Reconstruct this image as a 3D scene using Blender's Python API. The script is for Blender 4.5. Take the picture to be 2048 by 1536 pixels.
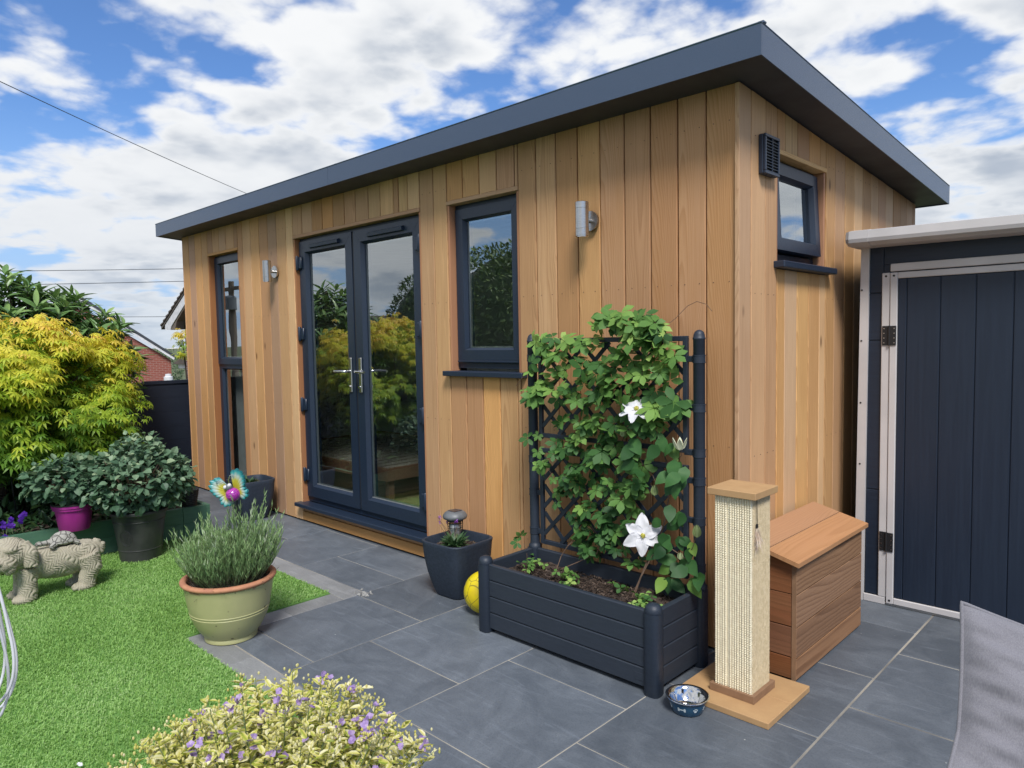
import bpy, math, random
import numpy as np
from mathutils import Vector, Matrix

for o in list(bpy.data.objects):
    bpy.data.objects.remove(o)
sc = bpy.context.scene
COL = sc.collection
RNG = np.random.default_rng(11)
rad = math.radians

# ---------------------------------------------------------------- camera
cam = bpy.data.cameras.new('camera')
cam_o = bpy.data.objects.new('camera', cam)
COL.objects.link(cam_o)
cam.sensor_width = 36
cam.lens = 1428.84 / 2048 * 36
cam.clip_start = 0.05
cam.clip_end = 3000
yaw, pitch, roll = rad(-44.0106), rad(3.5637), rad(1.0415)
fw = Vector((math.sin(yaw) * math.cos(pitch), math.cos(yaw) * math.cos(pitch), -math.sin(pitch)))
rt = Vector((math.cos(yaw), -math.sin(yaw), 0))
dn = fw.cross(rt)
r2 = rt * math.cos(roll) + dn * math.sin(roll)
d2 = -rt * math.sin(roll) + dn * math.cos(roll)
mw = Matrix((r2, -d2, -fw)).transposed().to_4x4()
mw.translation = (1.4, -2.842, 1.4)
cam_o.matrix_world = mw
sc.camera = cam_o

# ---------------------------------------------------------------- light
SUN_EL, SUN_AZ = rad(52), rad(130)      # azimuth clockwise from +Y: the sun stands behind the viewer
sun_dir = Vector((math.sin(SUN_AZ) * math.cos(SUN_EL), math.cos(SUN_AZ) * math.cos(SUN_EL), math.sin(SUN_EL)))
sl = bpy.data.lights.new('sun', 'SUN')
sl.energy = 1.5
sl.angle = rad(16)
sl.color = (1.0, 0.965, 0.92)
so = bpy.data.objects.new('sun', sl)
COL.objects.link(so)
so.rotation_euler = sun_dir.to_track_quat('Z', 'Y').to_euler()
so.location = (6, -8, 12)

sc.view_settings.view_transform = 'Standard'
sc.view_settings.look = 'None'
sc.view_settings.exposure = 1.4
sc.view_settings.gamma = 1
sc.view_settings.use_curve_mapping = False
sc.render.engine = 'CYCLES'
sc.cycles.use_denoising = True
sc.cycles.max_bounces = 6
sc.cycles.diffuse_bounces = 3
sc.cycles.glossy_bounces = 3
sc.cycles.transparent_max_bounces = 8
sc.cycles.caustics_reflective = False
sc.cycles.caustics_refractive = False


# ---------------------------------------------------------------- node helpers
class NT:
    def __init__(s, tree):
        s.t = tree
        s.t.nodes.clear()

    def n(s, kind, ins=None, **props):
        nd = s.t.nodes.new('ShaderNode' + kind)
        for k, v in props.items():
            setattr(nd, k, v)
        for k, v in (ins or {}).items():
            sock = nd.inputs[k]
            if isinstance(v, bpy.types.NodeSocket):
                s.t.links.new(v, sock)
            else:
                sock.default_value = v
        return nd

    def math(s, op, a, b=0.0, c=None, clamp=False):
        ins = {0: a, 1: b}
        if c is not None:
            ins[2] = c
        return s.n('Math', ins, operation=op, use_clamp=clamp).outputs[0]

    def vmath(s, op, a, b=(0, 0, 0)):
        return s.n('VectorMath', {0: a, 1: b}, operation=op).outputs[0]

    def scale(s, v, sc_):
        return s.vmath('MULTIPLY', v, sc_ if isinstance(sc_, (tuple, list)) else (sc_,) * 3)

    def noise(s, vec, scale, detail=3, rough=0.5, dist=0.0):
        return s.n('TexNoise', {'Vector': vec, 'Scale': scale, 'Detail': detail, 'Roughness': rough, 'Distortion': dist}).outputs[0]

    def ramp(s, fac, stops, interp='LINEAR'):
        r = s.n('ValToRGB', {0: fac})
        cr = r.color_ramp
        cr.interpolation = interp
        while len(cr.elements) < len(stops):
            cr.elements.new(0.5)
        for e, (p, c) in zip(cr.elements, stops):
            e.position = p
            e.color = tuple(c) + (1,) if not isinstance(c, (int, float)) else (c, c, c, 1)
        return r.outputs[0]

    def mix(s, fac, a, b, blend='MIX'):
        m = s.n('Mix', data_type='RGBA', blend_type=blend)
        for k, v in ((0, fac), (6, a), (7, b)):
            sock = m.inputs[k]
            if isinstance(v, bpy.types.NodeSocket):
                s.t.links.new(v, sock)
            else:
                sock.default_value = (tuple(v) + (1,)) if (k and len(v) == 3) else v
        return m.outputs[2]

    def smooth(s, x, lo, hi):
        return s.n('MapRange', {0: x, 1: lo, 2: hi, 3: 0.0, 4: 1.0}, interpolation_type='SMOOTHSTEP').outputs[0]

    def bump(s, h, strength=0.3, dist=0.01):
        return s.n('Bump', {'Height': h, 'Strength': strength, 'Distance': dist}).outputs[0]

    def out(s, shader):
        o = s.n('OutputMaterial')
        s.t.links.new(shader, o.inputs[0])


# ---------------------------------------------------------------- sky with broken cloud
wd = bpy.data.worlds.new('World')
sc.world = wd
wd.use_nodes = True
wd.cycles.sampling_method = 'MANUAL'
wd.cycles.sample_map_resolution = 256
w = NT(wd.node_tree)
sky = w.n('TexSky', sky_type='NISHITA', sun_disc=False, sun_elevation=SUN_EL, sun_rotation=SUN_AZ, air_density=1.0, dust_density=0.2, ozone_density=2.4).outputs[0]
sky = w.mix(1.0, sky, (0.033, 0.044, 0.059), 'MULTIPLY')
gen = w.n('TexCoord').outputs['Generated']
sp = w.n('SeparateXYZ', {0: gen})
zc = w.math('MAXIMUM', sp.outputs[2], 0.0)
den = w.math('ADD', zc, 0.20)
uv = w.n('CombineXYZ', {0: w.math('DIVIDE', sp.outputs[0], den), 1: w.math('DIVIDE', sp.outputs[1], den), 2: 0.0}).outputs[0]
CLOUD_OFF = (7.7, 11.3, 5.1)
uvo = w.vmath('ADD', uv, CLOUD_OFF)
big = w.noise(uvo, 1.25, 2, 0.5, 0.3)
fine = w.noise(uvo, 3.4, 6, 0.55, 0.1)
wq = w.vmath('ADD', uvo, w.scale(w.n('TexNoise', {'Vector': uvo, 'Scale': 6.0, 'Detail': 3.0}).outputs[1], 0.16))
bil = w.n('TexVoronoi', {'Vector': wq, 'Scale': 4.2, 'Detail': 2.0, 'Roughness': 0.55, 'Lacunarity': 2.1}, feature='F1', normalize=True, voronoi_dimensions='2D').outputs['Distance']
dens = w.math('ADD', w.math('ADD', w.math('MULTIPLY_ADD', big, 0.80, 0.075), w.math('MULTIPLY', fine, 0.42)), w.math('MULTIPLY', bil, -0.30))
mask = w.smooth(dens, 0.495, 0.60)
thick = w.smooth(dens, 0.55, 0.72)
soft = w.smooth(w.noise(uvo, 2.1, 4, 0.55), 0.40, 0.64)
grey = w.math('MULTIPLY', thick, w.math('MULTIPLY_ADD', bil, 0.25, w.math('MULTIPLY', soft, 0.85)), clamp=True)
low = w.smooth(sp.outputs[2], 0.34, 0.02)
ccol = w.mix(grey, (0.36, 0.365, 0.37), (0.15, 0.175, 0.215))
ccol = w.mix(w.math('MULTIPLY', low, 0.40), ccol, (0.20, 0.225, 0.262))
sky = w.mix(w.smooth(sp.outputs[2], 0.30, 0.0), sky, (0.155, 0.225, 0.335))
col = w.mix(mask, sky, ccol)
haze = w.smooth(sp.outputs[2], 0.12, -0.02)
col = w.mix(w.math('MULTIPLY', haze, 0.5), col, (0.22, 0.265, 0.315))
bg = w.n('Background', {0: col, 1: 1.0})
wo = w.n('OutputWorld')
w.t.links.new(bg.outputs[0], wo.inputs[0])


# ---------------------------------------------------------------- materials
def lin(r, g, b):
    return tuple(((c / 255) / 12.92 if c / 255 <= 0.04045 else ((c / 255 + 0.055) / 1.055) ** 2.4) for c in (r, g, b))


def newmat(name):
    m = bpy.data.materials.new(name)
    m.use_nodes = True
    return m, NT(m.node_tree)


def ocoord(t):
    return t.n('TexCoord').outputs['Object']


def rnd(t):
    return t.n('ObjectInfo').outputs['Random']


def pbr(name, c1, c2=None, rough=0.5, nscale=8, detail=4, bump=0.0, bscale=None, metal=0.0, spec=0.5, coat=0.0, stretch=(1, 1, 1), vary=0.0, rvar=0.1):
    m, t = newmat(name)
    c2 = c2 or tuple(x * 0.8 for x in c1)
    co = t.scale(ocoord(t), stretch)
    nz = t.noise(co, nscale, detail, 0.55)
    colr = t.mix(t.smooth(nz, 0.3, 0.7), c1, c2)
    if vary:
        colr = t.n('HueSaturation', {'Color': colr, 'Value': t.math('MULTIPLY_ADD', rnd(t), vary, 1 - vary / 2), 'Hue': 0.5, 'Saturation': 1.0, 'Fac': 1.0}).outputs[0]
    ins = {'Base Color': colr, 'Roughness': t.math('MULTIPLY_ADD', nz, rvar * 2, rough - rvar), 'Metallic': metal, 'Specular IOR Level': spec, 'Coat Weight': coat}
    if bump:
        ins['Normal'] = t.bump(t.noise(co, bscale or nscale * 4, 5, 0.6), bump, 0.004)
    t.out(t.n('BsdfPrincipled', ins).outputs[0])
    return m


def cedar(name, ax=(0, 1, 2), tones=None, dark=0.58, freq=215.0, rough=0.62, dcol=(0.29, 0.145, 0.068), pale=(0.43, 0.24, 0.118), bvar=0.36):
    tones = tones or [(0.0, (0.49, 0.265, 0.13)), (0.14, (0.65, 0.42, 0.215)), (0.28, (0.50, 0.31, 0.195)), (0.42, (0.69, 0.46, 0.24)), (0.55, (0.57, 0.325, 0.165)), (0.68, (0.44, 0.265, 0.17)), (0.82, (0.64, 0.40, 0.205)), (0.92, (0.55, 0.345, 0.205)), (1.0, (0.46, 0.25, 0.135))]
    m, t = newmat(name)
    co = ocoord(t)
    r = rnd(t)
    f2 = t.math('FRACT', t.math('MULTIPLY', r, 13.73))
    f3 = t.math('FRACT', t.math('MULTIPLY', r, 71.31))
    s = t.n('SeparateXYZ', {0: co}).outputs
    a, d, l = s[ax[0]], s[ax[1]], s[ax[2]]
    off = t.math('MULTIPLY', r, 53.0)
    p = t.n('CombineXYZ', {0: t.math('MULTIPLY', a, 1.0), 1: t.math('ADD', d, off), 2: t.math('MULTIPLY', l, 0.22)}).outputs[0]
    wv = t.noise(p, 7.0, 3, 0.5)
    wa = t.math('MULTIPLY_ADD', wv, 0.075, -0.037)
    u = t.math('ADD', t.math('ADD', a, t.math('MULTIPLY_ADD', f2, 0.26, -0.13)), wa)
    dep = t.math('ADD', t.math('MULTIPLY_ADD', f3, 0.14, 0.015), t.math('MULTIPLY', l, t.math('MULTIPLY_ADD', f2, 0.10, -0.05)))
    rr = t.math('SQRT', t.math('ADD', t.math('MULTIPLY', u, u), t.math('MULTIPLY', dep, dep)))
    ring = t.math('FRACT', t.math('MULTIPLY', rr, freq))
    band = t.math('POWER', ring, 2.2)
    band = t.math('MULTIPLY', band, t.smooth(ring, 1.0, 0.86))
    fib = t.noise(t.n('CombineXYZ', {0: t.math('MULTIPLY', a, 240), 1: t.math('MULTIPLY', t.math('ADD', d, off), 60), 2: t.math('MULTIPLY', l, 4.0)}).outputs[0], 1.0, 3, 0.6)
    base = t.ramp(r, tones)
    broad = t.noise(p, 9.0, 4, 0.55)
    base = t.mix(t.math('MULTIPLY', t.smooth(broad, 0.35, 0.75), 0.30), base, pale)
    c = t.mix(t.math('MULTIPLY', band, dark), base, dcol)
    c = t.mix(t.math('MULTIPLY', t.smooth(fib, 0.38, 0.72), 0.28), c, tuple(x * 1.15 for x in dcol))
    # knots, few and small
    kv = t.n('CombineXYZ', {0: t.math('MULTIPLY', a, 5.0), 1: off, 2: t.math('MULTIPLY', l, 2.2)}).outputs[0]
    vor = t.n('TexVoronoi', {'Vector': kv, 'Scale': 1.0}, feature='F1')
    sel = t.smooth(t.n('SeparateColor', {0: vor.outputs['Color']}).outputs[0], 0.74, 0.78)
    kn = t.math('MULTIPLY', t.smooth(vor.outputs['Distance'], 0.10, 0.03), sel)
    c = t.mix(t.math('MULTIPLY', kn, 0.75), c, (0.10, 0.045, 0.02))
    f4 = t.math('FRACT', t.math('MULTIPLY', r, 37.77))
    c = t.n('HueSaturation', {'Color': c, 'Value': t.math('MULTIPLY_ADD', f4, bvar, 1.06 - bvar / 2), 'Saturation': t.math('MULTIPLY_ADD', f2, 0.20, 0.97), 'Hue': 0.5, 'Fac': 1.0}).outputs[0]
    nrm = t.bump(t.math('ADD', t.math('MULTIPLY', band, 0.5), t.math('MULTIPLY', fib, 0.8)), 0.22, 0.002)
    t.out(t.n('BsdfPrincipled', {'Base Color': c, 'Roughness': rough, 'Specular IOR Level': 0.3, 'Normal': nrm}).outputs[0])
    return m


def leafmat(name, stops, trans=0.3, rough=0.45, spec=0.4):
    m, t = newmat(name)
    at = t.n('Attribute', attribute_name='tint').outputs['Fac']
    nz = t.noise(ocoord(t), 60, 2, 0.5)
    c = t.ramp(t.math('ADD', at, t.math('MULTIPLY_ADD', nz, 0.16, -0.08), clamp=True), stops)
    p = t.n('BsdfPrincipled', {'Base Color': c, 'Roughness': rough, 'Specular IOR Level': spec})
    tr = t.n('BsdfTranslucent', {0: c})
    mx = t.n('MixShader', {0: trans, 1: p.outputs[0], 2: tr.outputs[0]})
    t.out(mx.outputs[0])
    return m


def glassmat(name, tint=(0.90, 0.93, 0.92), refl=0.25):
    m, t = newmat(name)
    fr = t.n('Fresnel', {'IOR': 1.65}).outputs[0]
    fac = t.math('MULTIPLY_ADD', fr, 1.5, refl, clamp=True)
    wob = t.bump(t.noise(ocoord(t), 3.2, 1, 0.5), 0.05, 0.012)
    g = t.n('BsdfGlossy', {0: (0.93, 0.97, 0.98, 1), 'Roughness': 0.0, 'Normal': wob})
    tr = t.n('BsdfTransparent', {0: tint + (1,)})
    front = t.math('SUBTRACT', 1.0, t.n('NewGeometry').outputs['Backfacing'])
    t.out(t.n('MixShader', {0: t.math('MULTIPLY', fac, front), 1: tr.outputs[0], 2: g.outputs[0]}).outputs[0])
    return m


def slate(name, c1, c2, vary=0.35, specks=True):
    m, t = newmat(name)
    r = rnd(t)
    co = t.vmath('ADD', ocoord(t), t.n('CombineXYZ', {0: t.math('MULTIPLY', r, 91.0), 1: t.math('MULTIPLY', r, 37.0), 2: 0.0}).outputs[0])
    a = t.noise(co, 4.5, 8, 0.68, 0.8)
    st = t.noise(t.scale(co, (3.0, 22.0, 1.0)), 1.4, 5, 0.65, 0.8)
    fn = t.noise(co, 130, 4, 0.7)
    c = t.mix(t.smooth(a, 0.30, 0.74), c1, c2)
    c = t.mix(t.math('MULTIPLY', t.smooth(st, 0.52, 0.80), 0.50), c, tuple(min(1, x * 1.6) for x in c2))
    c = t.mix(t.math('MULTIPLY', t.smooth(fn, 0.45, 0.75), 0.42), c, tuple(x * 0.5 for x in c1))
    if specks:
        v = t.n('TexVoronoi', {'Vector': co, 'Scale': 17.0}, feature='F1')
        sel = t.smooth(t.n('SeparateColor', {0: v.outputs['Color']}).outputs[0], 0.87, 0.88)
        c = t.mix(t.math('MULTIPLY', t.smooth(v.outputs['Distance'], 0.062, 0.02), sel), c, (0.55, 0.56, 0.54))
        sc_ = t.noise(t.scale(co, (1.0, 5.0, 1.0)), 5.0, 2, 0.4, 2.5)
        ln = t.smooth(t.math('ABSOLUTE', t.math('SUBTRACT', sc_, 0.5)), 0.006, 0.0)
        c = t.mix(t.math('MULTIPLY', ln, t.math('MULTIPLY', t.smooth(a, 0.5, 0.66), 0.38)), c, (0.34, 0.36, 0.37))
    c = t.n('HueSaturation', {'Color': c, 'Value': t.math('MULTIPLY_ADD', r, vary, 1 - vary / 2), 'Hue': 0.5, 'Saturation': 1.0, 'Fac': 1.0}).outputs[0]
    nrm = t.bump(t.math('ADD', t.math('MULTIPLY', st, 0.6), t.math('MULTIPLY', fn, 0.35)), 0.35, 0.004)
    t.out(t.n('BsdfPrincipled', {'Base Color': c, 'Roughness': t.math('MULTIPLY_ADD', a, 0.25, 0.42), 'Specular IOR Level': 0.45, 'Normal': nrm}).outputs[0])
    return m


def brickmat(name, c1, c2, mortar):
    m, t = newmat(name)
    b = t.n('TexBrick', {'Vector': t.n('TexCoord').outputs['UV'], 'Color1': c1 + (1,), 'Color2': c2 + (1,), 'Mortar': mortar + (1,), 'Scale': 1.0, 'Mortar Size': 0.009, 'Brick Width': 0.225, 'Row Height': 0.075, 'Bias': 0.0})
    t.out(t.n('BsdfPrincipled', {'Base Color': b.outputs[0], 'Roughness': 0.85}).outputs[0])
    return m


MAT = {}
MAT['cedar'] = cedar('cedar')
MAT['cedar_s'] = cedar('cedar_side', ax=(1, 0, 2))
MAT['cedar_x'] = cedar('cedar_x', ax=(2, 1, 0))
MAT['cedar_y'] = cedar('cedar_y', ax=(2, 0, 1))
BOXT = [(0.0, (0.28, 0.155, 0.088)), (0.35, (0.35, 0.21, 0.12)), (0.7, (0.26, 0.14, 0.08)), (1.0, (0.33, 0.195, 0.112))]
BD = dict(dcol=(0.125, 0.062, 0.033), pale=(0.27, 0.15, 0.085), bvar=0.3)
MAT['box_y'] = cedar('box_wood_y', ax=(2, 0, 1), tones=BOXT, dark=0.8, freq=95, **BD)
MAT['box_x'] = cedar('box_wood_x', ax=(2, 1, 0), tones=[(0.0, (0.20, 0.088, 0.05)), (1.0, (0.25, 0.115, 0.066))], dark=0.6, freq=95, **BD)
MAT['box_lid'] = cedar('box_lid', ax=(0, 2, 1), tones=[(0.0, (0.40, 0.215, 0.115)), (1.0, (0.43, 0.235, 0.125))], dark=0.5, freq=130, bvar=0.06)
MAT['fascia'] = pbr('fascia', (0.092, 0.128, 0.19), (0.08, 0.113, 0.172), rough=0.33, nscale=320, detail=2, bump=0.12, bscale=520, metal=0.66, coat=0.1, rvar=0.05)
MAT['soffit'] = pbr('soffit', (0.042, 0.045, 0.055), rough=0.5, nscale=6)
MAT['upvc'] = pbr('upvc_anthracite', (0.0145, 0.026, 0.050), (0.0125, 0.023, 0.044), rough=0.40, nscale=60, bump=0.05, bscale=700, spec=0.55, rvar=0.04)
MAT['upvc_in'] = pbr('upvc_white', (0.62, 0.63, 0.64), rough=0.4)
MAT['gasket'] = pbr('gasket', (0.012, 0.013, 0.016), rough=0.6)
MAT['spacer'] = pbr('glazing_spacer', (0.55, 0.57, 0.58), rough=0.35, metal=0.6)
MAT['glass'] = glassmat('window_glass')
MAT['steel'] = pbr('brushed_steel', (0.58, 0.57, 0.55), (0.48, 0.47, 0.46), rough=0.30, nscale=40, metal=1.0, stretch=(1, 1, 8), rvar=0.06)
MAT['chrome'] = pbr('polished_steel', (0.72, 0.72, 0.72), rough=0.10, metal=1.0, rvar=0.03)
MAT['slate'] = slate('slate_paving', (0.090, 0.106, 0.127), (0.140, 0.160, 0.185))
MAT['border'] = slate('border_stone', (0.20, 0.205, 0.208), (0.26, 0.265, 0.27), vary=0.2)
MAT['mortar'] = pbr('mortar', (0.42, 0.385, 0.32), (0.15, 0.145, 0.135), rough=0.95, nscale=2.2, detail=6, bump=0.5, bscale=120)
MAT['soil'] = pbr('soil', (0.038, 0.026, 0.019), (0.075, 0.052, 0.040), rough=1.0, nscale=55, detail=6, bump=1.0, bscale=90)
MAT['ground'] = pbr('ground', (0.10, 0.12, 0.05), (0.07, 0.09, 0.04), rough=1.0, nscale=0.8)
MAT['anth_plastic'] = pbr('anthracite_plastic', (0.0185, 0.0275, 0.044), (0.0155, 0.0235, 0.038), rough=0.5, nscale=14, stretch=(1, 1, 6), bump=0.18, bscale=90, spec=0.5)
MAT['pot_blue'] = pbr('dark_blue_pot', (0.024, 0.036, 0.058), (0.016, 0.025, 0.041), rough=0.62, nscale=70, bump=0.35, bscale=260)
MAT['pot_black'] = pbr('black_pot', (0.020, 0.022, 0.023), (0.046, 0.047, 0.046), rough=0.40, nscale=6, bump=0.1)
MAT['purple'] = pbr('purple_plastic', (0.40, 0.030, 0.27), rough=0.4)
MAT['white_pvc'] = pbr('white_pvc', (0.60, 0.575, 0.57), (0.53, 0.51, 0.505), rough=0.5, nscale=5)
MAT['navy'] = pbr('navy_resin', (0.0085, 0.0165, 0.034), (0.0105, 0.0205, 0.041), rough=0.5, nscale=3, stretch=(30, 30, 1), bump=0.06, bscale=60)
MAT['navy_h'] = pbr('navy_resin_wall', (0.0080, 0.0155, 0.032), (0.0115, 0.022, 0.043), rough=0.5, nscale=5, stretch=(1, 1, 14), bump=0.05)
MAT['fence'] = pbr('fence_navy', (0.0050, 0.0088, 0.020), (0.0065, 0.011, 0.024), rough=0.6, nscale=3, stretch=(1, 1, 12))
MAT['black'] = pbr('black_metal', (0.014, 0.014, 0.016), rough=0.5)
MAT['green_paint'] = pbr('green_paint', (0.080, 0.185, 0.115), (0.066, 0.155, 0.098), rough=0.6, nscale=7, bump=0.25, bscale=40, stretch=(1, 1, 5), vary=0.2)
MAT['mdf'] = pbr('mdf_board', (0.47, 0.29, 0.135), (0.42, 0.25, 0.115), rough=0.7, nscale=12, detail=5)
MAT['mdf_edge'] = pbr('mdf_edge', (0.27, 0.155, 0.085), (0.23, 0.13, 0.07), rough=0.8, nscale=20)
MAT['sisal'] = pbr('sisal', (0.80, 0.73, 0.54), (0.72, 0.64, 0.46), rough=0.95, nscale=60, detail=2, bump=0.25, bscale=240)
MAT['sisal2'] = pbr('sisal_weave', (0.62, 0.51, 0.33), (0.52, 0.42, 0.26), rough=0.95, nscale=60, detail=2, bump=0.4, bscale=210)
MAT['bowl_blue'] = pbr('blue_enamel', (0.006, 0.060, 0.125), rough=0.25, spec=0.6, coat=0.4)
MAT['print_white'] = pbr('white_print', (0.62, 0.70, 0.72), rough=0.4)
MAT['terracotta'] = pbr('terracotta', (0.50, 0.235, 0.125), (0.40, 0.17, 0.10), rough=0.8, nscale=14, bump=0.2)
MAT['twig'] = pbr('twig', (0.16, 0.10, 0.065), (0.10, 0.065, 0.045), rough=0.9, nscale=30)
MAT['bark'] = pbr('bark', (0.085, 0.065, 0.05), (0.05, 0.04, 0.032), rough=0.95, nscale=20, bump=0.6)
MAT['stem_green'] = pbr('green_stem', (0.14, 0.19, 0.08), rough=0.7)
MAT['pole_wood'] = pbr('pole_wood', (0.15, 0.12, 0.09), rough=0.9)
MAT['white_paint'] = pbr('white_paint', (0.78, 0.78, 0.80), rough=0.5)
MAT['wire'] = pbr('white_wire', (0.72, 0.73, 0.75), rough=0.3, spec=0.6)
MAT['roof_tile'] = pbr('roof_tile', (0.13, 0.105, 0.09), (0.09, 0.075, 0.065), rough=0.9, nscale=3)
MAT['roof_dark'] = pbr('dark_roof', (0.060, 0.068, 0.080), rough=0.8, nscale=3)
MAT['brick_a'] = brickmat('brick_dark_red', (0.17, 0.050, 0.042), (0.125, 0.036, 0.032), (0.45, 0.40, 0.38))
MAT['brick_b'] = brickmat('brick_red', (0.30, 0.080, 0.055), (0.25, 0.065, 0.046), (0.36, 0.22, 0.18))
MAT['interior'] = pbr('interior_white', (0.74, 0.74, 0.73), rough=0.9)
MAT['floor_in'] = cedar('interior_floor', ax=(1, 2, 0), tones=[(0.0, (0.34, 0.25, 0.16)), (1.0, (0.42, 0.31, 0.2))])
MAT['bed_wood'] = pbr('bed_wood', (0.36, 0.21, 0.13), rough=0.6, nscale=4, stretch=(1, 12, 12))
MAT['slat_wood'] = pbr('pale_slat', (0.55, 0.50, 0.42), rough=0.6, nscale=4, stretch=(1, 12, 12))
MAT['hook'] = pbr('dark_iron', (0.012, 0.016, 0.014), rough=0.6)
MAT['cable'] = pbr('cable', (0.09, 0.10, 0.115), rough=0.7)
MAT['solar_grey'] = pbr('solar_grey', (0.10, 0.11, 0.12), (0.14, 0.15, 0.16), rough=0.45, nscale=20)
MAT['solar_cell'] = pbr('solar_cell', (0.03, 0.035, 0.05), rough=0.2)


# ---------------------------------------------------------------- mesh helpers
ORG = {}


class MB:
    """collects vertices, polygons and a per-vertex tint, then links them as one mesh object"""

    def __init__(s):
        s.V, s.P, s.T, s.n = [], [], [], 0

    def add(s, v, polys, tint=0.5):
        v = np.asarray(v, float).reshape(-1, 3)
        s.V.append(v)
        s.T.append(np.full(len(v), tint) if np.isscalar(tint) else np.asarray(tint, float))
        if isinstance(polys, np.ndarray):
            s.P.append(polys + s.n)
        else:
            by = {}
            for p in polys:
                by.setdefault(len(p), []).append(p)
            for k, l in by.items():
                s.P.append(np.array(l) + s.n)
        s.n += len(v)
        return s

    def box(s, a, b, bev=0.0, tint=0.5):
        a, b = np.minimum(a, b), np.maximum(a, b)
        if bev <= 0:
            v = [(x, y, z) for z in (a[2], b[2]) for y in (a[1], b[1]) for x in (a[0], b[0])]
            return s.add(v, [(0, 2, 3, 1), (4, 5, 7, 6), (0, 1, 5, 4), (2, 6, 7, 3), (0, 4, 6, 2), (1, 3, 7, 5)], tint)
        bev = min(bev, 0.45 * float(np.min(np.array(b) - np.array(a))))
        v, idx = [], {}
        for cx in (0, 1):
            for cy in (0, 1):
                for cz in (0, 1):
                    for ax in range(3):
                        p = [0, 0, 0]
                        for k, c in enumerate((cx, cy, cz)):
                            e = (b[k] if c else a[k])
                            p[k] = e if k == ax else e + (-bev if c else bev)
                        idx[(cx, cy, cz, ax)] = len(v)
                        v.append(p)
        f = []
        for ax in range(3):
            o1, o2 = [k for k in range(3) if k != ax]
            for c in (0, 1):
                q = []
                for (i, j) in ((0, 0), (1, 0), (1, 1), (0, 1)):
                    t = [0, 0, 0]
                    t[ax], t[o1], t[o2] = c, i, j
                    q.append(idx[tuple(t) + (ax,)])
                flip = (c == 1) == (ax == 1)
                f.append(tuple(q[::-1]) if flip else tuple(q))
                if c == 0:
                    f[-1] = f[-1][::-1] if ax != 1 else f[-1][::-1]
        for ax in range(3):          # edges running along ax
            o1, o2 = [k for k in range(3) if k != ax]
            for i in (0, 1):
                for j in (0, 1):
                    def key(c, nx):
                        t = [0, 0, 0]
                        t[ax], t[o1], t[o2] = c, i, j
                        return idx[tuple(t) + (nx,)]
                    f.append((key(0, o1), key(0, o2), key(1, o2), key(1, o1)))
        for cx in (0, 1):
            for cy in (0, 1):
                for cz in (0, 1):
                    f.append(tuple(idx[(cx, cy, cz, k)] for k in range(3)))
        # orient outward
        V = np.array(v, float)
        cen = (np.array(a, float) + np.array(b, float)) / 2
        g = []
        for q in f:
            p = V[list(q)]
            nn = np.cross(p[1] - p[0], p[2] - p[0])
            g.append(q if nn @ (p.mean(0) - cen) > 0 else q[::-1])
        return s.add(V, g, tint)

    def prism(s, poly, axis, d0, d1, tint=0.5):
        """poly: 2D points in the two other axes (cyclic order), extruded along axis"""
        k = len(poly)
        o = [i for i in range(3) if i != axis]
        v = np.zeros((2 * k, 3))
        for j, d in enumerate((d0, d1)):
            v[j * k:(j + 1) * k, o[0]] = [p[0] for p in poly]
            v[j * k:(j + 1) * k, o[1]] = [p[1] for p in poly]
            v[j * k:(j + 1) * k, axis] = d
        area = sum(poly[i][0] * poly[(i + 1) % k][1] - poly[(i + 1) % k][0] * poly[i][1] for i in range(k))
        f = [tuple(range(k))[::-1], tuple(range(k, 2 * k))] + [(i, (i + 1) % k, k + (i + 1) % k, k + i) for i in range(k)]
        flip = (area < 0) ^ (axis == 1) ^ (d1 < d0)
        if flip:
            f = [q[::-1] for q in f]
        return s.add(v, f, tint)

    def tube(s, path, r, n=6, cap=True, tint=0.5):
        path = np.asarray(path, float)
        m = len(path)
        rs = np.full(m, r) if np.isscalar(r) else np.asarray(r, float)
        tg = np.gradient(path, axis=0)
        tg /= np.linalg.norm(tg, axis=1)[:, None] + 1e-12
        up = np.array([0, 0, 1.0]) if abs(tg[0][2]) < 0.9 else np.array([1.0, 0, 0])
        v = []
        for i in range(m):
            x = np.cross(up, tg[i])
            x /= np.linalg.norm(x) + 1e-12
            y = np.cross(tg[i], x)
            up = y
            a = np.arange(n) * 2 * math.pi / n
            v.append(path[i] + rs[i] * (np.cos(a)[:, None] * x + np.sin(a)[:, None] * y))
        f = [(i * n + j, i * n + (j + 1) % n, (i + 1) * n + (j + 1) % n, (i + 1) * n + j) for i in range(m - 1) for j in range(n)]
        if cap:
            f += [tuple(range(n))[::-1], tuple(range((m - 1) * n, m * n))]
        return s.add(np.concatenate(v), f, tint)

    def lathe(s, prof, c=(0, 0, 0), n=32, sq=None, rot=0.0, tint=0.5, close=True):
        """profile of (radius, z); sq: superellipse exponent for square pots"""
        a = np.arange(n) * 2 * math.pi / n
        ca, sa = np.cos(a), np.sin(a)
        k = np.ones(n) if not sq else (np.abs(ca) ** sq + np.abs(sa) ** sq) ** (-1.0 / sq)
        v = []
        for r, z in prof:
            x, y = r * k * ca, r * k * sa
            v.append(np.stack([c[0] + x * math.cos(rot) - y * math.sin(rot), c[1] + x * math.sin(rot) + y * math.cos(rot), np.full(n, c[2] + z)], 1))
        m = len(prof)
        f = [(i * n + j, i * n + (j + 1) % n, (i + 1) * n + (j + 1) % n, (i + 1) * n + j) for i in range(m - 1) for j in range(n)]
        if close:
            f += [tuple(range(n))[::-1], tuple(range((m - 1) * n, m * n))]
        return s.add(np.concatenate(v), f, tint)

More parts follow.
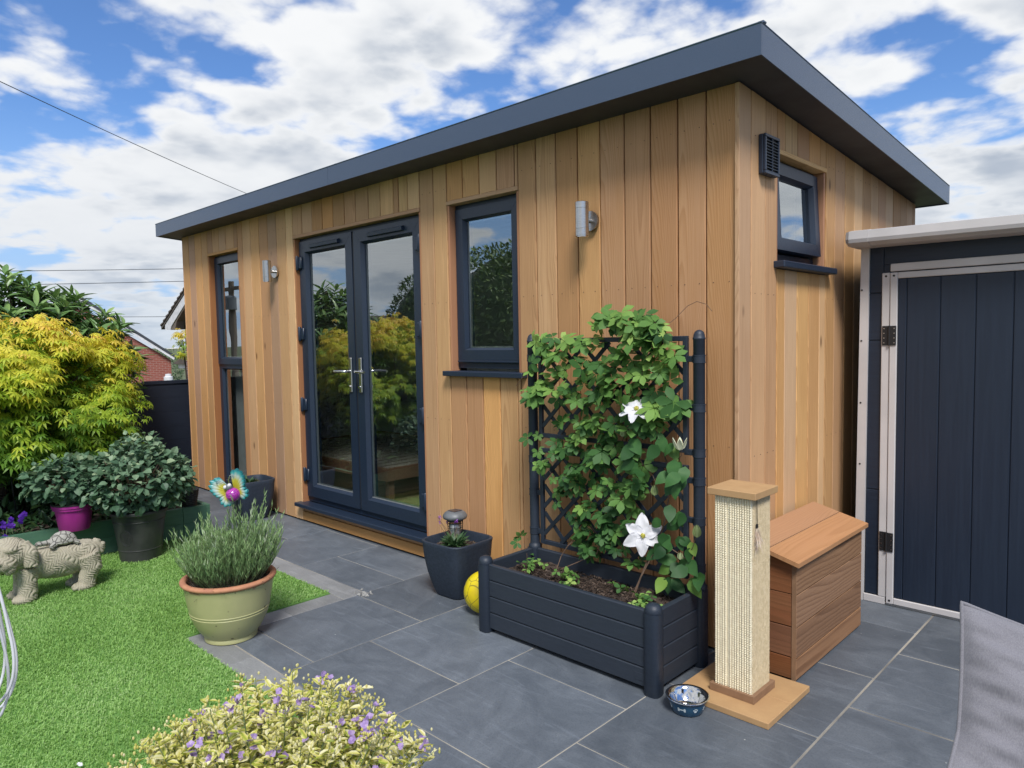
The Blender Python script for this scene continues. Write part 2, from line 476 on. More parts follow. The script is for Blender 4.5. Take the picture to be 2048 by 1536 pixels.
    def ell(s, c, r, n=12, m=8, rot=None, tint=0.5):
        v = [(0, 0, -1.0)]
        for i in range(1, m):
            p = -math.pi / 2 + math.pi * i / m
            for j in range(n):
                q = 2 * math.pi * j / n
                v.append((math.cos(p) * math.cos(q), math.cos(p) * math.sin(q), math.sin(p)))
        v.append((0, 0, 1.0))
        v = np.array(v) * np.asarray(r if not np.isscalar(r) else (r,) * 3)
        if rot is not None:
            v = v @ np.array(rot).T
        v = v + np.asarray(c)
        f = [(0, 1 + (j + 1) % n, 1 + j) for j in range(n)]
        for i in range(m - 2):
            o = 1 + i * n
            f += [(o + j, o + (j + 1) % n, o + n + (j + 1) % n, o + n + j) for j in range(n)]
        o, l = 1 + (m - 2) * n, len(v) - 1
        f += [(o + j, o + (j + 1) % n, l) for j in range(n)]
        return s.add(v, f, tint)

    def xform(s, M):
        M = np.array(M)
        s.V = [v @ M[:3, :3].T + M[:3, 3] for v in s.V]
        return s

    def mesh(s, name, smooth=None, org=(0, 0, 0)):
        V = np.concatenate(s.V) - np.asarray(org, float)
        me = bpy.data.meshes.new(name)
        me.vertices.add(len(V))
        me.vertices.foreach_set('co', V.astype(np.float32).ravel())
        loops = np.concatenate([p.ravel() for p in s.P]).astype(np.int32)
        tot = np.concatenate([np.full(len(p), p.shape[1]) for p in s.P])
        st = np.concatenate([[0], np.cumsum(tot)[:-1]]).astype(np.int32)
        me.loops.add(len(loops))
        me.loops.foreach_set('vertex_index', loops)
        me.polygons.add(len(st))
        me.polygons.foreach_set('loop_start', st)
        me.update(calc_edges=True)
        at = me.attributes.new('tint', 'FLOAT', 'POINT')
        at.data.foreach_set('value', np.concatenate(s.T).astype(np.float32))
        if smooth is None:
            me.polygons.foreach_set('use_smooth', np.zeros(len(st), bool))
        else:
            me.polygons.foreach_set('use_smooth', np.ones(len(st), bool))
            if smooth < 180:
                me.set_sharp_from_angle(angle=rad(smooth))
        return me

    def build(s, name, mat, parent=None, org=None, smooth=None):
        po = np.array(ORG.get(parent, (0, 0, 0)), float) if parent else np.zeros(3)
        o = po if org is None else np.asarray(org, float)
        me = s.mesh(name, smooth, o)
        me.materials.append(MAT[mat] if isinstance(mat, str) else mat)
        ob = bpy.data.objects.new(name, me)
        COL.objects.link(ob)
        ob.location = o - po
        if parent:
            ob.parent = parent
        ORG[ob] = tuple(o)
        return ob


def tag(o, label=None, cat=None, group=None, kind=None):
    for k, v in (('label', label), ('category', cat), ('group', group), ('kind', kind)):
        if v:
            o[k] = v
    return o


def thing(name, label, cat, loc, group=None):
    o = bpy.data.objects.new(name, None)
    o.empty_display_size = 0.05
    COL.objects.link(o)
    o.location = loc
    ORG[o] = tuple(loc)
    return tag(o, label, cat, group)


def stuff(o):
    o['kind'] = 'stuff'
    return o


# leaf templates: y runs along the leaf, z is its normal. Each is (verts, tris, tint offset)
def leaf_tpl(w=0.42, k=4, fold=0.16, curl=0.18, peak=0.42, edge=0.0):
    v, t, f = [], [], []
    for i in range(k + 1):
        u = i / k
        wd = w * (math.sin(math.pi * u ** (math.log(0.5) / math.log(peak))) ** 0.85 if 0 < u < 1 else 0.0)
        z = -curl * u * u
        v += [(-wd / 2, u, z + fold * wd), (0, u, z), (wd / 2, u, z + fold * wd)]
        t += [edge, 0, edge]
    for i in range(k):
        a = 3 * i
        for (p, q, r, s_) in ((a, a + 1, a + 4, a + 3), (a + 1, a + 2, a + 5, a + 4)):
            if i == 0:
                f.append((p if p == a + 1 else q, r, s_))
            elif i == k - 1:
                f.append((p, q, r if r == a + 4 else s_))
            else:
                f += [(p, q, r), (p, r, s_)]
    return np.array(v), np.array(f), np.array(t)


def palm_tpl(lobes=7, spread=125, w=0.2, droop=0.25):
    v, f, t = [(0, 0.0, 0)], [], [0]
    for i in range(lobes):
        x = (i / (lobes - 1) - 0.5) * 2
        a = rad(spread) * x * 0.95
        L = 1.0 - 0.52 * abs(x) ** 1.4
        d = np.array([math.sin(a), math.cos(a)])
        p = np.array([d[1], -d[0]])
        m = d * L * 0.5
        b = len(v)
        v += [tuple(m - p * w * L * 0.5) + (0.03,), tuple(m + p * w * L * 0.5) + (0.03,), tuple(d * L) + (-droop * L,)]
        t += [0, 0, 0.06]
        f += [(0, b + 1, b), (b, b + 1, b + 2)]
    return np.array(v), np.array(f), np.array(t)


def group_tpl(tpl, n, spread, scale=1.0, stalk=0.25):
    """several leaflets from one point"""
    V, F, T, o = [], [], [], 0
    for i in range(n):
        a = rad(spread) * ((i / (n - 1)) - 0.5) * 2 if n > 1 else 0
        v, f, t = tpl
        L = scale * (1 - 0.15 * abs(i / (n - 1) - 0.5) * 2 if n > 1 else 1)
        q = v * L + np.array([0, stalk * 0.25, 0])
        x = q[:, 0] * math.cos(a) + q[:, 1] * math.sin(a)
        y = -q[:, 0] * math.sin(a) + q[:, 1] * math.cos(a)
        V.append(np.stack([x, y, q[:, 2]], 1))
        F.append(f + o)
        T.append(t)
        o += len(v)
    return np.concatenate(V), np.concatenate(F), np.concatenate(T)


def unit(v):
    return v / (np.linalg.norm(v, axis=-1, keepdims=True) + 1e-9)


def scatter(mb, tpl, pos, dirs, ups, size, tint):
    v, f, t = tpl
    D = unit(np.asarray(dirs, float))
    U = np.asarray(ups, float)
    U = unit(U - D * (U * D).sum(1, keepdims=True))
    X = np.cross(D, U)
    s = np.asarray(size, float).reshape(-1, 1, 1)
    P = np.asarray(pos, float)[:, None, :] + s * (v[None, :, 0:1] * X[:, None] + v[None, :, 1:2] * D[:, None] + v[None, :, 2:3] * U[:, None])
    N, k = len(pos), len(v)
    F = (f[None] + (np.arange(N) * k)[:, None, None]).reshape(-1, f.shape[1])
    T = (np.asarray(tint, float).reshape(-1, 1) + t[None]).ravel()
    mb.add(P.reshape(-1, 3), F, T)
    return mb


def in_ball(n, surf=0.55):
    d = unit(RNG.normal(size=(n, 3)))
    r = RNG.random(n) ** (1 / 3.0)
    r = surf + (1 - surf) * r if surf else r
    return d * r[:, None], d


# ================================================================ SETTING
# ground: one sheet to the horizon, level round the garden and falling away beyond the fence
gx = np.concatenate([-np.geomspace(2000, 9, 26), np.linspace(-8, 8, 17), np.geomspace(9, 2000, 14)])
gy = np.concatenate([-np.geomspace(2000, 9, 16), np.linspace(-8, 8, 17), np.geomspace(9, 2000, 20)])
GX, GY = np.meshgrid(gx, gy, indexing='ij')
drop = np.clip((-GX - 7.2) / 12.0, 0, 1)
GZ = -0.05 - 5.0 * drop * drop * (3 - 2 * drop)
nx_, ny_ = GX.shape
ii, jj = np.meshgrid(np.arange(nx_ - 1), np.arange(ny_ - 1), indexing='ij')
b0 = (ii * ny_ + jj).ravel()
g = MB().add(np.stack([GX.ravel(), GY.ravel(), GZ.ravel()], 1), np.stack([b0, b0 + ny_, b0 + ny_ + 1, b0 + 1], 1))
tag(g.build('ground', 'ground', smooth=180), kind='structure')

# patio: mortar bed with every slab laid on it
patio = MB()
patio.box((-6.3, -0.745, -0.03), (4.2, 3.4, -0.0022))
patio.box((-2.065, -1.54, -0.03), (4.2, -0.745, -0.0024))
patio.box((-0.70, -4.4, -0.03), (4.2, -1.54, -0.0026))
patio = tag(patio.build('patio', 'mortar'), kind='structure')
XL = [-6.25, -5.20, -4.56, -3.92, -3.28, -2.64, -1.932, -1.372, -0.745, -0.123, 0.482, 1.095, 1.705, 2.315, 2.925, 3.535]
YOFF = {0: -0.34, 1: -0.34, 2: -0.02, 3: -0.34, 4: -0.02, 5: -0.335, 6: -0.655, 7: -0.965, 8: -0.678, 9: -0.977, 10: -0.105, 11: -0.395, 12: -0.105, 13: -0.395, 14: -0.105}


def slab(x0, x1, y0, y1, mat='slate', gap=0.0030):
    if x1 - x0 < 0.03 or y1 - y0 < 0.03:
        return
    dz = RNG.uniform(-0.0006, 0.0012)
    c = ((x0 + x1) / 2, (y0 + y1) / 2, 0)
    ob = MB().box((x0 + gap, y0 + gap, -0.022), (x1 - gap, y1 - gap, dz), 0.0022).build('paving_slab', mat, patio, org=c)
    ob.rotation_euler = (RNG.normal(0, 0.0006), RNG.normal(0, 0.0006), RNG.normal(0, 0.0006))


for k in range(len(XL) - 1):
    xa, xb = XL[k], XL[k + 1]
    step = 0.605 if k != 9 else 0.585
    y = YOFF[k]
    while y > -4.4:
        y -= step
    while y < 3.35:
        ya, yb = y, min(y + step, 3.35)
        y += step
        g1 = 0.0055 if k in (9, 10) else 0.003
        if xb <= -1.9:
            ya = max(ya, -0.605)
        elif xb < -1.3:
            ya = max(ya, -1.412)
        elif xb < -0.7:
            ya = max(ya, -1.412)
        if ya >= yb - 0.02:
            continue
        if xb > 2.4 and yb < -2.0:
            continue
        slab(xa, xb, ya, yb, gap=0.0055 if k == 10 else 0.0030)
# pale border stones along the lawn
x = -3.80
while x < -2.12:
    slab(x, min(x + 0.60, -2.0), -0.745, -0.608, 'border', 0.002)
    x += 0.60
slab(-2.065, -1.928, -0.745, -0.608, 'border', 0.002)
slab(-2.065, -1.928, -1.05, -0.745, 'border', 0.002)
slab(-2.065, -1.928, -1.412, -1.05, 'border', 0.002)
for a, b in ((-2.065, -1.62), (-1.62, -1.02), (-1.02, -0.71)):
    slab(a, b, -1.54, -1.415, 'border', 0.002)

# lawn: backing sheet plus turf blades
lawn = MB().box((-3.86, -5.2, -0.03), (-2.068, -0.748, 0.004)).box((-2.0682, -5.2, -0.03), (-0.72, -1.543, 0.0037))
MAT['turf_base'] = pbr('turf_backing', (0.13, 0.27, 0.06), (0.11, 0.235, 0.052), rough=1.0, nscale=30)
lawn = tag(lawn.build('lawn', 'turf_base'), kind='structure')
MAT['turf'] = leafmat('turf', [(0.0, (0.20, 0.36, 0.075)), (0.45, (0.32, 0.54, 0.145)), (0.8, (0.44, 0.66, 0.24)), (1.0, (0.58, 0.72, 0.36))], trans=0.3, rough=0.5)
NB = 250000
px = RNG.uniform(-3.86, -0.72, NB)
py = -0.752 - 3.2 * RNG.random(NB) ** 1.0
keep = ~((px > -2.075) & (py > -1.545))
# nothing grows where no view reaches: far below the frame
keep &= (py > -3.0 - 0.25 * (px + 3.86))
px, py = px[keep], py[keep]
N = len(px)
ang = RNG.uniform(0, 2 * math.pi, N)
tilt = RNG.uniform(0.25, 1.15, N)
hgt = RNG.uniform(0.012, 0.022, N)
wid = RNG.uniform(0.0013, 0.0024, N)
flow = 0.6 * np.sin(px * 3.1 + 1.0) + 0.5 * np.sin(py * 4.3)
d = np.stack([np.cos(ang) * 0.75 + 0.55, np.sin(ang) * 0.75 + 0.25 * flow, np.zeros(N)], 1)
sd = np.stack([-np.sin(ang), np.cos(ang), np.zeros(N)], 1)
base = np.stack([px, py, np.full(N, 0.003)], 1)
mid = base + d * (hgt * tilt * 0.35)[:, None] + np.array([0, 0, 1]) * (hgt * 0.65)[:, None]
tip = base + d * (hgt * tilt)[:, None] + np.array([0, 0, 1]) * (hgt * (1.05 - 0.3 * tilt))[:, None]
V = np.stack([base - sd * wid[:, None], base + sd * wid[:, None], mid - sd * wid[:, None] * 0.8, mid + sd * wid[:, None] * 0.8, tip], 1).reshape(-1, 3)
F = (np.array([[0, 1, 3], [0, 3, 2], [2, 3, 4]])[None] + (np.arange(N) * 5)[:, None, None]).reshape(-1, 3)
patch = 0.16 * np.sin(px * 5.3 + 2 * np.sin(py * 3.7)) * np.sin(py * 6.1 + 1.3)
T = np.repeat(np.clip(RNG.normal(0.52, 0.17, N) + patch, 0, 1), 5) + np.tile([-0.25, -0.25, 0, 0, 0.1], N)
tag(MB().add(V, F, T).build('turf_grass', 'turf'), 'short bright green artificial turf covering the lawn', 'grass', kind='stuff')

# ================================================================ GARDEN ROOM
room = thing('garden_room', 'cedar clad garden room with dark grey sloping flat roof and glazed doors', 'garden room', (-2.88, 1.25, 0))
TOP = lambda y: 2.443 - 0.0776 * y
ZB = 0.014


def plank(pa, pb, z0, z1a, z1b, face, mat=None):
    mat = mat or ('cedar' if face == 'f' else 'cedar_s')
    """one tongue and groove board; face 'f' front wall (x range), 's' side wall (y range)"""
    g_, ch, th = 0.0031, 0.0035, 0.019
    if face == 's':
        ch = 0.0025
    a, b = pa + g_, pb - g_
    sec = [(a, 0.0 + ch), (a + ch, 0.0), (b - ch, 0.0), (b, ch), (b, th), (a, th)]
    k = len(sec)
    v = []
    jig = RNG.uniform(-0.0008, 0.0008)
    for zz in (0, 1):
        for (p, q) in sec:
            z = z0 if zz == 0 else z1a + (z1b - z1a) * (p - a) / max(b - a, 1e-6)
            v.append((p, q + jig, z) if face == 'f' else (-(q + jig), p, z))
    f = [tuple(range(k)), tuple(range(k, 2 * k))[::-1]] + [(i, k + i, k + (i + 1) % k, (i + 1) % k) for i in range(k)]
    m = MB().add(v, [q[::-1] for q in f] if face == 'f' else [q[::-1] for q in f])
    c = ((a + b) / 2, 0.0, z0) if face == 'f' else (0.0, (a + b) / 2, z0)
    o = m.build('plank', mat, room, org=c)
    return o


FZ = TOP(0) + 0.02
SL = (-5.211, -4.600, 0.105, 2.213)      # slim window opening x0 x1 z0 z1
DR = (-3.664, -2.115, 0.150, 2.203)
WN = (-1.860, -1.277, 1.222, 2.203)
SW = (0.353, 0.933, 1.738, 2.216)
fx = [-5.762, -5.634, -5.491, -5.342, -5.211]
for a, b in zip(fx, fx[1:]):
    plank(a, b, ZB, FZ, FZ, 'f')
for a, b in zip([-5.211, -5.103, -4.966, -4.827, -4.671, -4.600], [-5.103, -4.966, -4.827, -4.671, -4.600]):
    plank(a, b, SL[3] + 0.024, FZ, FZ, 'f')
fx = [-4.600, -4.510, -4.361, -4.215, -4.067, -3.923, -3.772, -3.664]
for a, b in zip(fx, fx[1:]):
    plank(a, b, ZB, FZ, FZ, 'f')
fx = [-3.664, -3.526, -3.381, -3.237, -3.095, -2.949, -2.812, -2.660, -2.524, -2.380, -2.327, -2.234, -2.115]
for a, b in zip(fx, fx[1:]):
    plank(a, b, DR[3] + 0.024, FZ, FZ, 'f')
fx = [-2.115, -1.984, -1.860]
for a, b in zip(fx, fx[1:]):
    plank(a, b, ZB, FZ, FZ, 'f')
fx = [-1.860, -1.720, -1.580, -1.440, -1.302, -1.277]
for a, b in zip(fx, fx[1:]):
    plank(a, b, WN[3] + 0.024, FZ, FZ, 'f')
    plank(a, b, ZB, WN[2] - 0.035, WN[2] - 0.035, 'f')
fx = [-1.277, -1.147, -1.009, -0.867, -0.728, -0.585, -0.441, -0.300, -0.161, -0.0215]
for a, b in zip(fx, fx[1:]):
    plank(a, b, ZB, FZ, FZ, 'f')
sy = [-0.0185, 0.094, 0.234, 0.353]
for a, b in zip(sy, sy[1:]):
    plank(a, b, ZB, TOP(a) - 0.004, TOP(b) - 0.004, 's')
sy = [0.353, 0.438, 0.578, 0.718, 0.856, 0.933]
for a, b in zip(sy, sy[1:]):
    plank(a, b, SW[3] + 0.022, TOP(a) - 0.004, TOP(b) - 0.004, 's')
    plank(a, b, ZB, SW[2] - 0.040, SW[2] - 0.040, 's')
sy = [0.933, 1.057, 1.203, 1.345, 1.479, 1.614, 1.750, 1.888, 2.033, 2.175, 2.312, 2.445, 2.506]
for a, b in zip(sy, sy[1:]):
    plank(a, b, ZB, TOP(a) - 0.004, TOP(b) - 0.004, 's')
# slim end board of the left corner
plank(-5.786, -5.763, ZB, FZ, FZ, 'f')

# nail heads, two to a board, dark pin pricks
nl = MB()
for z in (0.30, 0.92, 1.63, 2.30):
    for xx in (-5.70, -5.56, -5.42, -5.27, -4.56, -4.44, -4.29, -4.14, -3.99, -3.85, -3.71, -2.05, -1.92, -1.21, -1.08, -0.94, -0.80, -0.66, -0.51, -0.37, -0.23, -0.09):
        for dx in (-0.035, 0.038):
            nl.prism([(xx + dx + 0.0022 * math.cos(q), z + RNG.uniform(-0.012, 0.012) * 0 + 0.0022 * math.sin(q)) for q in np.arange(6) * math.pi / 3], 1, -0.0018, 0.004)
    for yy in (0.16, 0.29, 1.0, 1.13, 1.27, 1.41, 1.55, 1.68):
        for dx in (-0.03, 0.03):
            nl.prism([(yy + dx + 0.0022 * math.cos(q), z - 0.05 + 0.0022 * math.sin(q)) for q in np.arange(6) * math.pi / 3], 0, -0.004, 0.0018)
stuff(nl.build('nail_heads', 'twig', room))

# structural core behind the boards, with the openings left free
core = MB()
y0, y1 = 0.0195, 0.135
xs = [(-5.74, SL[0]), (SL[1], DR[0]), (DR[1], WN[0]), (WN[1], -0.02)]
for a, b in xs:
    core.box((a, y0, 0.03), (b, y1, 2.44))
core.box((SL[0], y0, SL[3]), (SL[1], y1, 2.44)).box((SL[0], y0, 0.03), (SL[1], y1, SL[2] - 0.03))
core.box((DR[0], y0, DR[3]), (DR[1], y1, 2.44)).box((DR[0], y0 + 0.02, 0.03), (DR[1], y1, 0.118))
core.box((WN[0], y0, WN[3]), (WN[1], y1, 2.44)).box((WN[0], y0, 0.03), (WN[1], y1, WN[2] - 0.045))
core.box((-0.135, y1, 0.03), (-0.0195, SW[0], 2.41)).box((-0.135, SW[1], 0.03), (-0.0195, 2.50, 2.235))
core.box((-0.135, SW[0], SW[3]), (-0.0195, SW[1], 2.36)).box((-0.135, SW[0], 0.03), (-0.0195, SW[1], SW[2] - 0.05))
core.box((-5.74, 2.38, 0.03), (-0.136, 2.495, 2.23)).box((-5.74, y1, 0.03), (-5.62, 2.38, 2.24))
core.build('wall_core', 'black', room)
lin_ = MB()
lin_.box((-5.618, 2.372, 0.121), (-0.138, 2.379, 2.224)).box((-5.6195, 0.14, 0.121), (-5.613, 2.371, 2.224)).box((-0.144, 1.0, 0.121), (-0.1375, 2.371, 2.224))
lin_.box((-4.598, 0.1355, 0.121), (-3.70, 0.140, 2.2)).box((-2.10, 0.1355, 0.121), (-1.87, 0.140, 2.2)).box((-1.26, 0.1355, 0.121), (-0.15, 0.140, 2.2))
lin_.build('interior_lining', 'interior', room)
MB().box((-5.62, y1, 0.04), (-0.136, 2.38, 0.12)).build('interior_floor', 'floor_in', room)
MB().box((-5.62, y1, 2.225), (-0.136, 2.38, 2.232)).build('interior_ceiling', 'interior', room)
MB().box((-5.70, 0.045, -0.03), (-0.05, 2.45, 0.0295)).build('base_frame', 'black', room)


# timber linings of the openings (reveals)
def reveal(op, face, sill=False):
    a, b, z0, z1 = op
    d = 0.072
    if face == 'f':
        MB().box((a - 0.002, -0.0035, z1 - 0.001), (b + 0.002, d, z1 + 0.0225), 0.002).build('reveal_board', 'cedar_x', room, org=((a + b) / 2, 0, z1))
        for p in (a, b):
            q0, q1 = (p, p + 0.016) if p == a else (p - 0.016, p)
            MB().box((q0, 0.0055, z0 - 0.02), (q1, d, z1 - 0.0015), 0.001).build('reveal_board', 'reveal', room, org=(p, 0, z0))
    else:
        MB().box((-d, a - 0.002, z1 - 0.001), (0.0035, b + 0.002, z1 + 0.0205), 0.002).build('reveal_board', 'cedar_y', room, org=(0, (a + b) / 2, z1))
        for p in (a, b):
            q0, q1 = (p, p + 0.016) if p == a else (p - 0.016, p)
            MB().box((-d, q0, z0 - 0.02), (-0.0055, q1, z1 - 0.0015), 0.001).build('reveal_board', 'reveal', room, org=(0, p, z0))


MAT['reveal'] = cedar('reveal_wood', ax=(1, 0, 2), tones=[(0.0, (0.36, 0.17, 0.095)), (1.0, (0.42, 0.21, 0.12))], dark=0.4)
for op in (SL, DR, WN):
    reveal(op, 'f')
reveal(SW, 's')


def mitred(mb, x0, x1, z0, z1, wd, ya, yb, ax=1, cut=0.0007, slope=0.012):
    """four mitred frame members with a bevelled inner edge; ax 1 = in the xz plane, 0 = in the yz plane"""
    for side in range(4):
        o = [(x0, z0), (x1, z0), (x1, z1), (x0, z1)]
        i = [(x0 + wd, z0 + wd), (x1 - wd, z0 + wd), (x1 - wd, z1 - wd), (x0 + wd, z1 - wd)]
        i2 = [(x0 + wd - slope, z0 + wd - slope), (x1 - wd + slope, z0 + wd - slope), (x1 - wd + slope, z1 - wd + slope), (x0 + wd - slope, z1 - wd + slope)]
        e = side
        h = (side + 1) % 4
        dx, dz = np.sign(o[h][0] - o[e][0]) * cut, np.sign(o[h][1] - o[e][1]) * cut
        s = (yb - ya)
        P = []
        for (pt, dep) in ((o, ya), (i2, ya), (i, ya + s * 0.35), (i, yb), (o, yb)):
            P.append((pt[e][0] + dx, pt[e][1] + dz, dep))
            P.append((pt[h][0] - dx, pt[h][1] - dz, dep))
        v = [(p[0], p[2], p[1]) if ax == 1 else (p[2], p[0], p[1]) for p in P]
        f = [(0, 1, 3, 2), (2, 3, 5, 4), (4, 5, 7, 6), (6, 7, 9, 8), (8, 9, 1, 0), (0, 2, 4, 6, 8), (1, 9, 7, 5, 3)]
        mb.add(v, f)
    return mb


def glazing(parent, x0, x1, z0, z1, y, ax=1):
    t = 0.004
    if ax == 1:
        MB().box((x0 + 0.001, y, z0 + 0.001), (x1 - 0.001, y + t, z1 - 0.001)).build('pane', 'glass', parent)
    else:
        MB().box((y - t, x0 + 0.001, z0 + 0.001), (y, x1 - 0.001, z1 - 0.001)).build('pane', 'glass', parent)
    sp_ = MB()
    for a, b, c, d_ in ((x0, x0 + 0.010, z0, z1), (x1 - 0.010, x1, z0, z1), (x0 + 0.0101, x1 - 0.0101, z0, z0 + 0.010), (x0 + 0.0101, x1 - 0.0101, z1 - 0.010, z1)):
        if ax == 1:
            sp_.box((a, y + 0.008, c), (b, y + 0.020, d_))
        else:
            sp_.box((y - 0.020, a, c), (y - 0.008, b, d_))
    sp_.build('spacer_bar', 'spacer', parent)


# slim window: opening light over a fixed light
win = MB()
mitred(win, SL[0] + 0.017, SL[1] - 0.017, 1.235, SL[3] - 0.002, 0.03, 0.060, 0.130)
mitred(win, SL[0] + 0.017, SL[1] - 0.017, SL[2], 1.233, 0.062, 0.060, 0.130)
slim = win.build('slim_window', 'upvc', room)
sash = MB()
mitred(sash, SL[0] + 0.028, SL[1] - 0.028, 1.222, SL[3] - 0.020, 0.064, 0.047, 0.115).build('sash', 'upvc', slim)
glazing(slim, SL[0] + 0.091, SL[1] - 0.091, 1.285, SL[3] - 0.083, 0.074)
glazing(slim, SL[0] + 0.078, SL[1] - 0.078, SL[2] + 0.061, 1.172, 0.084)
MB().box((SL[0] - 0.02, -0.035, SL[2] - 0.03), (SL[1] + 0.02, 0.06, SL[2] - 0.002), 0.004).build('sill', 'upvc', slim)
MB().box((SL[0] + 0.03, 0.20, 0.122), (SL[1] - 0.03, 0.215, 1.135)).build('privacy_board', 'interior', slim)
MB().box((SL[0] + 0.30, 0.030, SL[2] + 0.02), (SL[0] + 0.36, 0.0595, SL[2] + 0.035), 0.004).build('drain_cap', 'upvc', slim)

# casement window
win = MB()
mitred(win, WN[0] + 0.017, WN[1] - 0.017, WN[2] + 0.012, WN[3] - 0.002, 0.045, 0.055, 0.130)
casement = win.build('window', 'upvc', room)
sash = MB()
mitred(sash, WN[0] + 0.030, WN[1] - 0.030, WN[2] + 0.060, WN[3] - 0.030, 0.072, 0.040, 0.110).build('sash', 'upvc', casement)
MB().box((WN[0] + 0.026, 0.036, WN[2] + 0.046), (WN[1] - 0.026, 0.0545, WN[2] + 0.0585), 0.003).build('drip_bar', 'upvc', casement)
glazing(casement, WN[0] + 0.101, WN[1] - 0.101, WN[2] + 0.131, WN[3] - 0.101, 0.068)
MB().box((WN[0] - 0.022, -0.047, WN[2] - 0.033), (WN[1] + 0.048, 0.054, WN[2] - 0.003), 0.004).build('sill', 'upvc', casement)

# side window, top hung and standing a little open
win = MB()
mitred(win, SW[0] + 0.017, SW[1] - 0.017, SW[2] + 0.006, SW[3] - 0.002, 0.048, -0.058, -0.130, ax=0)
sidew = win.build('side_window', 'upvc', room)
sash = MB()
mitred(sash, SW[0] + 0.030, SW[1] - 0.030, SW[2] + 0.052, SW[3] - 0.022, 0.066, -0.034, -0.100, ax=0)
so_ = sash.build('sash', 'upvc', sidew, org=(-0.055, 0.643, SW[3] - 0.03))
so_.rotation_euler = (0, rad(-3.2), 0)
ORG[so_] = (-0.055, 0.643, SW[3] - 0.03)
gp = MB().box((-0.069, SW[0] + 0.094, SW[2] + 0.116), (-0.065, SW[1] - 0.094, SW[3] - 0.086)).build('pane', 'glass', sidew, org=(-0.055, 0.643, SW[3] - 0.03))
gp.rotation_euler = (0, rad(-3.2), 0)
sb = MB()
sb.box((-0.045, SW[0] - 0.035, SW[2] - 0.037), (0.050, SW[1] + 0.030, SW[2] - 0.006), 0.004)
sb.build('sill', 'upvc', sidew)

# french doors
frame = MB()
frame.box((DR[0] + 0.0165, 0.050, DR[2] + 0.008), (DR[0] + 0.046, 0.130, DR[3] - 0.002), 0.002)
frame.box((DR[1] - 0.046, 0.050, DR[2] + 0.008), (DR[1] - 0.0165, 0.130, DR[3] - 0.002), 0.002)
frame.box((DR[0] + 0.0465, 0.051, DR[3] - 0.034), (DR[1] - 0.0465, 0.130, DR[3] - 0.0025), 0.002)
frame.box((DR[0] + 0.0465, 0.049, DR[2] + 0.008), (DR[1] - 0.0465, 0.130, 0.212), 0.003)
dframe = frame.build('door_frame', 'upvc', room)
DZ0, DZ1 = 0.204, 2.176
for k, (a, b) in enumerate(((DR[0] + 0.034, -2.9165), (-2.8935, DR[1] - 0.034))):
    m = MB()
    mitred(m, a, b, DZ0, DZ1, 0.098, 0.030, 0.108, slope=0.016)
    leaf = m.build('door', 'upvc', room)
    glazing(leaf, a + 0.097, b - 0.097, DZ0 + 0.097, DZ1 - 0.097, 0.062)
    gk = MB()
    gk.box((a + 0.096, 0.0575, DZ0 + 0.0965), (b - 0.096, 0.0605, DZ0 + 0.1035))
    gk.build('glazing_bead', 'spacer', leaf)
    c = (a + b) / 2
    vt = MB()
    vt.prism([(0.029, 2.112), (0.010, 2.116), (0.008, 2.138), (0.029, 2.146)], 0, c - 0.205 + 0.02, c + 0.205)
    vt.build('trickle_vent', 'upvc', leaf)
    hx = b - 0.050 if k == 0 else a + 0.050
    h = MB().box((hx - 0.017, 0.018, 1.045), (hx + 0.017, 0.0295, 1.292), 0.007)
    hd = h.build('handle', 'steel', leaf)
    sgn = -1 if k == 0 else 1
    lv = MB().tube([(hx, 0.020, 1.195), (hx, -0.018, 1.195), (hx + sgn * 0.010, -0.030, 1.195), (hx + sgn * 0.03, -0.034, 1.195), (hx + sgn * 0.125, -0.034, 1.193)], [0.0095, 0.0095, 0.0095, 0.010, 0.009], 10)
    lv.build('lever', 'chrome', hd, smooth=50)
    MB().tube([(hx, 0.0185, 1.085), (hx, 0.006, 1.085)], 0.0085, 12).build('lock_cylinder', 'chrome', hd, smooth=50)
    ex = a - 0.004 if k == 0 else b + 0.004
    for z in (2.016, 1.473, 0.925, 0.375):
        hg = MB()
        hg.tube([(ex, 0.012, z - 0.055), (ex, 0.012, z - 0.048), (ex, 0.012, z + 0.048), (ex, 0.012, z + 0.055)], [0.008, 0.0125, 0.0125, 0.008], 10)
        hg.box((min(ex, ex - sgn * 0.05), 0.014, z - 0.046), (max(ex, ex - sgn * 0.05), 0.0295, z + 0.046), 0.006)
        hg.build('hinge', 'upvc', leaf, smooth=40)
MB().box((-2.9155, 0.034, DZ0 + 0.004), (-2.8945, 0.060, DZ1 - 0.004), 0.006).build('meeting_strip', 'gasket', dframe)
MB().box((DR[0] - 0.026, -0.058, 0.128), (DR[1] + 0.020, 0.0485, 0.1565), 0.004).build('door_sill', 'upvc', dframe)
# timber below the sill
MB().box((DR[0] + 0.002, 0.000, ZB), (DR[1] - 0.001, 0.019, 0.080), 0.002).build('base_board', 'cedar_x', room, org=(-2.9, 0, 0.03))
MB().box((DR[0] + 0.002, 0.014, 0.081), (DR[1] - 0.001, 0.0305, 0.127), 0.001).build('base_board', 'cedar_x', room, org=(-2.3, 0, 0.1))

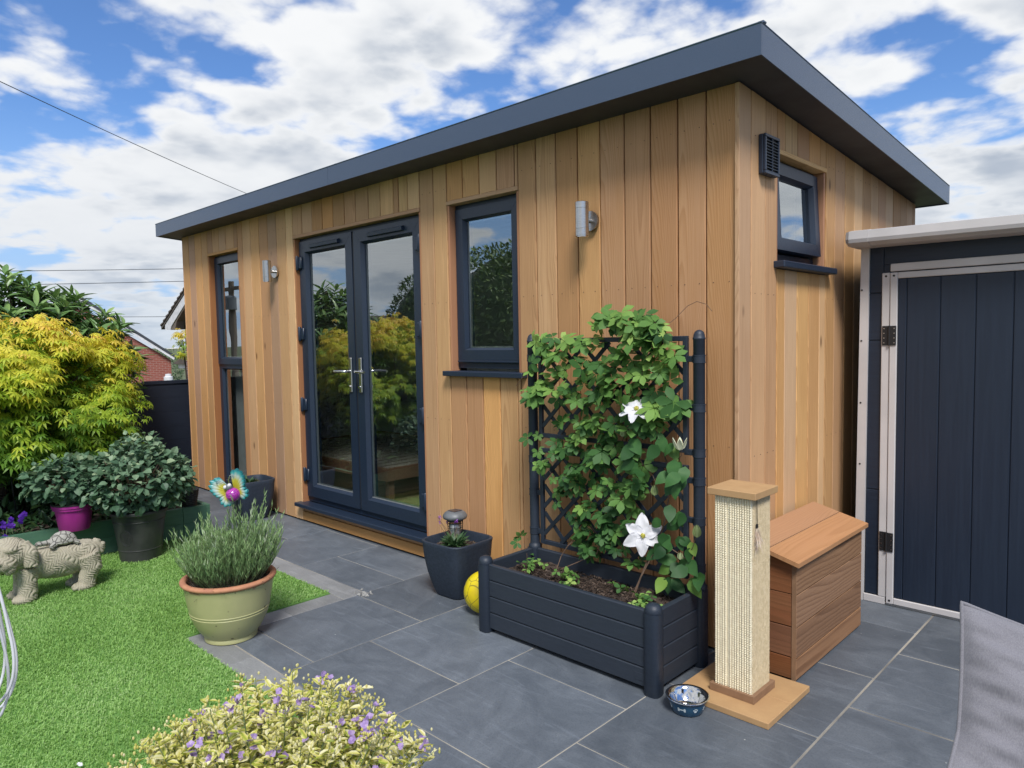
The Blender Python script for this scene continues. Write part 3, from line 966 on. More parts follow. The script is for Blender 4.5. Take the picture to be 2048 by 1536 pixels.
# roof: soffit, fascia panels, covering
RX0, RX1, RY0, RY1 = -5.905, 0.168, -0.185, 2.60
soff = lambda y: TOP(y) + 0.002
rf = MB()
rf.add([(RX0, RY0, soff(RY0)), (RX1, RY0, soff(RY0)), (RX1, RY1, soff(RY1)), (RX0, RY1, soff(RY1)),
        (RX0, RY0, soff(RY0) + 0.10), (RX1, RY0, soff(RY0) + 0.10), (RX1, RY1, soff(RY1) + 0.10), (RX0, RY1, soff(RY1) + 0.10)],
       [(0, 3, 2, 1), (4, 5, 6, 7), (0, 1, 5, 4), (1, 2, 6, 5), (2, 3, 7, 6), (3, 0, 4, 7)])
roof = rf.build('roof', 'soffit', room)
FH0, FH1, FT = -0.006, 0.112, 0.006


def fascia(p, q, nrm):
    m = MB()
    p, q, nrm = np.array(p, float), np.array(q, float), np.array(nrm, float)
    v = []
    for e in (p, q):
        for off in (0.0005, FT):
            for z in (FH0, FH1):
                v.append((e[0] + nrm[0] * off, e[1] + nrm[1] * off, soff(e[1]) + z))
    f = [(0, 1, 3, 2), (4, 6, 7, 5), (0, 4, 5, 1), (2, 3, 7, 6), (1, 5, 7, 3), (0, 2, 6, 4)]
    cen = np.array(v).mean(0)
    g_ = []
    for fc in f:
        P = np.array([v[i] for i in fc])
        nn = np.cross(P[1] - P[0], P[2] - P[0])
        g_.append(fc if nn @ (P.mean(0) - cen) > 0 else fc[::-1])
    return m.add(v, g_).build('fascia_panel', 'fascia', roof)


fascia((RX0 - FT, RY0), (-2.8385, RY0), (0, -1))
fascia((-2.8365, RY0), (RX1 + FT, RY0), (0, -1))
fascia((RX1, RY0 + 0.0005), (RX1, RY1), (1, 0))
fascia((RX0, RY0 + 0.0005), (RX0, RY1), (-1, 0))
fascia((RX0 - FT, RY1), (RX1 + FT, RY1), (0, 1))
tr_ = MB()
for a, b in (((RX0 - FT - 0.002, RY0 - FT - 0.002), (RX1 + FT + 0.002, RY0 - FT - 0.002)),):
    tr_.tube([(a[0], a[1] + 0.004, soff(RY0) + FH1 + 0.001), (b[0], b[1] + 0.004, soff(RY0) + FH1 + 0.001)], 0.0045, 6)
tr_.tube([(RX1 + FT - 0.002, RY0, soff(RY0) + FH1 + 0.001), (RX1 + FT - 0.002, RY1, soff(RY1) + FH1 + 0.001)], 0.0045, 6)
tr_.build('edge_trim', 'fascia', roof)
nb = MB()
for x_ in (-5.87, -5.74, -2.78, -2.0, 0.15):
    nb.box((x_, RY0 + 0.004, soff(RY0) + FH1), (x_ + 0.03, RY0 + 0.03, soff(RY0) + FH1 + 0.012), 0.004)
nb.build('trim_clip', 'fascia', roof)

# louvred vent on the side wall
vent = MB().box((0.0005, 0.158, 2.093), (0.022, 0.302, 2.262), 0.004).build('vent_grille', 'upvc', room)
hole = MB().box((0.0215, 0.170, 2.106), (0.0235, 0.290, 2.249)).build('vent_recess', 'gasket', vent)
for k in range(11):
    z = 2.112 + k * 0.0128
    MB().prism([(0.0236, z - 0.003), (0.0325, z - 0.006), (0.0325, z - 0.0038), (0.0236, z)], 1, 0.171, 0.289).build('slat', 'upvc', vent)
fr_ = MB()
fr_.box((0.022, 0.158, 2.249), (0.034, 0.302, 2.262), 0.002).box((0.022, 0.158, 2.093), (0.034, 0.302, 2.106), 0.002)
fr_.box((0.022, 0.158, 2.1062), (0.034, 0.170, 2.2488), 0.002).box((0.022, 0.290, 2.1062), (0.034, 0.302, 2.2488), 0.002)
fr_.box((0.0237, 0.228, 2.1062), (0.0335, 0.232, 2.2488))
fr_.build('vent_frame', 'upvc', vent)

# bed frame with slats, seen through the doors
bed = thing('bed_frame', 'slatted wooden bed base standing inside behind the glazed doors', 'bed', (-4.2, 1.15, 0.12))
bf = MB()
bf.box((-5.2, 0.47, 0.30), (-3.21, 0.50, 0.40)).box((-5.2, 1.87, 0.30), (-3.21, 1.90, 0.40)).box((-5.23, 0.47, 0.30), (-5.201, 1.90, 0.40)).box((-3.209, 0.47, 0.30), (-3.18, 1.90, 0.40))
bf.build('frame', 'bed_wood', bed)
for lx in (-5.2, -3.26):
    for ly in (0.505, 1.81):
        MB().box((lx, ly, 0.12), (lx + 0.05, ly + 0.05, 0.30)).build('leg', 'bed_wood', bed)
for k in range(15):
    xx = -5.17 + k * 0.131
    MB().box((xx, 0.505, 0.372), (xx + 0.078, 1.865, 0.39)).build('slat', 'slat_wood', bed)


# wall lights
def wall_lamp(x, label):
    t = thing('wall_lamp', label, 'wall light', (x, 0, 1.97), 'steel cylinder lights on the front wall')
    MB().lathe([(0.034, 0), (0.034, 0.006), (0.044, 0.006), (0.048, 0.012), (0.048, 0.022)], n=28).xform(Matrix.Translation((x, 0, 1.972)) @ Matrix.Rotation(rad(90), 4, 'X') @ Matrix.Translation((0, 0, 0.0))).build('back_plate', 'steel', t, smooth=40)
    MB().tube([(x, -0.02, 1.972), (x, -0.052, 1.972)], 0.011, 12).build('bracket', 'steel', t, smooth=40)
    r = 0.0325
    b = MB().lathe([(r - 0.004, -0.078), (r, -0.078), (r, -0.046), (r - 0.0012, -0.045), (r - 0.0012, -0.044), (r, -0.043), (r, 0.052), (r - 0.0012, 0.053), (r - 0.0012, 0.054), (r, 0.055), (r, 0.083), (r - 0.003, 0.085), (0.006, 0.085)], (x, -0.082, 1.972), 32)
    b.build('tube', 'steel', t, smooth=40)
    MB().lathe([(0.0275, 0), (0.0275, 0.004)], (x, -0.082, 1.889), 20).build('lens', 'chrome', t)
    return t


wall_lamp(-3.935, 'steel cylinder wall light between the slim window and the doors')
wall_lamp(-0.775, 'steel cylinder wall light right of the casement window')

# ================================================================ SHED beside the garden room
SY = 1.08
shed = thing('resin_shed', 'navy resin shed with white trim and hinged door, right of the garden room', 'shed', (1.0, 1.9, 0))
SX1 = 2.35
m = MB()
m.box((0.150, SY + 0.012, 0.03), (SX1, SY + 0.040, 1.86))
m.box((0.150, SY + 0.041, 0.03), (0.178, 3.0, 1.86)).box((SX1 - 0.03, SY + 0.041, 0.03), (SX1, 3.0, 1.86)).box((0.179, 2.97, 0.03), (SX1 - 0.031, 3.0, 1.86))
m.build('wall', 'navy_h', shed)
for z0, z1 in ((0.04, 0.59), (0.594, 1.36), (1.364, 1.60), (1.604, 1.85)):
    MB().box((0.162, SY + 0.004, z0), (0.2325, SY + 0.0115, z1), 0.002).build('wall_panel', 'navy_h', shed)
MB().box((0.2335, SY + 0.004, 1.744), (SX1 - 0.02, SY + 0.0115, 1.85), 0.002).build('wall_panel', 'navy_h', shed)
MB().box((0.2335, SY + 0.0042, 1.700), (0.2665, SY + 0.0116, 1.7435), 0.002).build('wall_panel', 'navy_h', shed)
# corner post, leaning a touch as in the picture
m = MB()
m.add([(0.112, SY - 0.010, 0.0), (0.156, SY - 0.010, 0.0), (0.156, SY + 0.030, 0.0), (0.112, SY + 0.030, 0.0),
       (0.128, SY - 0.010, 1.86), (0.168, SY - 0.010, 1.86), (0.168, SY + 0.030, 1.86), (0.128, SY + 0.030, 1.86)],
      [(0, 3, 2, 1), (4, 5, 6, 7), (0, 1, 5, 4), (1, 2, 6, 5), (2, 3, 7, 6), (3, 0, 4, 7)])
post = m.build('corner_post', 'white_pvc', shed)
for z in (1.62, 1.36, 1.04, 0.72, 0.40, 0.10):
    MB().tube([(0.134, SY - 0.0098, z), (0.134, SY - 0.0115, z)], 0.0048, 10).build('screw_cap', 'black', post)
MB().box((0.1575, SY - 0.008, 0.0), (0.262, SY + 0.0035, 0.038), 0.002).build('base_rail', 'white_pvc', shed)
MB().box((0.228, SY - 0.008, 0.0385), (0.2655, SY + 0.0035, 1.700), 0.003).build('door_jamb', 'white_pvc', shed)
MB().box((0.2675, SY - 0.012, 1.7045), (SX1, SY + 0.0035, 1.743), 0.003).build('lintel', 'white_pvc', shed)
door = MB().box((0.302, SY - 0.001, 0.045), (1.62, SY + 0.0100, 1.668)).build('shed_door', 'navy', shed)
for k in range(10):
    a = 0.3035 + (k - 0.72) * 0.1465
    b = a + 0.1435
    MB().box((max(a, 0.304), SY - 0.0065, 0.046), (min(b, 1.615), SY - 0.0012, 1.667), 0.0025).build('door_board', 'navy', door)
MB().box((0.2680, SY - 0.014, 0.012), (0.3015, SY + 0.0035, 1.699), 0.003).build('door_trim', 'white_pvc', door)
MB().box((0.3018, SY - 0.0135, 1.6685), (1.62, SY + 0.0034, 1.6988), 0.003).build('door_trim', 'white_pvc', door)
MB().box((0.3018, SY - 0.0135, 0.0125), (1.62, SY + 0.0034, 0.0445), 0.003).build('door_trim', 'white_pvc', door)
MB().box((0.2630, SY - 0.006, 0.0), (1.66, SY + 0.0033, 0.0118), 0.002).build('threshold', 'steel', shed)
for x_, z_ in ((0.285, 1.683), (0.285, 0.029), (0.247, 1.683)):
    MB().tube([(x_, SY - 0.0135 if x_ > 0.27 else SY - 0.0078, z_), (x_, SY - 0.0155 if x_ > 0.27 else SY - 0.0098, z_)], 0.0055, 12).build('bolt', 'black', door)
for zc_ in (1.385, 0.332):
    hg = MB()
    hg.box((0.2335, SY - 0.0125, zc_ - 0.049), (0.2645, SY - 0.0082, zc_ + 0.049), 0.001)
    hg.box((0.2695, SY - 0.0185, zc_ - 0.049), (0.2995, SY - 0.0142, zc_ + 0.049), 0.001)
    hg.tube([(0.267, SY - 0.0165, zc_ - 0.05), (0.267, SY - 0.0165, zc_ + 0.05)], 0.0048, 8)
    h = hg.build('hinge', 'black', door)
    rv = MB()
    for zz in (-0.036, -0.012, 0.012, 0.036):
        rv.tube([(0.242, SY - 0.0124, zc_ + zz), (0.242, SY - 0.0138, zc_ + zz)], 0.003, 8)
        rv.tube([(0.291, SY - 0.0184, zc_ + zz), (0.291, SY - 0.0198, zc_ + zz)], 0.003, 8)
    rv.build('rivet', 'steel', h)
# white roof edge with its rounded end cap
gz = lambda x_: 1.862 - 0.010 * (x_ - 0.1)
m = MB()
sec = [(SY - 0.155, 0.005), (SY - 0.150, -0.012), (SY - 0.11, -0.028), (SY + 0.03, -0.030), (SY + 0.03, 0.052), (SY - 0.11, 0.050), (SY - 0.150, 0.043)]
v = []
for x_ in (0.205, SX1 + 0.05):
    v += [(x_, a, gz(x_) + b) for a, b in sec]
k = len(sec)
m.add(v, [tuple(range(k)), tuple(range(k, 2 * k))[::-1]] + [(i, k + i, k + (i + 1) % k, (i + 1) % k) for i in range(k)])
edge = m.build('roof_edge', 'white_pvc', shed)
m = MB()
v = []
for x_, s_ in ((0.2042, 1.035), (0.115, 1.035), (0.098, 0.93), (0.090, 0.72)):
    cy_, cz_ = SY - 0.06, 0.012
    v += [(x_, cy_ + (a - cy_) * s_, gz(x_) + cz_ + (b - cz_) * s_) for a, b in sec]
f = [tuple(range(k)), tuple(range(3 * k, 4 * k))[::-1]]
for r_ in range(3):
    f += [(r_ * k + i, r_ * k + k + i, r_ * k + k + (i + 1) % k, r_ * k + (i + 1) % k) for i in range(k)]
m.add(v, [q[::-1] for q in f]).build('end_cap', 'white_pvc', edge)
MB().add([(0.10, SY + 0.03, 1.905), (SX1 + 0.05, SY + 0.03, 1.88), (SX1 + 0.05, 3.05, 2.02), (0.10, 3.05, 2.045), (0.10, SY + 0.03, 1.865), (SX1 + 0.05, SY + 0.03, 1.842), (SX1 + 0.05, 3.05, 1.98), (0.10, 3.05, 2.005)],
         [(0, 1, 2, 3), (7, 6, 5, 4), (0, 4, 5, 1), (1, 5, 6, 2), (2, 6, 7, 3), (3, 7, 4, 0)]).build('roof', 'roof_dark', shed)

# ================================================================ STORAGE BOX
bx = thing('storage_box', 'brown cedar storage box with sloping lid against the side wall', 'storage box', (0.16, 0.32, 0))
BX0, BX1, BY0, BY1 = 0.045, 0.266, -0.055, 0.700
MB().box((BX0 + 0.002, BY0 + 0.0215, 0.012), (BX1 - 0.0205, BY1 - 0.0215, 0.45)).build('liner', 'black', bx)
zs = [0.008, 0.098, 0.224, 0.359, 0.482]
for z0, z1 in zip(zs, zs[1:]):
    o = MB().box((BX1 - 0.019, BY0 + 0.001, z0 + 0.0022), (BX1, BY1, z1 - 0.0022), 0.0012).build('board', 'box_y', bx, org=(BX1, 0.32 + RNG.uniform(-0.2, 0.2), (z0 + z1) / 2))
    x1 = BX1 - 0.0205
    if z1 < 0.47:
        MB().box((BX0, BY0 + 0.002, z0 + 0.0022), (x1, BY0 + 0.020, z1 - 0.0022), 0.0012).build('board', 'box_x', bx, org=(0.15, BY0, (z0 + z1) / 2))
    else:
        mm = MB().prism([(BX0, z0 + 0.0022), (x1, z0 + 0.0022), (x1, 0.478), (BX0, 0.528)], 1, BY0 + 0.002, BY0 + 0.020)
        mm.build('board', 'box_x', bx, org=(0.15, BY0, 0.42))
    MB().box((BX0, BY1 - 0.020, z0 + 0.0022), (x1, BY1 - 0.001, min(z1, 0.47) - 0.0022), 0.0012).build('board', 'box_x', bx, org=(0.15, BY1, (z0 + z1) / 2))
    MB().box((BX0 - 0.019, BY0, z0 + 0.0022), (BX0 - 0.001, BY1, z1 - 0.0022), 0.0012).build('board', 'box_y', bx, org=(BX0, 0.3, (z0 + z1) / 2))
MB().box((BX1 - 0.019, BY0 - 0.001, 0.006), (BX1 - 0.001, BY0 + 0.0005, 0.476)).build('corner_strip', 'mdf_edge', bx)
lz = lambda x_: 0.4985 + (0.285 - x_) * 0.262
for a, b, nm in ((0.028, 0.151, 'lid_board'), (0.155, 0.285, 'lid_board')):
    y0_, y1_ = BY0 - 0.028, BY1 + 0.030
    v = [(a, y0_, lz(a) - 0.018), (b, y0_, lz(b) - 0.018), (b, y0_, lz(b)), (a, y0_, lz(a)), (a, y1_, lz(a) - 0.018), (b, y1_, lz(b) - 0.018), (b, y1_, lz(b)), (a, y1_, lz(a))]
    lid = MB().add(v, [(0, 1, 2, 3), (4, 7, 6, 5), (0, 4, 5, 1), (1, 5, 6, 2), (2, 6, 7, 3), (3, 7, 4, 0)]).build(nm, 'box_lid', bx, org=((a + b) / 2, 0.32, 0.52))
hs = MB()
for k in range(52):
    y_ = BY0 - 0.02 + k * 0.0152
    hs.add([(0.1495, y_, lz(0.15) + 0.0006), (0.1565, y_ + 0.006, lz(0.1565) + 0.0006), (0.1565, y_ + 0.009, lz(0.1565) + 0.0006), (0.1495, y_ + 0.003, lz(0.15) + 0.0006),
            (0.1495, y_, lz(0.15) - 0.006), (0.1565, y_ + 0.006, lz(0.1565) - 0.006), (0.1565, y_ + 0.009, lz(0.1565) - 0.006), (0.1495, y_ + 0.003, lz(0.15) - 0.006)],
           [(0, 1, 2, 3), (0, 4, 5, 1), (1, 5, 6, 2), (2, 6, 7, 3), (3, 7, 4, 0), (7, 6, 5, 4)])
stuff(hs.build('hinge_lacing', 'mdf_edge', bx))

# ================================================================ SCRATCHING POST
sp_t = thing('scratching_post', 'tall square sisal scratching post with wooden cap and base', 'scratching post', (0.149, -0.285, 0))
MB().box((-0.045, -0.4645, 0.001), (0.335, -0.276, 0.025), 0.002).build('base_board', 'mdf', sp_t)
MB().box((-0.045, -0.2735, 0.001), (0.335, -0.092, 0.025), 0.002).build('base_board', 'mdf', sp_t)
SX, SYc = 0.149, -0.285
col_r = 0.0745
fm = MB()
fr0, fr1 = 0.091, 0.0765
for a, b in (((SX - fr0, SYc - fr0), (SX + fr0, SYc - fr1)), ((SX - fr0, SYc + fr1), (SX + fr0, SYc + fr0)), ((SX - fr0, SYc - fr1 + 0.0003), (SX - fr1, SYc + fr1 - 0.0003)), ((SX + fr1, SYc - fr1 + 0.0003), (SX + fr0, SYc + fr1 - 0.0003))):
    fm.box((a[0], a[1], 0.0254), (b[0], b[1], 0.055), 0.0012)
fm.build('base_collar', 'mdf_edge', sp_t)
# sisal wrapped column: rope ribs on the front and back, woven on the sides
def ribbed(c0, u, nrm, wdt, z0, z1, ribs, dep, rows):
    """rope ribs standing side by side, each a chain of small loops"""
    mb = MB()
    zs_ = np.linspace(z0, z1, rows * 2 + 1)
    na = ribs * 4 + 1
    V = np.zeros((len(zs_), na, 3))
    for j in range(na):
        s_ = j / (na - 1)
        ph = (j % 4) / 4.0
        h = abs(math.sin(math.pi * ph)) ** 0.7
        jig = math.sin(j // 4 * 2.4) * 0.0008
        for i, z in enumerate(zs_):
            hh = dep * h * (0.72 + 0.28 * (i % 2)) + jig * (h > 0)
            if ribs > 6 and j // 4 == ribs // 3:
                hh *= 0.4
            p = np.array(c0) + np.array(u) * (s_ - 0.5) * wdt + np.array(nrm) * hh
            V[i, j] = (p[0] + RNG.normal(0, 0.00025), p[1] + RNG.normal(0, 0.00025), z)
    I, J = np.meshgrid(np.arange(len(zs_) - 1), np.arange(na - 1), indexing='ij')
    b_ = (I * na + J).ravel()
    return mb.add(V.reshape(-1, 3), np.stack([b_, b_ + 1, b_ + na + 1, b_ + na], 1))


zc0, zc1 = 0.030, 0.795
MB().box((SX - col_r + 0.001, SYc - col_r + 0.001, zc0), (SX + col_r - 0.001, SYc + col_r - 0.001, zc1)).build('column_core', 'sisal2', sp_t)
ribbed((SX, SYc - col_r, 0), (1, 0, 0), (0, -1, 0), 2 * col_r, zc0, zc1, 15, 0.0078, 85).build('sisal_front', 'sisal', sp_t)
ribbed((SX + col_r, SYc, 0), (0, 1, 0), (1, 0, 0), 2 * col_r, zc0, zc1, 26, 0.0026, 150).build('sisal_side', 'sisal2', sp_t)
ribbed((SX - col_r, SYc, 0), (0, -1, 0), (-1, 0, 0), 2 * col_r, zc0, zc1, 19, 0.003, 60).build('sisal_side', 'sisal2', sp_t)
fz = MB()
for k in range(500):
    e = RNG.integers(0, 3)
    z = RNG.uniform(zc0 + 0.02, zc1)
    c = [(SX + col_r + 0.002, SYc + RNG.uniform(-col_r, col_r)), (SX + col_r + 0.001, SYc - col_r), (SX - col_r, SYc - col_r)][e]
    d_ = unit(RNG.normal(size=3) + np.array([0.9 if e < 2 else -0.9, -0.4, -0.3]))
    p = np.array([c[0], c[1], z])
    L = RNG.uniform(0.004, 0.011)
    s_ = np.cross(d_, (0, 0, 1)) * 0.0004
    fz.add([p - s_, p + s_, p + d_ * L], [(0, 1, 2)])
stuff(fz.build('loose_fibre', 'sisal', sp_t))
MB().box((SX - 0.097, SYc - 0.097, 0.796), (SX + 0.097, SYc + 0.097, 0.823), 0.002).build('cap', 'mdf', sp_t)
toy = MB().tube([(SX + 0.083, SYc - 0.055, 0.797), (SX + 0.084, SYc - 0.054, 0.70), (SX + 0.084, SYc - 0.055, 0.697)], [0.0014, 0.0014, 0.0014], 6)
toy.tube([(SX + 0.084, SYc - 0.055, 0.700), (SX + 0.084, SYc - 0.055, 0.684)], 0.0045, 8)
toy = toy.build('toy_cord', 'black', sp_t)
MAT['feather'] = pbr('feather', (0.62, 0.45, 0.33), (0.72, 0.62, 0.52), rough=0.9, nscale=60)
ft = MB()
for k in range(90):
    a = RNG.uniform(0, 6.28)
    z0_ = RNG.uniform(0.615, 0.69)
    o_ = np.array([SX + 0.086 + 0.004 * math.cos(a), SYc - 0.055 + 0.004 * math.sin(a), z0_])
    d_ = unit(np.array([0.3 * math.cos(a) + 0.12, 0.5 * math.sin(a), -1.0]) + RNG.normal(0, 0.16, 3))
    s_ = np.cross(d_, unit(RNG.normal(size=3))) * 0.0012
    L = RNG.uniform(0.02, 0.05)
    ft.add([o_ - s_, o_ + s_, o_ + d_ * L * 0.6 + s_, o_ + d_ * L], [(0, 1, 2, 3)])
stuff(ft.build('feather', 'feather', toy))

# ================================================================ DOG BOWL
bc = (0.052, -0.532)
bw = thing('dog_bowl', 'blue and steel pet bowl with white bone and paw prints', 'bowl', (bc[0], bc[1], 0))
rb0, rb1, bh = 0.058, 0.0725, 0.060
MB().lathe([(0.0, 0.002), (rb0 - 0.004, 0.002), (rb0, 0.006), (rb1 - 0.001, bh - 0.006), (rb1 - 0.002, bh - 0.004)], (bc[0], bc[1], 0), 48, close=False).build('bowl_body', 'bowl_blue', bw, smooth=50)
MB().lathe([(rb1 - 0.0005, bh - 0.005), (rb1 + 0.007, bh - 0.002), (rb1 + 0.0085, bh + 0.001), (rb1 + 0.006, bh + 0.0035), (rb1 - 0.004, bh + 0.001), (rb1 - 0.010, bh - 0.012), (rb0 - 0.008, 0.016), (rb0 - 0.016, 0.011), (0.03, 0.010), (0.018, 0.012), (0.0, 0.012)], (bc[0], bc[1], 0), 48, close=False).build('steel_liner', 'chrome', bw, smooth=60)


def decal(ang, cz, polys, name):
    mb = MB()
    for poly in polys:
        v = []
        for (s_, z_) in poly:
            z = cz + z_
            r = rb0 + (rb1 - 0.001 - rb0) * (z - 0.006) / (bh - 0.012) + 0.0007
            a = ang + s_ / r
            v.append((bc[0] + r * math.cos(a), bc[1] + r * math.sin(a), z))
        mb.add(v, [tuple(range(len(v)))])
    return mb.build(name, 'print_white', bw)


def disc(cx, cz, rx, rz, n=12, rot=0):
    return [(cx + rx * math.cos(t) * math.cos(rot) - rz * math.sin(t) * math.sin(rot), cz + rx * math.cos(t) * math.sin(rot) + rz * math.sin(t) * math.cos(rot)) for t in np.arange(n) * 2 * math.pi / n]


bone = [[(-0.010, -0.0026), (0.010, -0.0026), (0.010, 0.0026), (-0.010, 0.0026)]] + [disc(sx * 0.0115, sz * 0.0034, 0.0042, 0.0042) for sx in (-1, 1) for sz in (-1, 1)]
paw = [disc(0, -0.004, 0.0058, 0.0048)] + [disc(sx, sz, 0.0022, 0.0031) for sx, sz in ((-0.0072, 0.0015), (-0.0027, 0.0055), (0.0027, 0.0055), (0.0072, 0.0015))]
for k, a in enumerate(np.arange(8) * 360 / 8):
    decal(rad(-78 + a), 0.031, bone if k % 2 == 0 else paw, 'bone_print' if k % 2 == 0 else 'paw_print')

# ================================================================ TRELLIS PLANTER
pl = thing('trellis_planter', 'anthracite plastic trough planter with tall lattice trellis', 'planter', (-0.58, -0.34, 0))
PX0, PX1, PYF, PYB = -1.045, -0.105, -0.515, -0.165
MAT['anth_x'] = pbr('anthracite_boards', (0.026, 0.0345, 0.049), (0.0215, 0.029, 0.042), rough=0.5, nscale=10, stretch=(1.5, 1.5, 14), bump=0.22, bscale=30, spec=0.5)
for k in range(4):
    z0, z1 = 0.022 + k * 0.0785, 0.022 + k * 0.0785 + 0.0760
    MB().box((PX0 + 0.03, PYF - 0.012, z0), (PX1 - 0.03, PYF + 0.012, z1), 0.004).build('board', 'anth_x', pl, org=(-0.6 + RNG.uniform(-.3, .3), PYF, z0))
    MB().box((PX1 - 0.012, PYF + 0.03, z0), (PX1 + 0.012, PYB - 0.03, z1), 0.004).build('board', 'anth_x', pl, org=(PX1, -0.34, z0))
    MB().box((PX0 - 0.012, PYF + 0.03, z0), (PX0 + 0.012, PYB - 0.03, z1), 0.004).build('board', 'anth_x', pl, org=(PX0, -0.34, z0))
    MB().box((PX0 + 0.03, PYB - 0.012, z0), (PX1 - 0.03, PYB + 0.012, z1), 0.004).build('board', 'anth_x', pl, org=(-0.6, PYB, z0))
MB().box((-0.185, PYF - 0.0142, 0.045), (-0.137, PYF - 0.0125, 0.075), 0.0006).build('maker_plate', 'anth_x', pl)
for (x_, y_) in ((PX0, PYF), (PX1, PYF), (PX0, PYB), (PX1, PYB)):
    back = y_ == PYB
    p = MB().lathe([(0.031, 0.0), (0.0335, 0.006), (0.0335, 0.330)], (x_, y_, 0), 20, sq=3.2)
    po = p.build('corner_post', 'anth_plastic', pl, smooth=40)
    if not back:
        MB().lathe([(0.0345, 0.3305), (0.0355, 0.334), (0.033, 0.349), (0.025, 0.361), (0.012, 0.3665), (0.0, 0.368)], (x_, y_, 0), 24, close=False).build('post_cap', 'anth_plastic', po, smooth=60)
    else:
        yy = y_ + 0.005
        MB().lathe([(0.033, 0.3305), (0.033, 0.345), (0.027, 0.350), (0.0245, 0.36), (0.0245, 1.385), (0.0265, 1.387), (0.0265, 1.393), (0.0245, 1.395), (0.0235, 1.405), (0.018, 1.418), (0.009, 1.425), (0.0, 1.427)], (x_, yy, 0), 24, close=False).build('pole', 'anth_plastic', po, smooth=50)
        for z_ in (1.305, 1.10, 0.91, 0.79, 0.62, 0.42):
            c = MB().lathe([(0.0262, -0.017), (0.0275, -0.0165), (0.0275, -0.0125), (0.0262, -0.012), (0.0262, 0.012), (0.0275, 0.0125), (0.0275, 0.0165), (0.0262, 0.017)], (x_, yy, z_), 20)
            s_ = 1 if x_ < -0.6 else -1
            c.box((x_ + s_ * 0.024, yy - 0.009, z_ - 0.013), (x_ + s_ * 0.068, yy + 0.004, z_ + 0.013), 0.002)
            c.build('clip', 'anth_plastic', po, smooth=40)
TX0, TX1 = PX0 + 0.046, PX1 - 0.046 - 0.005
TY = PYB + 0.004
for (z0, z1) in ((0.905, 1.402), (0.360, 0.852)):
    fr_ = MB()
    wd_ = 0.022
    fr_.box((TX0, TY - 0.009, z0), (TX0 + wd_, TY + 0.009, z1), 0.002).box((TX1 - wd_, TY - 0.009, z0), (TX1, TY + 0.009, z1), 0.002)
    fr_.box((TX0 + wd_ + 0.0002, TY - 0.009, z0), (TX1 - wd_ - 0.0002, TY + 0.009, z0 + wd_), 0.002).box((TX0 + wd_ + 0.0002, TY - 0.009, z1 - wd_), (TX1 - wd_ - 0.0002, TY + 0.009, z1), 0.002)
    panel = fr_.build('trellis_panel', 'anth_plastic', pl)
    xa, xb, za, zb = TX0 + wd_, TX1 - wd_, z0 + wd_, z1 - wd_
    H = zb - za
    for sgn in (1, -1):
        off = -H
        while off < (xb - xa):
            # line x = xa + off + t, z = za + t (sgn 1) or zb - t (sgn -1)
            t0, t1 = max(0, -off), min(H, (xb - xa) - off)
            if t1 - t0 > 0.03:
                p0 = np.array([xa + off + t0, 0, za + t0 if sgn > 0 else zb - t0])
                p1 = np.array([xa + off + t1, 0, za + t1 if sgn > 0 else zb - t1])
                d_ = unit(p1 - p0)
                n_ = np.array([-d_[2], 0, d_[0]]) * 0.0098
                yy = (TY - 0.0065, TY - 0.0008) if sgn > 0 else (TY + 0.0002, TY + 0.006)
                v = []
                for y_ in yy:
                    for q in (p0 - n_, p1 - n_, p1 + n_, p0 + n_):
                        v.append((q[0], y_, q[2]))
                MB().add(v, [(0, 1, 2, 3), (7, 6, 5, 4), (0, 4, 5, 1), (1, 5, 6, 2), (2, 6, 7, 3), (3, 7, 4, 0)]).build('lath', 'anth_plastic', panel)
            off += 0.1395
# soil, lumpy
def soil_sheet(x0, x1, y0, y1, z, n=60, m=30, amp=0.02):
    X, Y = np.meshgrid(np.linspace(x0, x1, n), np.linspace(y0, y1, m), indexing='ij')
    Zs = z + amp * (np.sin(X * 9 + 1) * np.cos(Y * 13) * 0.5 + np.sin(X * 23 + Y * 17) * 0.25) + RNG.normal(0, amp * 0.16, X.shape)
    I, J = np.meshgrid(np.arange(n - 1), np.arange(m - 1), indexing='ij')
    b_ = (I * m + J).ravel()
    return MB().add(np.stack([X.ravel(), Y.ravel(), Zs.ravel()], 1), np.stack([b_, b_ + m, b_ + m + 1, b_ + 1], 1))


def bark_chips(mb, n, x0, x1, y0, y1, zf, size=(0.004, 0.014)):
    for k in range(n):
        p = np.array([RNG.uniform(x0, x1), RNG.uniform(y0, y1), 0])
        p[2] = zf
        L = RNG.uniform(*size)
        d_ = unit(RNG.normal(size=3) * np.array([1, 1, 0.35]))
        s_ = unit(np.cross(d_, RNG.normal(size=3))) * L * 0.22
        u_ = np.cross(d_, s_) * 0.5
        mb.add([p - d_ * L - s_, p + d_ * L - s_, p + d_ * L + s_, p - d_ * L + s_, p + u_, p - u_ * 0.3], [(0, 1, 4), (1, 2, 4), (2, 3, 4), (3, 0, 4)], tint=RNG.random())
    return mb


MAT['mulch'] = leafmat('mulch', [(0.0, (0.012, 0.008, 0.006)), (0.5, (0.04, 0.026, 0.018)), (0.85, (0.085, 0.057, 0.042)), (1.0, (0.17, 0.13, 0.10))], trans=0.0, rough=0.95)
soil_sheet(PX0 + 0.012, PX1 - 0.012, PYF + 0.0125, PYB - 0.0125, 0.262, amp=0.022).build('soil', 'soil', pl, smooth=180)
stuff(bark_chips(MB(), 2600, PX0 + 0.02, PX1 - 0.02, PYF + 0.02, PYB - 0.02, 0.272).build('mulch', 'mulch', pl))

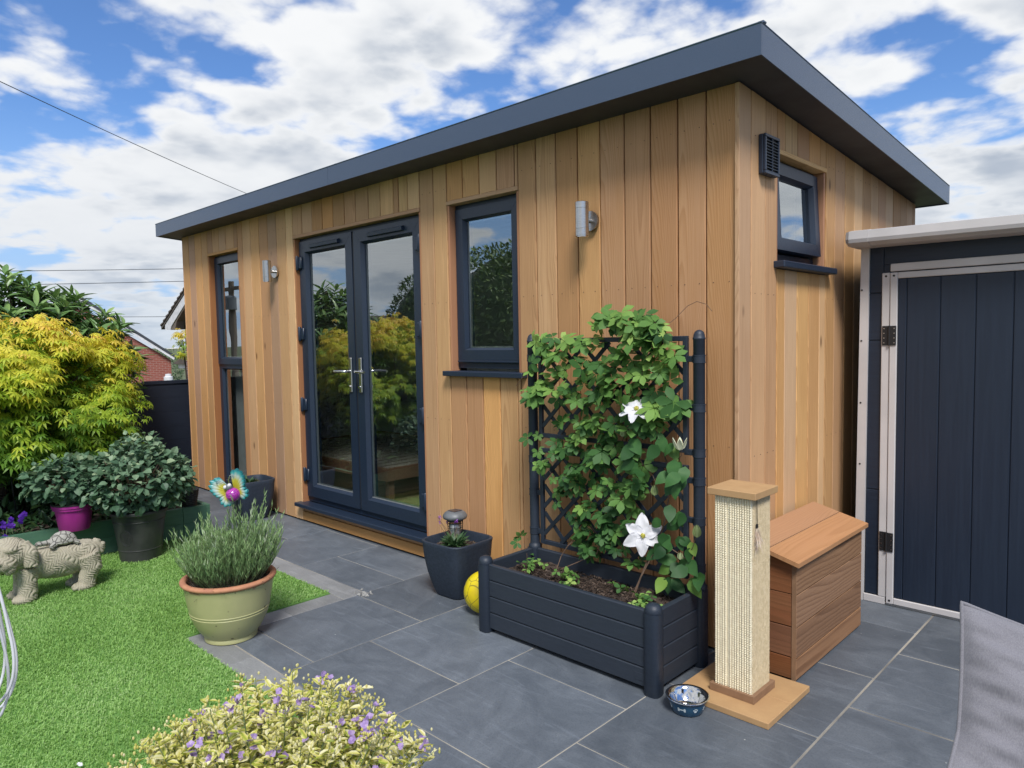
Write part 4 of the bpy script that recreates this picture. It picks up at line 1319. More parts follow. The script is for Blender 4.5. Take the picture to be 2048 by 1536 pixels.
# ================================================================ POTS ON THE PATIO
def square_pot(x, y, rot, label, h=0.308):
    t = thing('square_pot', label, 'plant pot', (x, y, 0), 'dark blue square pots by the front wall')
    pr = [(0.0, 0.001), (0.085, 0.001), (0.098, 0.006), (0.115, 0.05), (0.136, 0.13), (0.150, 0.21), (0.156, 0.285), (0.160, h - 0.004), (0.158, h), (0.146, h), (0.142, h - 0.010), (0.136, h - 0.05), (0.0, h - 0.055)]
    MB().lathe(pr, (x, y, 0), 64, sq=5.0, rot=rot, close=False).build('pot', 'pot_blue', t, smooth=40)
    s_ = soil_sheet(x - 0.115, x + 0.115, y - 0.115, y + 0.115, h - 0.045, 24, 24, 0.012)
    s_.build('soil', 'soil', t, smooth=180)
    stuff(bark_chips(MB(), 160, x - 0.11, x + 0.11, y - 0.11, y + 0.11, h - 0.036).build('mulch', 'mulch', t))
    return t


square_pot(-1.535, -0.262, rad(2), 'dark blue square pot holding a solar lamp, beside the door sill')
square_pot(-4.085, -0.215, rad(-4), 'dark blue square pot with sparse greenery under the slim window', 0.318)

OV = leaf_tpl(0.42, 4)
MAT['leaf_low'] = leafmat('low_leaf', [(0, (0.02, 0.055, 0.02)), (0.5, (0.06, 0.13, 0.05)), (1, (0.15, 0.26, 0.11))])
MAT['petal_purple'] = leafmat('purple_petal', [(0, (0.10, 0.02, 0.22)), (0.5, (0.26, 0.06, 0.45)), (1, (0.50, 0.22, 0.68))], trans=0.35)


def tuft(n, c, spread, size, up=0.7, tpl=OV, tmean=0.55, zj=0.02):
    a = RNG.uniform(0, 2 * math.pi, n)
    el = RNG.uniform(0.15, 1.0, n) ** 0.8
    d_ = np.stack([np.cos(a) * (1.1 - el * up), np.sin(a) * (1.1 - el * up), el], 1)
    pos = np.array(c) + np.stack([np.cos(a) * spread * RNG.random(n), np.sin(a) * spread * RNG.random(n), RNG.uniform(0, zj, n)], 1)
    ups = np.stack([-np.cos(a) * 0.6, -np.sin(a) * 0.6, np.ones(n)], 1) + RNG.normal(0, 0.2, (n, 3))
    return pos, d_, ups, size * RNG.uniform(0.6, 1.15, n), np.clip(RNG.normal(tmean, 0.18, n), 0, 1)


rp = thing('rosette_plant', 'small grey green rosette with magenta buds in the pot by the doors', 'plant', (-1.535, -0.27, 0.262))
mb = MB()
scatter(mb, leaf_tpl(0.24, 4), *tuft(120, (-1.53, -0.285, 0.262), 0.035, 0.075))
stuff(mb.build('leaves', 'leaf_low', rp))
mb, fl = MB(), MB()
for k in range(6):
    a = RNG.uniform(0, 6.28)
    top = np.array([-1.535 - 0.06 + 0.05 * math.cos(a), -0.27 + 0.05 * math.sin(a), 0.262 + RNG.uniform(0.10, 0.15)])
    mb.tube([(-1.535, -0.27, 0.262), (top + np.array([-1.535, -0.27, 0.262])) / 2 + RNG.normal(0, 0.008, 3), top], [0.0018, 0.0015, 0.001], 5)
    scatter(fl, leaf_tpl(0.6, 3), *tuft(8, top, 0.004, 0.014, tmean=0.6))
mb.build('stems', 'twig', rp)
stuff(fl.build('buds', 'petal_purple', rp))
sprig = thing('sprig_plant', 'few dark green sprigs in the pot under the slim window', 'plant', (-4.085, -0.215, 0.273))
mb = MB()
scatter(mb, leaf_tpl(0.3, 3), *tuft(90, (-4.10, -0.23, 0.275), 0.08, 0.055, tmean=0.35))
stuff(mb.build('leaves', 'leaf_low', sprig))

# solar lamp
L = (-1.615, -0.205)
lam = thing('solar_lamp', 'grey solar stake lamp with caged glass and flat round top', 'solar lamp', (L[0], L[1], 0.262))
MB().tube([(L[0], L[1], 0.23), (L[0], L[1], 0.285)], 0.012, 12).build('stake', 'solar_grey', lam, smooth=40)
MB().lathe([(0.014, 0.285), (0.028, 0.287), (0.031, 0.292), (0.036, 0.365), (0.034, 0.368), (0.0, 0.368)], (L[0], L[1], 0), 24, close=False).build('glass_shade', 'spacer', lam, smooth=40)
cg = MB()
for k in range(8):
    a = k * math.pi / 4
    cg.tube([(L[0] + r_ * math.cos(a), L[1] + r_ * math.sin(a), z_) for r_, z_ in ((0.026, 0.284), (0.038, 0.30), (0.041, 0.34), (0.043, 0.385))], 0.0022, 5)
for z_, r_ in ((0.30, 0.0385), (0.345, 0.0415), (0.372, 0.043), (0.384, 0.0435)):
    cg.tube([(L[0] + r_ * math.cos(a), L[1] + r_ * math.sin(a), z_) for a in np.linspace(0, 2 * math.pi, 25)], 0.0022, 5, cap=False)
cg.build('cage', 'hook', lam)
MB().lathe([(0.0, 0.385), (0.045, 0.386), (0.066, 0.398), (0.070, 0.408), (0.068, 0.416), (0.058, 0.430), (0.046, 0.438), (0.0, 0.440)], (L[0], L[1], 0), 36, close=False).build('lamp_cap', 'solar_grey', lam, smooth=60)
MB().box((L[0] - 0.028, L[1] - 0.028, 0.439), (L[0] + 0.028, L[1] + 0.028, 0.4415)).build('solar_panel', 'solar_cell', lam)

# football
m, t = newmat('ball_skin')
co = ocoord(t)
vr = t.n('TexVoronoi', {'Vector': co, 'Scale': 14.0}, feature='DISTANCE_TO_EDGE').outputs['Distance']
nz = t.noise(co, 9, 5, 0.6)
sx_ = t.n('SeparateXYZ', {0: co}).outputs
mk = t.math('MULTIPLY', t.smooth(t.noise(co, 17, 3, 0.6), 0.53, 0.56), t.smooth(t.n('VectorMath', {0: co, 1: (-0.095, -0.035, 0.042)}, operation='DISTANCE').outputs['Value'], 0.062, 0.045))
c = t.mix(t.smooth(nz, 0.35, 0.75), (0.72, 0.58, 0.008), (0.62, 0.46, 0.010))
c = t.mix(t.math('MULTIPLY', t.smooth(vr, 0.03, 0.012), 0.75), c, (0.16, 0.12, 0.02))
c = t.mix(mk, c, (0.085, 0.045, 0.14))
t.out(t.n('BsdfPrincipled', {'Base Color': c, 'Roughness': 0.4, 'Normal': t.bump(vr, 0.3, 0.004)}).outputs[0])
MAT['ball'] = m
bo = MB().ell((-1.215, -0.365, 0.1085), 0.108, 40, 26).build('football', 'ball', org=(-1.215, -0.365, 0.1085), smooth=180)
tag(bo, 'scuffed yellow football with purple marks behind the trough planter', 'ball')

# ================================================================ TERRACOTTA POT WITH LAVENDER
GP = (-1.925, -1.378)
m, t = newmat('glazed_pot')
co = ocoord(t)
nz = t.noise(co, 5, 5, 0.6)
v_ = t.n('TexVoronoi', {'Vector': co, 'Scale': 24.0}, feature='F1')
sel = t.smooth(t.n('SeparateColor', {0: v_.outputs['Color']}).outputs[0], 0.66, 0.68)
dot = t.math('MULTIPLY', t.smooth(v_.outputs['Distance'], 0.19, 0.13), sel)
zz = t.n('SeparateXYZ', {0: co}).outputs[2]
c = t.mix(t.smooth(nz, 0.3, 0.7), (0.43, 0.42, 0.205), (0.38, 0.375, 0.18))
c = t.mix(t.math('MULTIPLY', dot, 0.85), c, (0.09, 0.07, 0.035))
chip = t.math('MULTIPLY', t.smooth(t.noise(co, 14, 4, 0.6), 0.55, 0.58), t.smooth(zz, 0.262, 0.275))
c = t.mix(chip, c, (0.30, 0.16, 0.12))
t.out(t.n('BsdfPrincipled', {'Base Color': c, 'Roughness': 0.38, 'Normal': t.bump(nz, 0.08, 0.004)}).outputs[0])
MAT['glaze'] = m
lp = thing('garden_pot', 'olive green glazed round pot with bare terracotta rim on the lawn corner', 'plant pot', (GP[0], GP[1], 0))
MB().lathe([(0.0, 0.0), (0.113, 0.0), (0.120, 0.004), (0.121, 0.016), (0.118, 0.022), (0.140, 0.050), (0.164, 0.092), (0.178, 0.130), (0.1795, 0.134), (0.178, 0.137), (0.181, 0.143), (0.1825, 0.147), (0.181, 0.150), (0.190, 0.19), (0.198, 0.245), (0.203, 0.268), (0.206, 0.2755), (0.2035, 0.278)], (GP[0], GP[1], 0), 72, close=False).build('pot', 'glaze', lp, smooth=35, org=(GP[0], GP[1], 0))
MB().lathe([(0.2036, 0.2778), (0.212, 0.281), (0.217, 0.288), (0.2165, 0.295), (0.209, 0.301), (0.197, 0.302), (0.189, 0.297), (0.186, 0.285), (0.182, 0.24)], (GP[0], GP[1], 0), 72, close=False).build('rim', 'terracotta', lp, smooth=60)
MB().lathe([(0.187, 0.262), (0.15, 0.272), (0.08, 0.279), (0.0, 0.281)], (GP[0], GP[1], 0), 48, close=False).build('soil', 'soil', lp, smooth=180)
MAT['lavender'] = leafmat('lavender_leaf', [(0, (0.075, 0.115, 0.06)), (0.4, (0.16, 0.275, 0.11)), (0.75, (0.29, 0.44, 0.175)), (1, (0.52, 0.60, 0.42))], trans=0.2, rough=0.6)
lav = thing('lavender', 'bushy grey green lavender growing in the olive pot', 'plant', (GP[0], GP[1], 0.28))
mb, wood = MB(), MB()
NTPL = (np.array([(-0.5, 0, 0), (0.5, 0, 0), (0.45, 0.6, 0.02), (-0.45, 0.6, 0.02), (0, 1, -0.05)], float) * np.array([0.13, 1, 1]), np.array([(0, 1, 2), (0, 2, 3), (3, 2, 4)]), np.zeros(5))
for k in range(520):
    a, r_ = RNG.uniform(0, 2 * math.pi), 0.155 * math.sqrt(RNG.random())
    b0_ = np.array([GP[0] + r_ * math.cos(a), GP[1] + r_ * math.sin(a), 0.275])
    lean = 0.16 + 0.62 * (r_ / 0.155) ** 1.5
    az = a + RNG.normal(0, 0.35)
    hgt_ = (RNG.uniform(0.16, 0.285) if k % 6 else RNG.uniform(0.28, 0.375)) * (1.12 if math.cos(a - 0.6) > 0 else 0.86) * (1.0 - 0.25 * (r_ / 0.155) ** 2)
    d_ = unit(np.array([math.cos(az) * lean, math.sin(az) * lean, 1.0]) + RNG.normal(0, 0.08, 3))
    p1 = b0_ + d_ * hgt_ * 0.5
    p2 = p1 + unit(d_ + np.array([0, 0, 0.5])) * hgt_ * 0.55
    wood.tube([b0_, p1, p2], [0.0016, 0.0012, 0.0008], 4, cap=False)
    nn = int(hgt_ * 95)
    u = RNG.uniform(0.22, 1.0, nn)
    pos = np.where((u < 0.5)[:, None], b0_ + (p1 - b0_) * (u / 0.5)[:, None], p1 + (p2 - p1) * ((u - 0.5) / 0.5)[:, None])
    aa = RNG.uniform(0, 2 * math.pi, nn)
    dd = np.stack([np.cos(aa) * 0.55, np.sin(aa) * 0.55, np.full(nn, 0.85)], 1) + d_ * 0.6
    tn = np.clip(0.18 + 0.55 * u + RNG.normal(0, 0.12, nn) + (0.35 if RNG.random() < 0.06 else 0), 0, 1)
    scatter(mb, NTPL, pos, dd, RNG.normal(size=(nn, 3)), RNG.uniform(0.020, 0.038, nn), tn)
stuff(mb.build('foliage', 'lavender', lav))
wood.build('stems', 'stem_green', lav)
dry = MB()
for k in range(260):
    a, r_ = RNG.uniform(0, 2 * math.pi), 0.18 * math.sqrt(RNG.random())
    p = np.array([GP[0] + r_ * math.cos(a), GP[1] + r_ * math.sin(a), 0.282])
    q = p + unit(np.array([math.cos(a) * 0.5, math.sin(a) * 0.5, 0.4]) + RNG.normal(0, 0.5, 3)) * RNG.uniform(0.03, 0.08)
    dry.tube([p, (p + q) / 2 + RNG.normal(0, 0.006, 3), q], [0.0013, 0.001, 0.0007], 4, cap=False)
stuff(dry.build('dry_twigs', 'bark', lav))

# butterfly on a stake
BF = np.array([-1.860, -1.345, 0.0])
bt = thing('butterfly_stake', 'metal butterfly garden stake with teal yellow wings and magenta ball body', 'garden ornament', (BF[0], BF[1], 0.28))
MAT['wing'] = leafmat('wing_enamel', [(0.0, (0.34, 0.30, 0.012)), (0.35, (0.44, 0.40, 0.04)), (0.60, (0.42, 0.50, 0.44)), (0.84, (0.05, 0.30, 0.30)), (1.0, (0.010, 0.13, 0.15))], trans=0.0, rough=0.3)
MAT['glitter'] = pbr('magenta_glitter', (0.52, 0.035, 0.40), (0.20, 0.010, 0.24), rough=0.25, nscale=150, bump=0.8, bscale=200, coat=0.6)
RIGHT, UP, TOC = np.array([0.72, 0.695, 0.0]), np.array([0, 0, 1.0]), np.array([0.62, -0.78, 0.0])
tilt_ = rad(-24)
BR = RIGHT * math.cos(tilt_) + UP * -math.sin(tilt_)
BU = UP * math.cos(tilt_) + RIGHT * math.sin(tilt_)
BC = BF + np.array([-0.012, -0.012, 0.700])


def bpt(x_, y_, z_=0.0):
    return BC + (BR * x_ + BU * y_ + TOC * z_) * 0.84


MB().tube([BF + np.array([0, 0, 0.27]), BF + np.array([-0.002, -0.002, 0.45]), BF + np.array([-0.008, -0.008, 0.60]), bpt(0, -0.035)], 0.0032, 8).build('stake', 'hook', bt, smooth=60)


def wing(side):
    """wing as a fan of raised enamelled lobes"""
    mb = MB()
    root = np.array([0.012 * side, 0.012])
    fans = [(68, 0.118, 0.020), (56, 0.128, 0.021), (44, 0.122, 0.021), (32, 0.108, 0.020), (20, 0.092, 0.018), (8, 0.078, 0.016),
            (-14, 0.070, 0.018), (-30, 0.082, 0.020), (-46, 0.086, 0.021), (-62, 0.078, 0.019)]
    for a, Ln, wd_ in fans:
        d_ = np.array([math.cos(rad(a)) * side, math.sin(rad(a))])
        n_ = np.array([-d_[1], d_[0]])
        k = 10
        V, T = [], []
        for i in range(k + 1):
            u = i / k
            ww = wd_ * (0.25 + 0.75 * math.sin(min(1, u * 1.15) * math.pi / 2)) * (1 if u < 0.85 else math.sqrt(max(0.02, 1 - ((u - 0.85) / 0.15) ** 2)))
            for j in range(7):
                s_ = (j - 3) / 3
                p = root + d_ * Ln * u + n_ * ww * s_ * 0.80
                z = 0.010 * math.sqrt(max(0, 1 - s_ * s_)) + 0.22 * abs(p[0]) + 0.002
                V.append(bpt(p[0], p[1], z))
                T.append(u ** 1.5 * 1.0 + 0.10 * abs(s_))
        for i in range(k + 1):
            for j in range(7):
                V.append(V[i * 7 + j] - TOC * 0.008)
                T.append(0.9)
        F = []
        o2 = (k + 1) * 7
        for i in range(k):
            for j in range(6):
                F.append((i * 7 + j, i * 7 + j + 1, i * 7 + 8 + j, i * 7 + 7 + j))
                F.append((o2 + i * 7 + j, o2 + i * 7 + 7 + j, o2 + i * 7 + 8 + j, o2 + i * 7 + j + 1))
            F.append((i * 7, i * 7 + 7, o2 + i * 7 + 7, o2 + i * 7))
            F.append((i * 7 + 6, o2 + i * 7 + 6, o2 + i * 7 + 13, i * 7 + 13))
        F.append(tuple(k * 7 + j for j in range(7)) + tuple(o2 + k * 7 + j for j in range(6, -1, -1)))
        mb.add(V, F, np.array(T))
    return mb.build('wing', 'wing', bt, smooth=60)


wing(1)
wing(-1)
MB().ell(bpt(0, -0.005, 0.022), 0.033, 24, 16).build('body', 'glitter', bt, smooth=180)
wr = MB()
for tl, ph in ((0.0, 0), (0.012, 0.3), (-0.012, -0.2), (0.022, 0.5)):
    rr_ = math.sqrt(max(1e-6, 0.0338 ** 2 - tl * tl))
    wr.tube([bpt(rr_ * math.cos(a), -0.005 + tl + 0.006 * math.sin(a + ph), 0.022 + rr_ * math.sin(a)) for a in np.linspace(0, 2 * math.pi, 28)], 0.001, 4, cap=False)
wr.build('wire_wrap', 'chrome', bt)
MB().ell(bpt(-0.002, 0.040, 0.024), (0.018, 0.018, 0.016), 16, 10).build('head', 'solar_grey', bt, smooth=180)
for s_ in (-1, 1):
    e = MB().ell(bpt(-0.002 + s_ * 0.013, 0.050, 0.034), 0.0095, 14, 10).build('eye', 'wire', bt, smooth=180)
    an = [bpt(s_ * 0.006, 0.052, 0.024), bpt(s_ * 0.016, 0.078, 0.028), bpt(s_ * 0.034, 0.098, 0.030), bpt(s_ * 0.050, 0.098, 0.030), bpt(s_ * 0.054, 0.088, 0.030), bpt(s_ * 0.047, 0.083, 0.030)]
    MB().tube(an, 0.0014, 5).build('antenna', 'chrome', bt)

# ================================================================ RAISED BED AND WHAT STANDS IN IT
rb = thing('raised_bed', 'green painted raised timber bed along the far side of the lawn', 'raised bed', (-4.6, -1.6, 0))
p0, p1 = np.array([-3.862, -0.675]), np.array([-4.02, -2.60])
ux = unit(p1 - p0)
un = np.array([-ux[1], ux[0]])
if un[0] < 0:
    un = -un


def bed_board(s0, s1, z0, z1):
    a, b = p0 + ux * s0, p0 + ux * s1
    a2, b2 = a - un * 0.035, b - un * 0.035
    v = [(a[0], a[1], z0), (b[0], b[1], z0), (b[0], b[1], z1), (a[0], a[1], z1), (a2[0], a2[1], z0), (b2[0], b2[1], z0), (b2[0], b2[1], z1), (a2[0], a2[1], z1)]
    MB().add(v, [(0, 3, 2, 1), (4, 5, 6, 7), (0, 1, 5, 4), (1, 2, 6, 5), (2, 3, 7, 6), (3, 0, 4, 7)]).build('board', 'green_paint', rb, org=(a[0], a[1], z0))


for (z0, z1) in ((0.0, 0.108), (0.110, 0.222)):
    bed_board(0.0, 0.158, z0, z1)
    bed_board(0.162, 1.93, z0, z1)
MB().box((-6.2, -0.675, 0.0), (-3.87, -0.64, 0.222), 0.002).build('board', 'green_paint', rb, org=(-5, -0.66, 0))
MB().box((-6.2, -2.6, 0.0), (-4.06, -0.68, 0.185)).build('soil', 'soil', rb)

PLANT = leaf_tpl(0.85, 4, fold=0.12, curl=0.25, peak=0.45)
MAT['currant'] = leafmat('currant_leaf', [(0, (0.030, 0.075, 0.042)), (0.4, (0.080, 0.16, 0.088)), (0.75, (0.165, 0.265, 0.155)), (1, (0.34, 0.43, 0.25))], trans=0.25, rough=0.5)


def bush(name, parent, mat, c, r, n, size, tpl, tmean=0.45, tspread=0.2, surf=0.5, topgain=0.25, cut=-0.9, droop=0.25, lump=0.0, flat=1.0):
    b, d_ = in_ball(n, surf)
    b = b[b[:, 2] > cut]
    d_ = unit(b)
    n = len(b)
    if lump:
        ph = RNG.uniform(0, 6, 6)
        f_ = 1 + lump * (np.sin(d_[:, 0] * 5 + ph[0]) * np.sin(d_[:, 1] * 5 + ph[1]) + 0.7 * np.sin(d_[:, 2] * 7 + ph[2] + d_[:, 0] * 4))
        b = b * f_[:, None]
    pos = np.array(c) + b * np.array(r)
    dirs = d_ * 0.8 + RNG.normal(0, 0.55, (n, 3)) + np.array([0, 0, -droop])
    ups = d_ * 0.5 + np.array([0, 0, 0.9 * flat]) + RNG.normal(0, 0.35, (n, 3))
    rr_ = np.linalg.norm(b, axis=1)
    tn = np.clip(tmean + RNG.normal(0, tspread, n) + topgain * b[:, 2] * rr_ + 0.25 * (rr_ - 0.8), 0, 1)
    mb = MB()
    scatter(mb, tpl, pos, dirs, ups, size * RNG.uniform(0.6, 1.2, n), tn)
    return stuff(mb.build(name, mat, parent))


def twigs(parent, base, c, r, n, r0=0.004, mat='twig', name='stems'):
    mb = MB()
    for k in range(n):
        d_ = unit(RNG.normal(size=3) * np.array([1, 1, 0.7]) + np.array([0, 0, 0.5]))
        e = np.array(c) + d_ * np.array(r) * RNG.uniform(0.6, 0.95)
        b_ = np.array(base) + RNG.normal(0, 0.012, 3) * np.array([1, 1, 0])
        mid_ = (b_ * 0.45 + e * 0.55) + np.array([0, 0, 0.12 * np.linalg.norm(e - b_)]) * 0.5 + RNG.normal(0, 0.01, 3)
        mb.tube([b_, mid_, e], [r0, r0 * 0.7, r0 * 0.35], 5, cap=False)
    return mb.build(name, mat, parent)


# purple pot on the edge of the bed
PP = (-3.835, -1.535)
pp = thing('purple_pot', 'small purple plastic pot perched on the raised bed edge', 'plant pot', (PP[0], PP[1], 0.222))
MB().lathe([(0.0, 0.223), (0.084, 0.223), (0.088, 0.228), (0.108, 0.36), (0.118, 0.362), (0.119, 0.375), (0.124, 0.378), (0.124, 0.392), (0.116, 0.393), (0.112, 0.375), (0.0, 0.372)], (PP[0], PP[1], 0), 48, close=False).build('pot', 'purple', pp, smooth=40)
MB().lathe([(0.1165, 0.394), (0.126, 0.3945), (0.127, 0.402), (0.115, 0.404), (0.11, 0.39)], (PP[0], PP[1], 0), 40, close=False).build('liner_rim', 'pot_black', pp, smooth=50)
MB().lathe([(0.111, 0.385), (0.0, 0.392)], (PP[0], PP[1], 0), 24, close=False).build('soil', 'soil', pp)
pu = thing('leafy_plant', 'leafy grey green plant spreading from the purple pot', 'plant', (PP[0], PP[1], 0.385))
bush('leaves', pu, 'currant', (PP[0] - 0.02, PP[1] - 0.01, 0.55), (0.19, 0.26, 0.14), 760, 0.052, PLANT, 0.42, lump=0.08, cut=-0.85)
twigs(pu, (PP[0], PP[1], 0.38), (PP[0], PP[1], 0.53), (0.17, 0.22, 0.13), 26)

# black pot on the lawn
KP = (-3.615, -1.215)
kp = thing('black_pot', 'large round black pot with raised bands and an oval crest', 'plant pot', (KP[0], KP[1], 0))
MB().lathe([(0.0, 0.0), (0.118, 0.0), (0.124, 0.006), (0.131, 0.075), (0.1335, 0.077), (0.1335, 0.081), (0.131, 0.083), (0.155, 0.262), (0.158, 0.264), (0.158, 0.269), (0.156, 0.271), (0.164, 0.312), (0.178, 0.314), (0.181, 0.318), (0.181, 0.332), (0.177, 0.336), (0.165, 0.336), (0.160, 0.31), (0.0, 0.305)], (KP[0], KP[1], 0), 56, close=False).build('pot', 'pot_black', kp, smooth=35)
cr = MB()
ac = math.atan2(-2.842 - KP[1], 1.4 - KP[0]) - 0.62
for sc_, rr0 in ((1.0, 0.0022), (0.78, 0.0015)):
    pts = []
    for q in np.linspace(0, 2 * math.pi, 33):
        z_ = 0.170 + 0.050 * sc_ * math.sin(q)
        r_ = 0.131 + (0.155 - 0.131) * (z_ - 0.083) / 0.179
        a = ac + 0.042 * sc_ * math.cos(q) / r_
        pts.append((KP[0] + r_ * math.cos(a), KP[1] + r_ * math.sin(a), z_))
    cr.tube(pts, rr0, 5, cap=False)
for q in np.linspace(-0.8, 0.8, 5):
    pts = []
    for u in np.linspace(0, 1, 6):
        z_ = 0.14 + 0.06 * u
        r_ = 0.1315 + (0.155 - 0.131) * (z_ - 0.083) / 0.179
        a = ac + 0.022 * q * (0.2 + u) / r_
        pts.append((KP[0] + r_ * math.cos(a), KP[1] + r_ * math.sin(a), z_))
    cr.tube(pts, 0.0018, 4)
cr.build('crest', 'pot_black', kp, smooth=60)
ku = thing('currant_bush', 'large leafy grey green bush growing in the black pot', 'plant', (KP[0], KP[1], 0.305))
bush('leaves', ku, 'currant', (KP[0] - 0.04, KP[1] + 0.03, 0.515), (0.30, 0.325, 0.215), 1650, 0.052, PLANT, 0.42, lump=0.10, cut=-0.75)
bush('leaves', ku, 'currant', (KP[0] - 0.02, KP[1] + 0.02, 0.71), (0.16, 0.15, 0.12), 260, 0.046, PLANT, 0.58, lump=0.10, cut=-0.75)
twigs(ku, (KP[0], KP[1], 0.30), (KP[0], KP[1], 0.55), (0.26, 0.30, 0.2), 44, 0.005)

# black plaited basket at the end of the bed
bk = thing('plaited_basket', 'small black ribbed basket at the right end of the raised bed', 'basket', (-3.93, -0.755, 0.2))
mb = MB()
for k in range(9):
    z_ = 0.226 + k * 0.014
    r_ = 0.052 + 0.0022 * k
    mb.tube([(-3.945 + r_ * math.cos(a), -0.765 + r_ * math.sin(a), z_ + 0.003 * math.sin(6 * a + k)) for a in np.linspace(0, 2 * math.pi, 25)], 0.0062, 6, cap=False)
mb.lathe([(0.0, 0.222), (0.05, 0.222), (0.066, 0.34), (0.0, 0.335)], (-3.945, -0.765, 0), 20, close=False)
mb.build('weave', 'black', bk, smooth=60)

# viola flowers in the bed
MAT['viola'] = leafmat('viola_petal', [(0, (0.035, 0.01, 0.16)), (0.5, (0.085, 0.02, 0.34)), (1, (0.20, 0.07, 0.55))], trans=0.3)
PET = leaf_tpl(0.95, 3, fold=0.0, curl=0.1, peak=0.6)
for (vx, vy, vz, lab) in ((-3.985, -1.885, 0.268, 'violet flower nearest the stone dog in the raised bed'), (-4.05, -1.83, 0.285, 'middle violet flower of three in the raised bed'), (-4.10, -1.765, 0.295, 'violet flower nearest the purple pot in the raised bed')):
    vt_ = thing('viola', lab, 'flower', (vx, vy, 0.185), 'violet flowers in the raised bed')
    mb = MB()
    for h_ in range(4):
        c = np.array([vx, vy, vz]) + RNG.normal(0, 0.018, 3)
        for a in (90, 20, 160, 235, 305):
            d_ = RIGHT * math.cos(rad(a)) + UP * math.sin(rad(a))
            scatter(mb, PET, [c + TOC * 0.002 * (a % 7)], [d_], [TOC + RNG.normal(0, 0.15, 3)], [0.021], [np.clip(RNG.normal(0.5, 0.2), 0, 1)])
    mb.build('petals', 'viola', vt_)
    st = MB()
    for h_ in range(3):
        st.tube([(vx, vy, 0.185), (vx + RNG.normal(0, 0.01), vy + RNG.normal(0, 0.01), vz)], 0.0014, 4)
    st.build('stem', 'stem_green', vt_)
    lf = MB()
    scatter(lf, OV, *tuft(30, (vx, vy, 0.19), 0.04, 0.04, tmean=0.35))
    stuff(lf.build('leaves', 'leaf_low', vt_))
MAT['under'] = leafmat('underplanting', [(0, (0.008, 0.025, 0.010)), (0.5, (0.022, 0.060, 0.022)), (1, (0.09, 0.17, 0.05))], trans=0.15)
mb = MB()
N = 2600
pos = np.stack([RNG.uniform(-5.9, -4.1, N), RNG.uniform(-2.4, -0.75, N), np.zeros(N)], 1)
pos[:, 2] = 0.19 + np.abs(RNG.normal(0, 0.12, N)) * np.clip((-4.1 - pos[:, 0]) / 0.5, 0.2, 1)
scatter(mb, OV, pos, RNG.normal(size=(N, 3)) + np.array([0.4, 0, 0.4]), np.array([0.2, 0, 1.0]) + RNG.normal(0, 0.4, (N, 3)), RNG.uniform(0.05, 0.11, N), np.clip(RNG.normal(0.42, 0.2, N), 0, 1))
tag(mb.build('ground_cover', 'under'), 'dark low leafy ground cover filling the raised bed', 'ground cover', kind='stuff')
spg = thing('spearmint_plant', 'bright green upright leafy plant beside the fence above the currant bush', 'plant', (-4.55, -0.87, 0.19))
mb, st = MB(), MB()
for k in range(7):
    x_, y_ = -4.55 + RNG.normal(0, 0.07), -0.86 + RNG.normal(0, 0.05)
    h_ = RNG.uniform(0.40, 0.56)
    st.tube([(x_, y_, 0.19), (x_ + 0.02, y_, 0.19 + h_)], 0.003, 5)
    for j in range(9):
        z_ = 0.19 + h_ * (0.3 + 0.7 * j / 8)
        for s_ in (0, 1):
            a = j * 1.57 + s_ * math.pi + RNG.normal(0, 0.2)
            scatter(mb, OV, [(x_ + 0.015, y_, z_)], [(math.cos(a), math.sin(a), 0.45)], [(0, 0, 1)], [0.075 * (1.1 - 0.05 * j)], [np.clip(RNG.normal(0.75, 0.12), 0, 1)])
st.build('stems', 'stem_green', spg)
stuff(mb.build('leaves', 'leaf_low', spg))

# shepherd's crook with a wire feeder
hk = thing('feeder_hook', 'dark iron crook with a wire bird feeder in front of the maple', 'bird feeder', (-4.55, -1.73, 0.185))
MB().tube([(-4.58, -1.70, 0.15), (-4.575, -1.725, 0.55), (-4.57, -1.745, 0.80), (-4.57, -1.745, 0.86), (-4.565, -1.725, 0.885), (-4.56, -1.695, 0.889), (-4.555, -1.670, 0.87), (-4.553, -1.658, 0.84)], 0.006, 8).build('crook', 'hook', hk, smooth=60)
mb = MB()
fc = np.array([-4.55, -1.655])
for k in range(11):
    z_ = 0.68 + k * 0.0125
    mb.tube([(fc[0] + 0.05 * math.cos(a), fc[1] + 0.05 * math.sin(a), z_) for a in np.linspace(0, 2 * math.pi, 17)], 0.0013, 4, cap=False)
mb.tube([(fc[0], fc[1], 0.84), (fc[0], fc[1], 0.80)], 0.002, 4)
mb.build('wire_cage', 'steel', hk)

# ================================================================ STONE DOG AND TORTOISE
m, t = newmat('carved_stone')
co = ocoord(t)
wz = t.noise(co, 9, 2, 0.5)
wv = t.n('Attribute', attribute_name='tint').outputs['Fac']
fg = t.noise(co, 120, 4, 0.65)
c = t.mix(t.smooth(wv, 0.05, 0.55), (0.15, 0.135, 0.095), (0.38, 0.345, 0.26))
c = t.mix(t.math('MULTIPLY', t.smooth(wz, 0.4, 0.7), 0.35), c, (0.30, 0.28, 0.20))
t.out(t.n('BsdfPrincipled', {'Base Color': c, 'Roughness': 0.9, 'Normal': t.bump(fg, 0.35, 0.003)}).outputs[0])
MAT['stone_fur'] = m


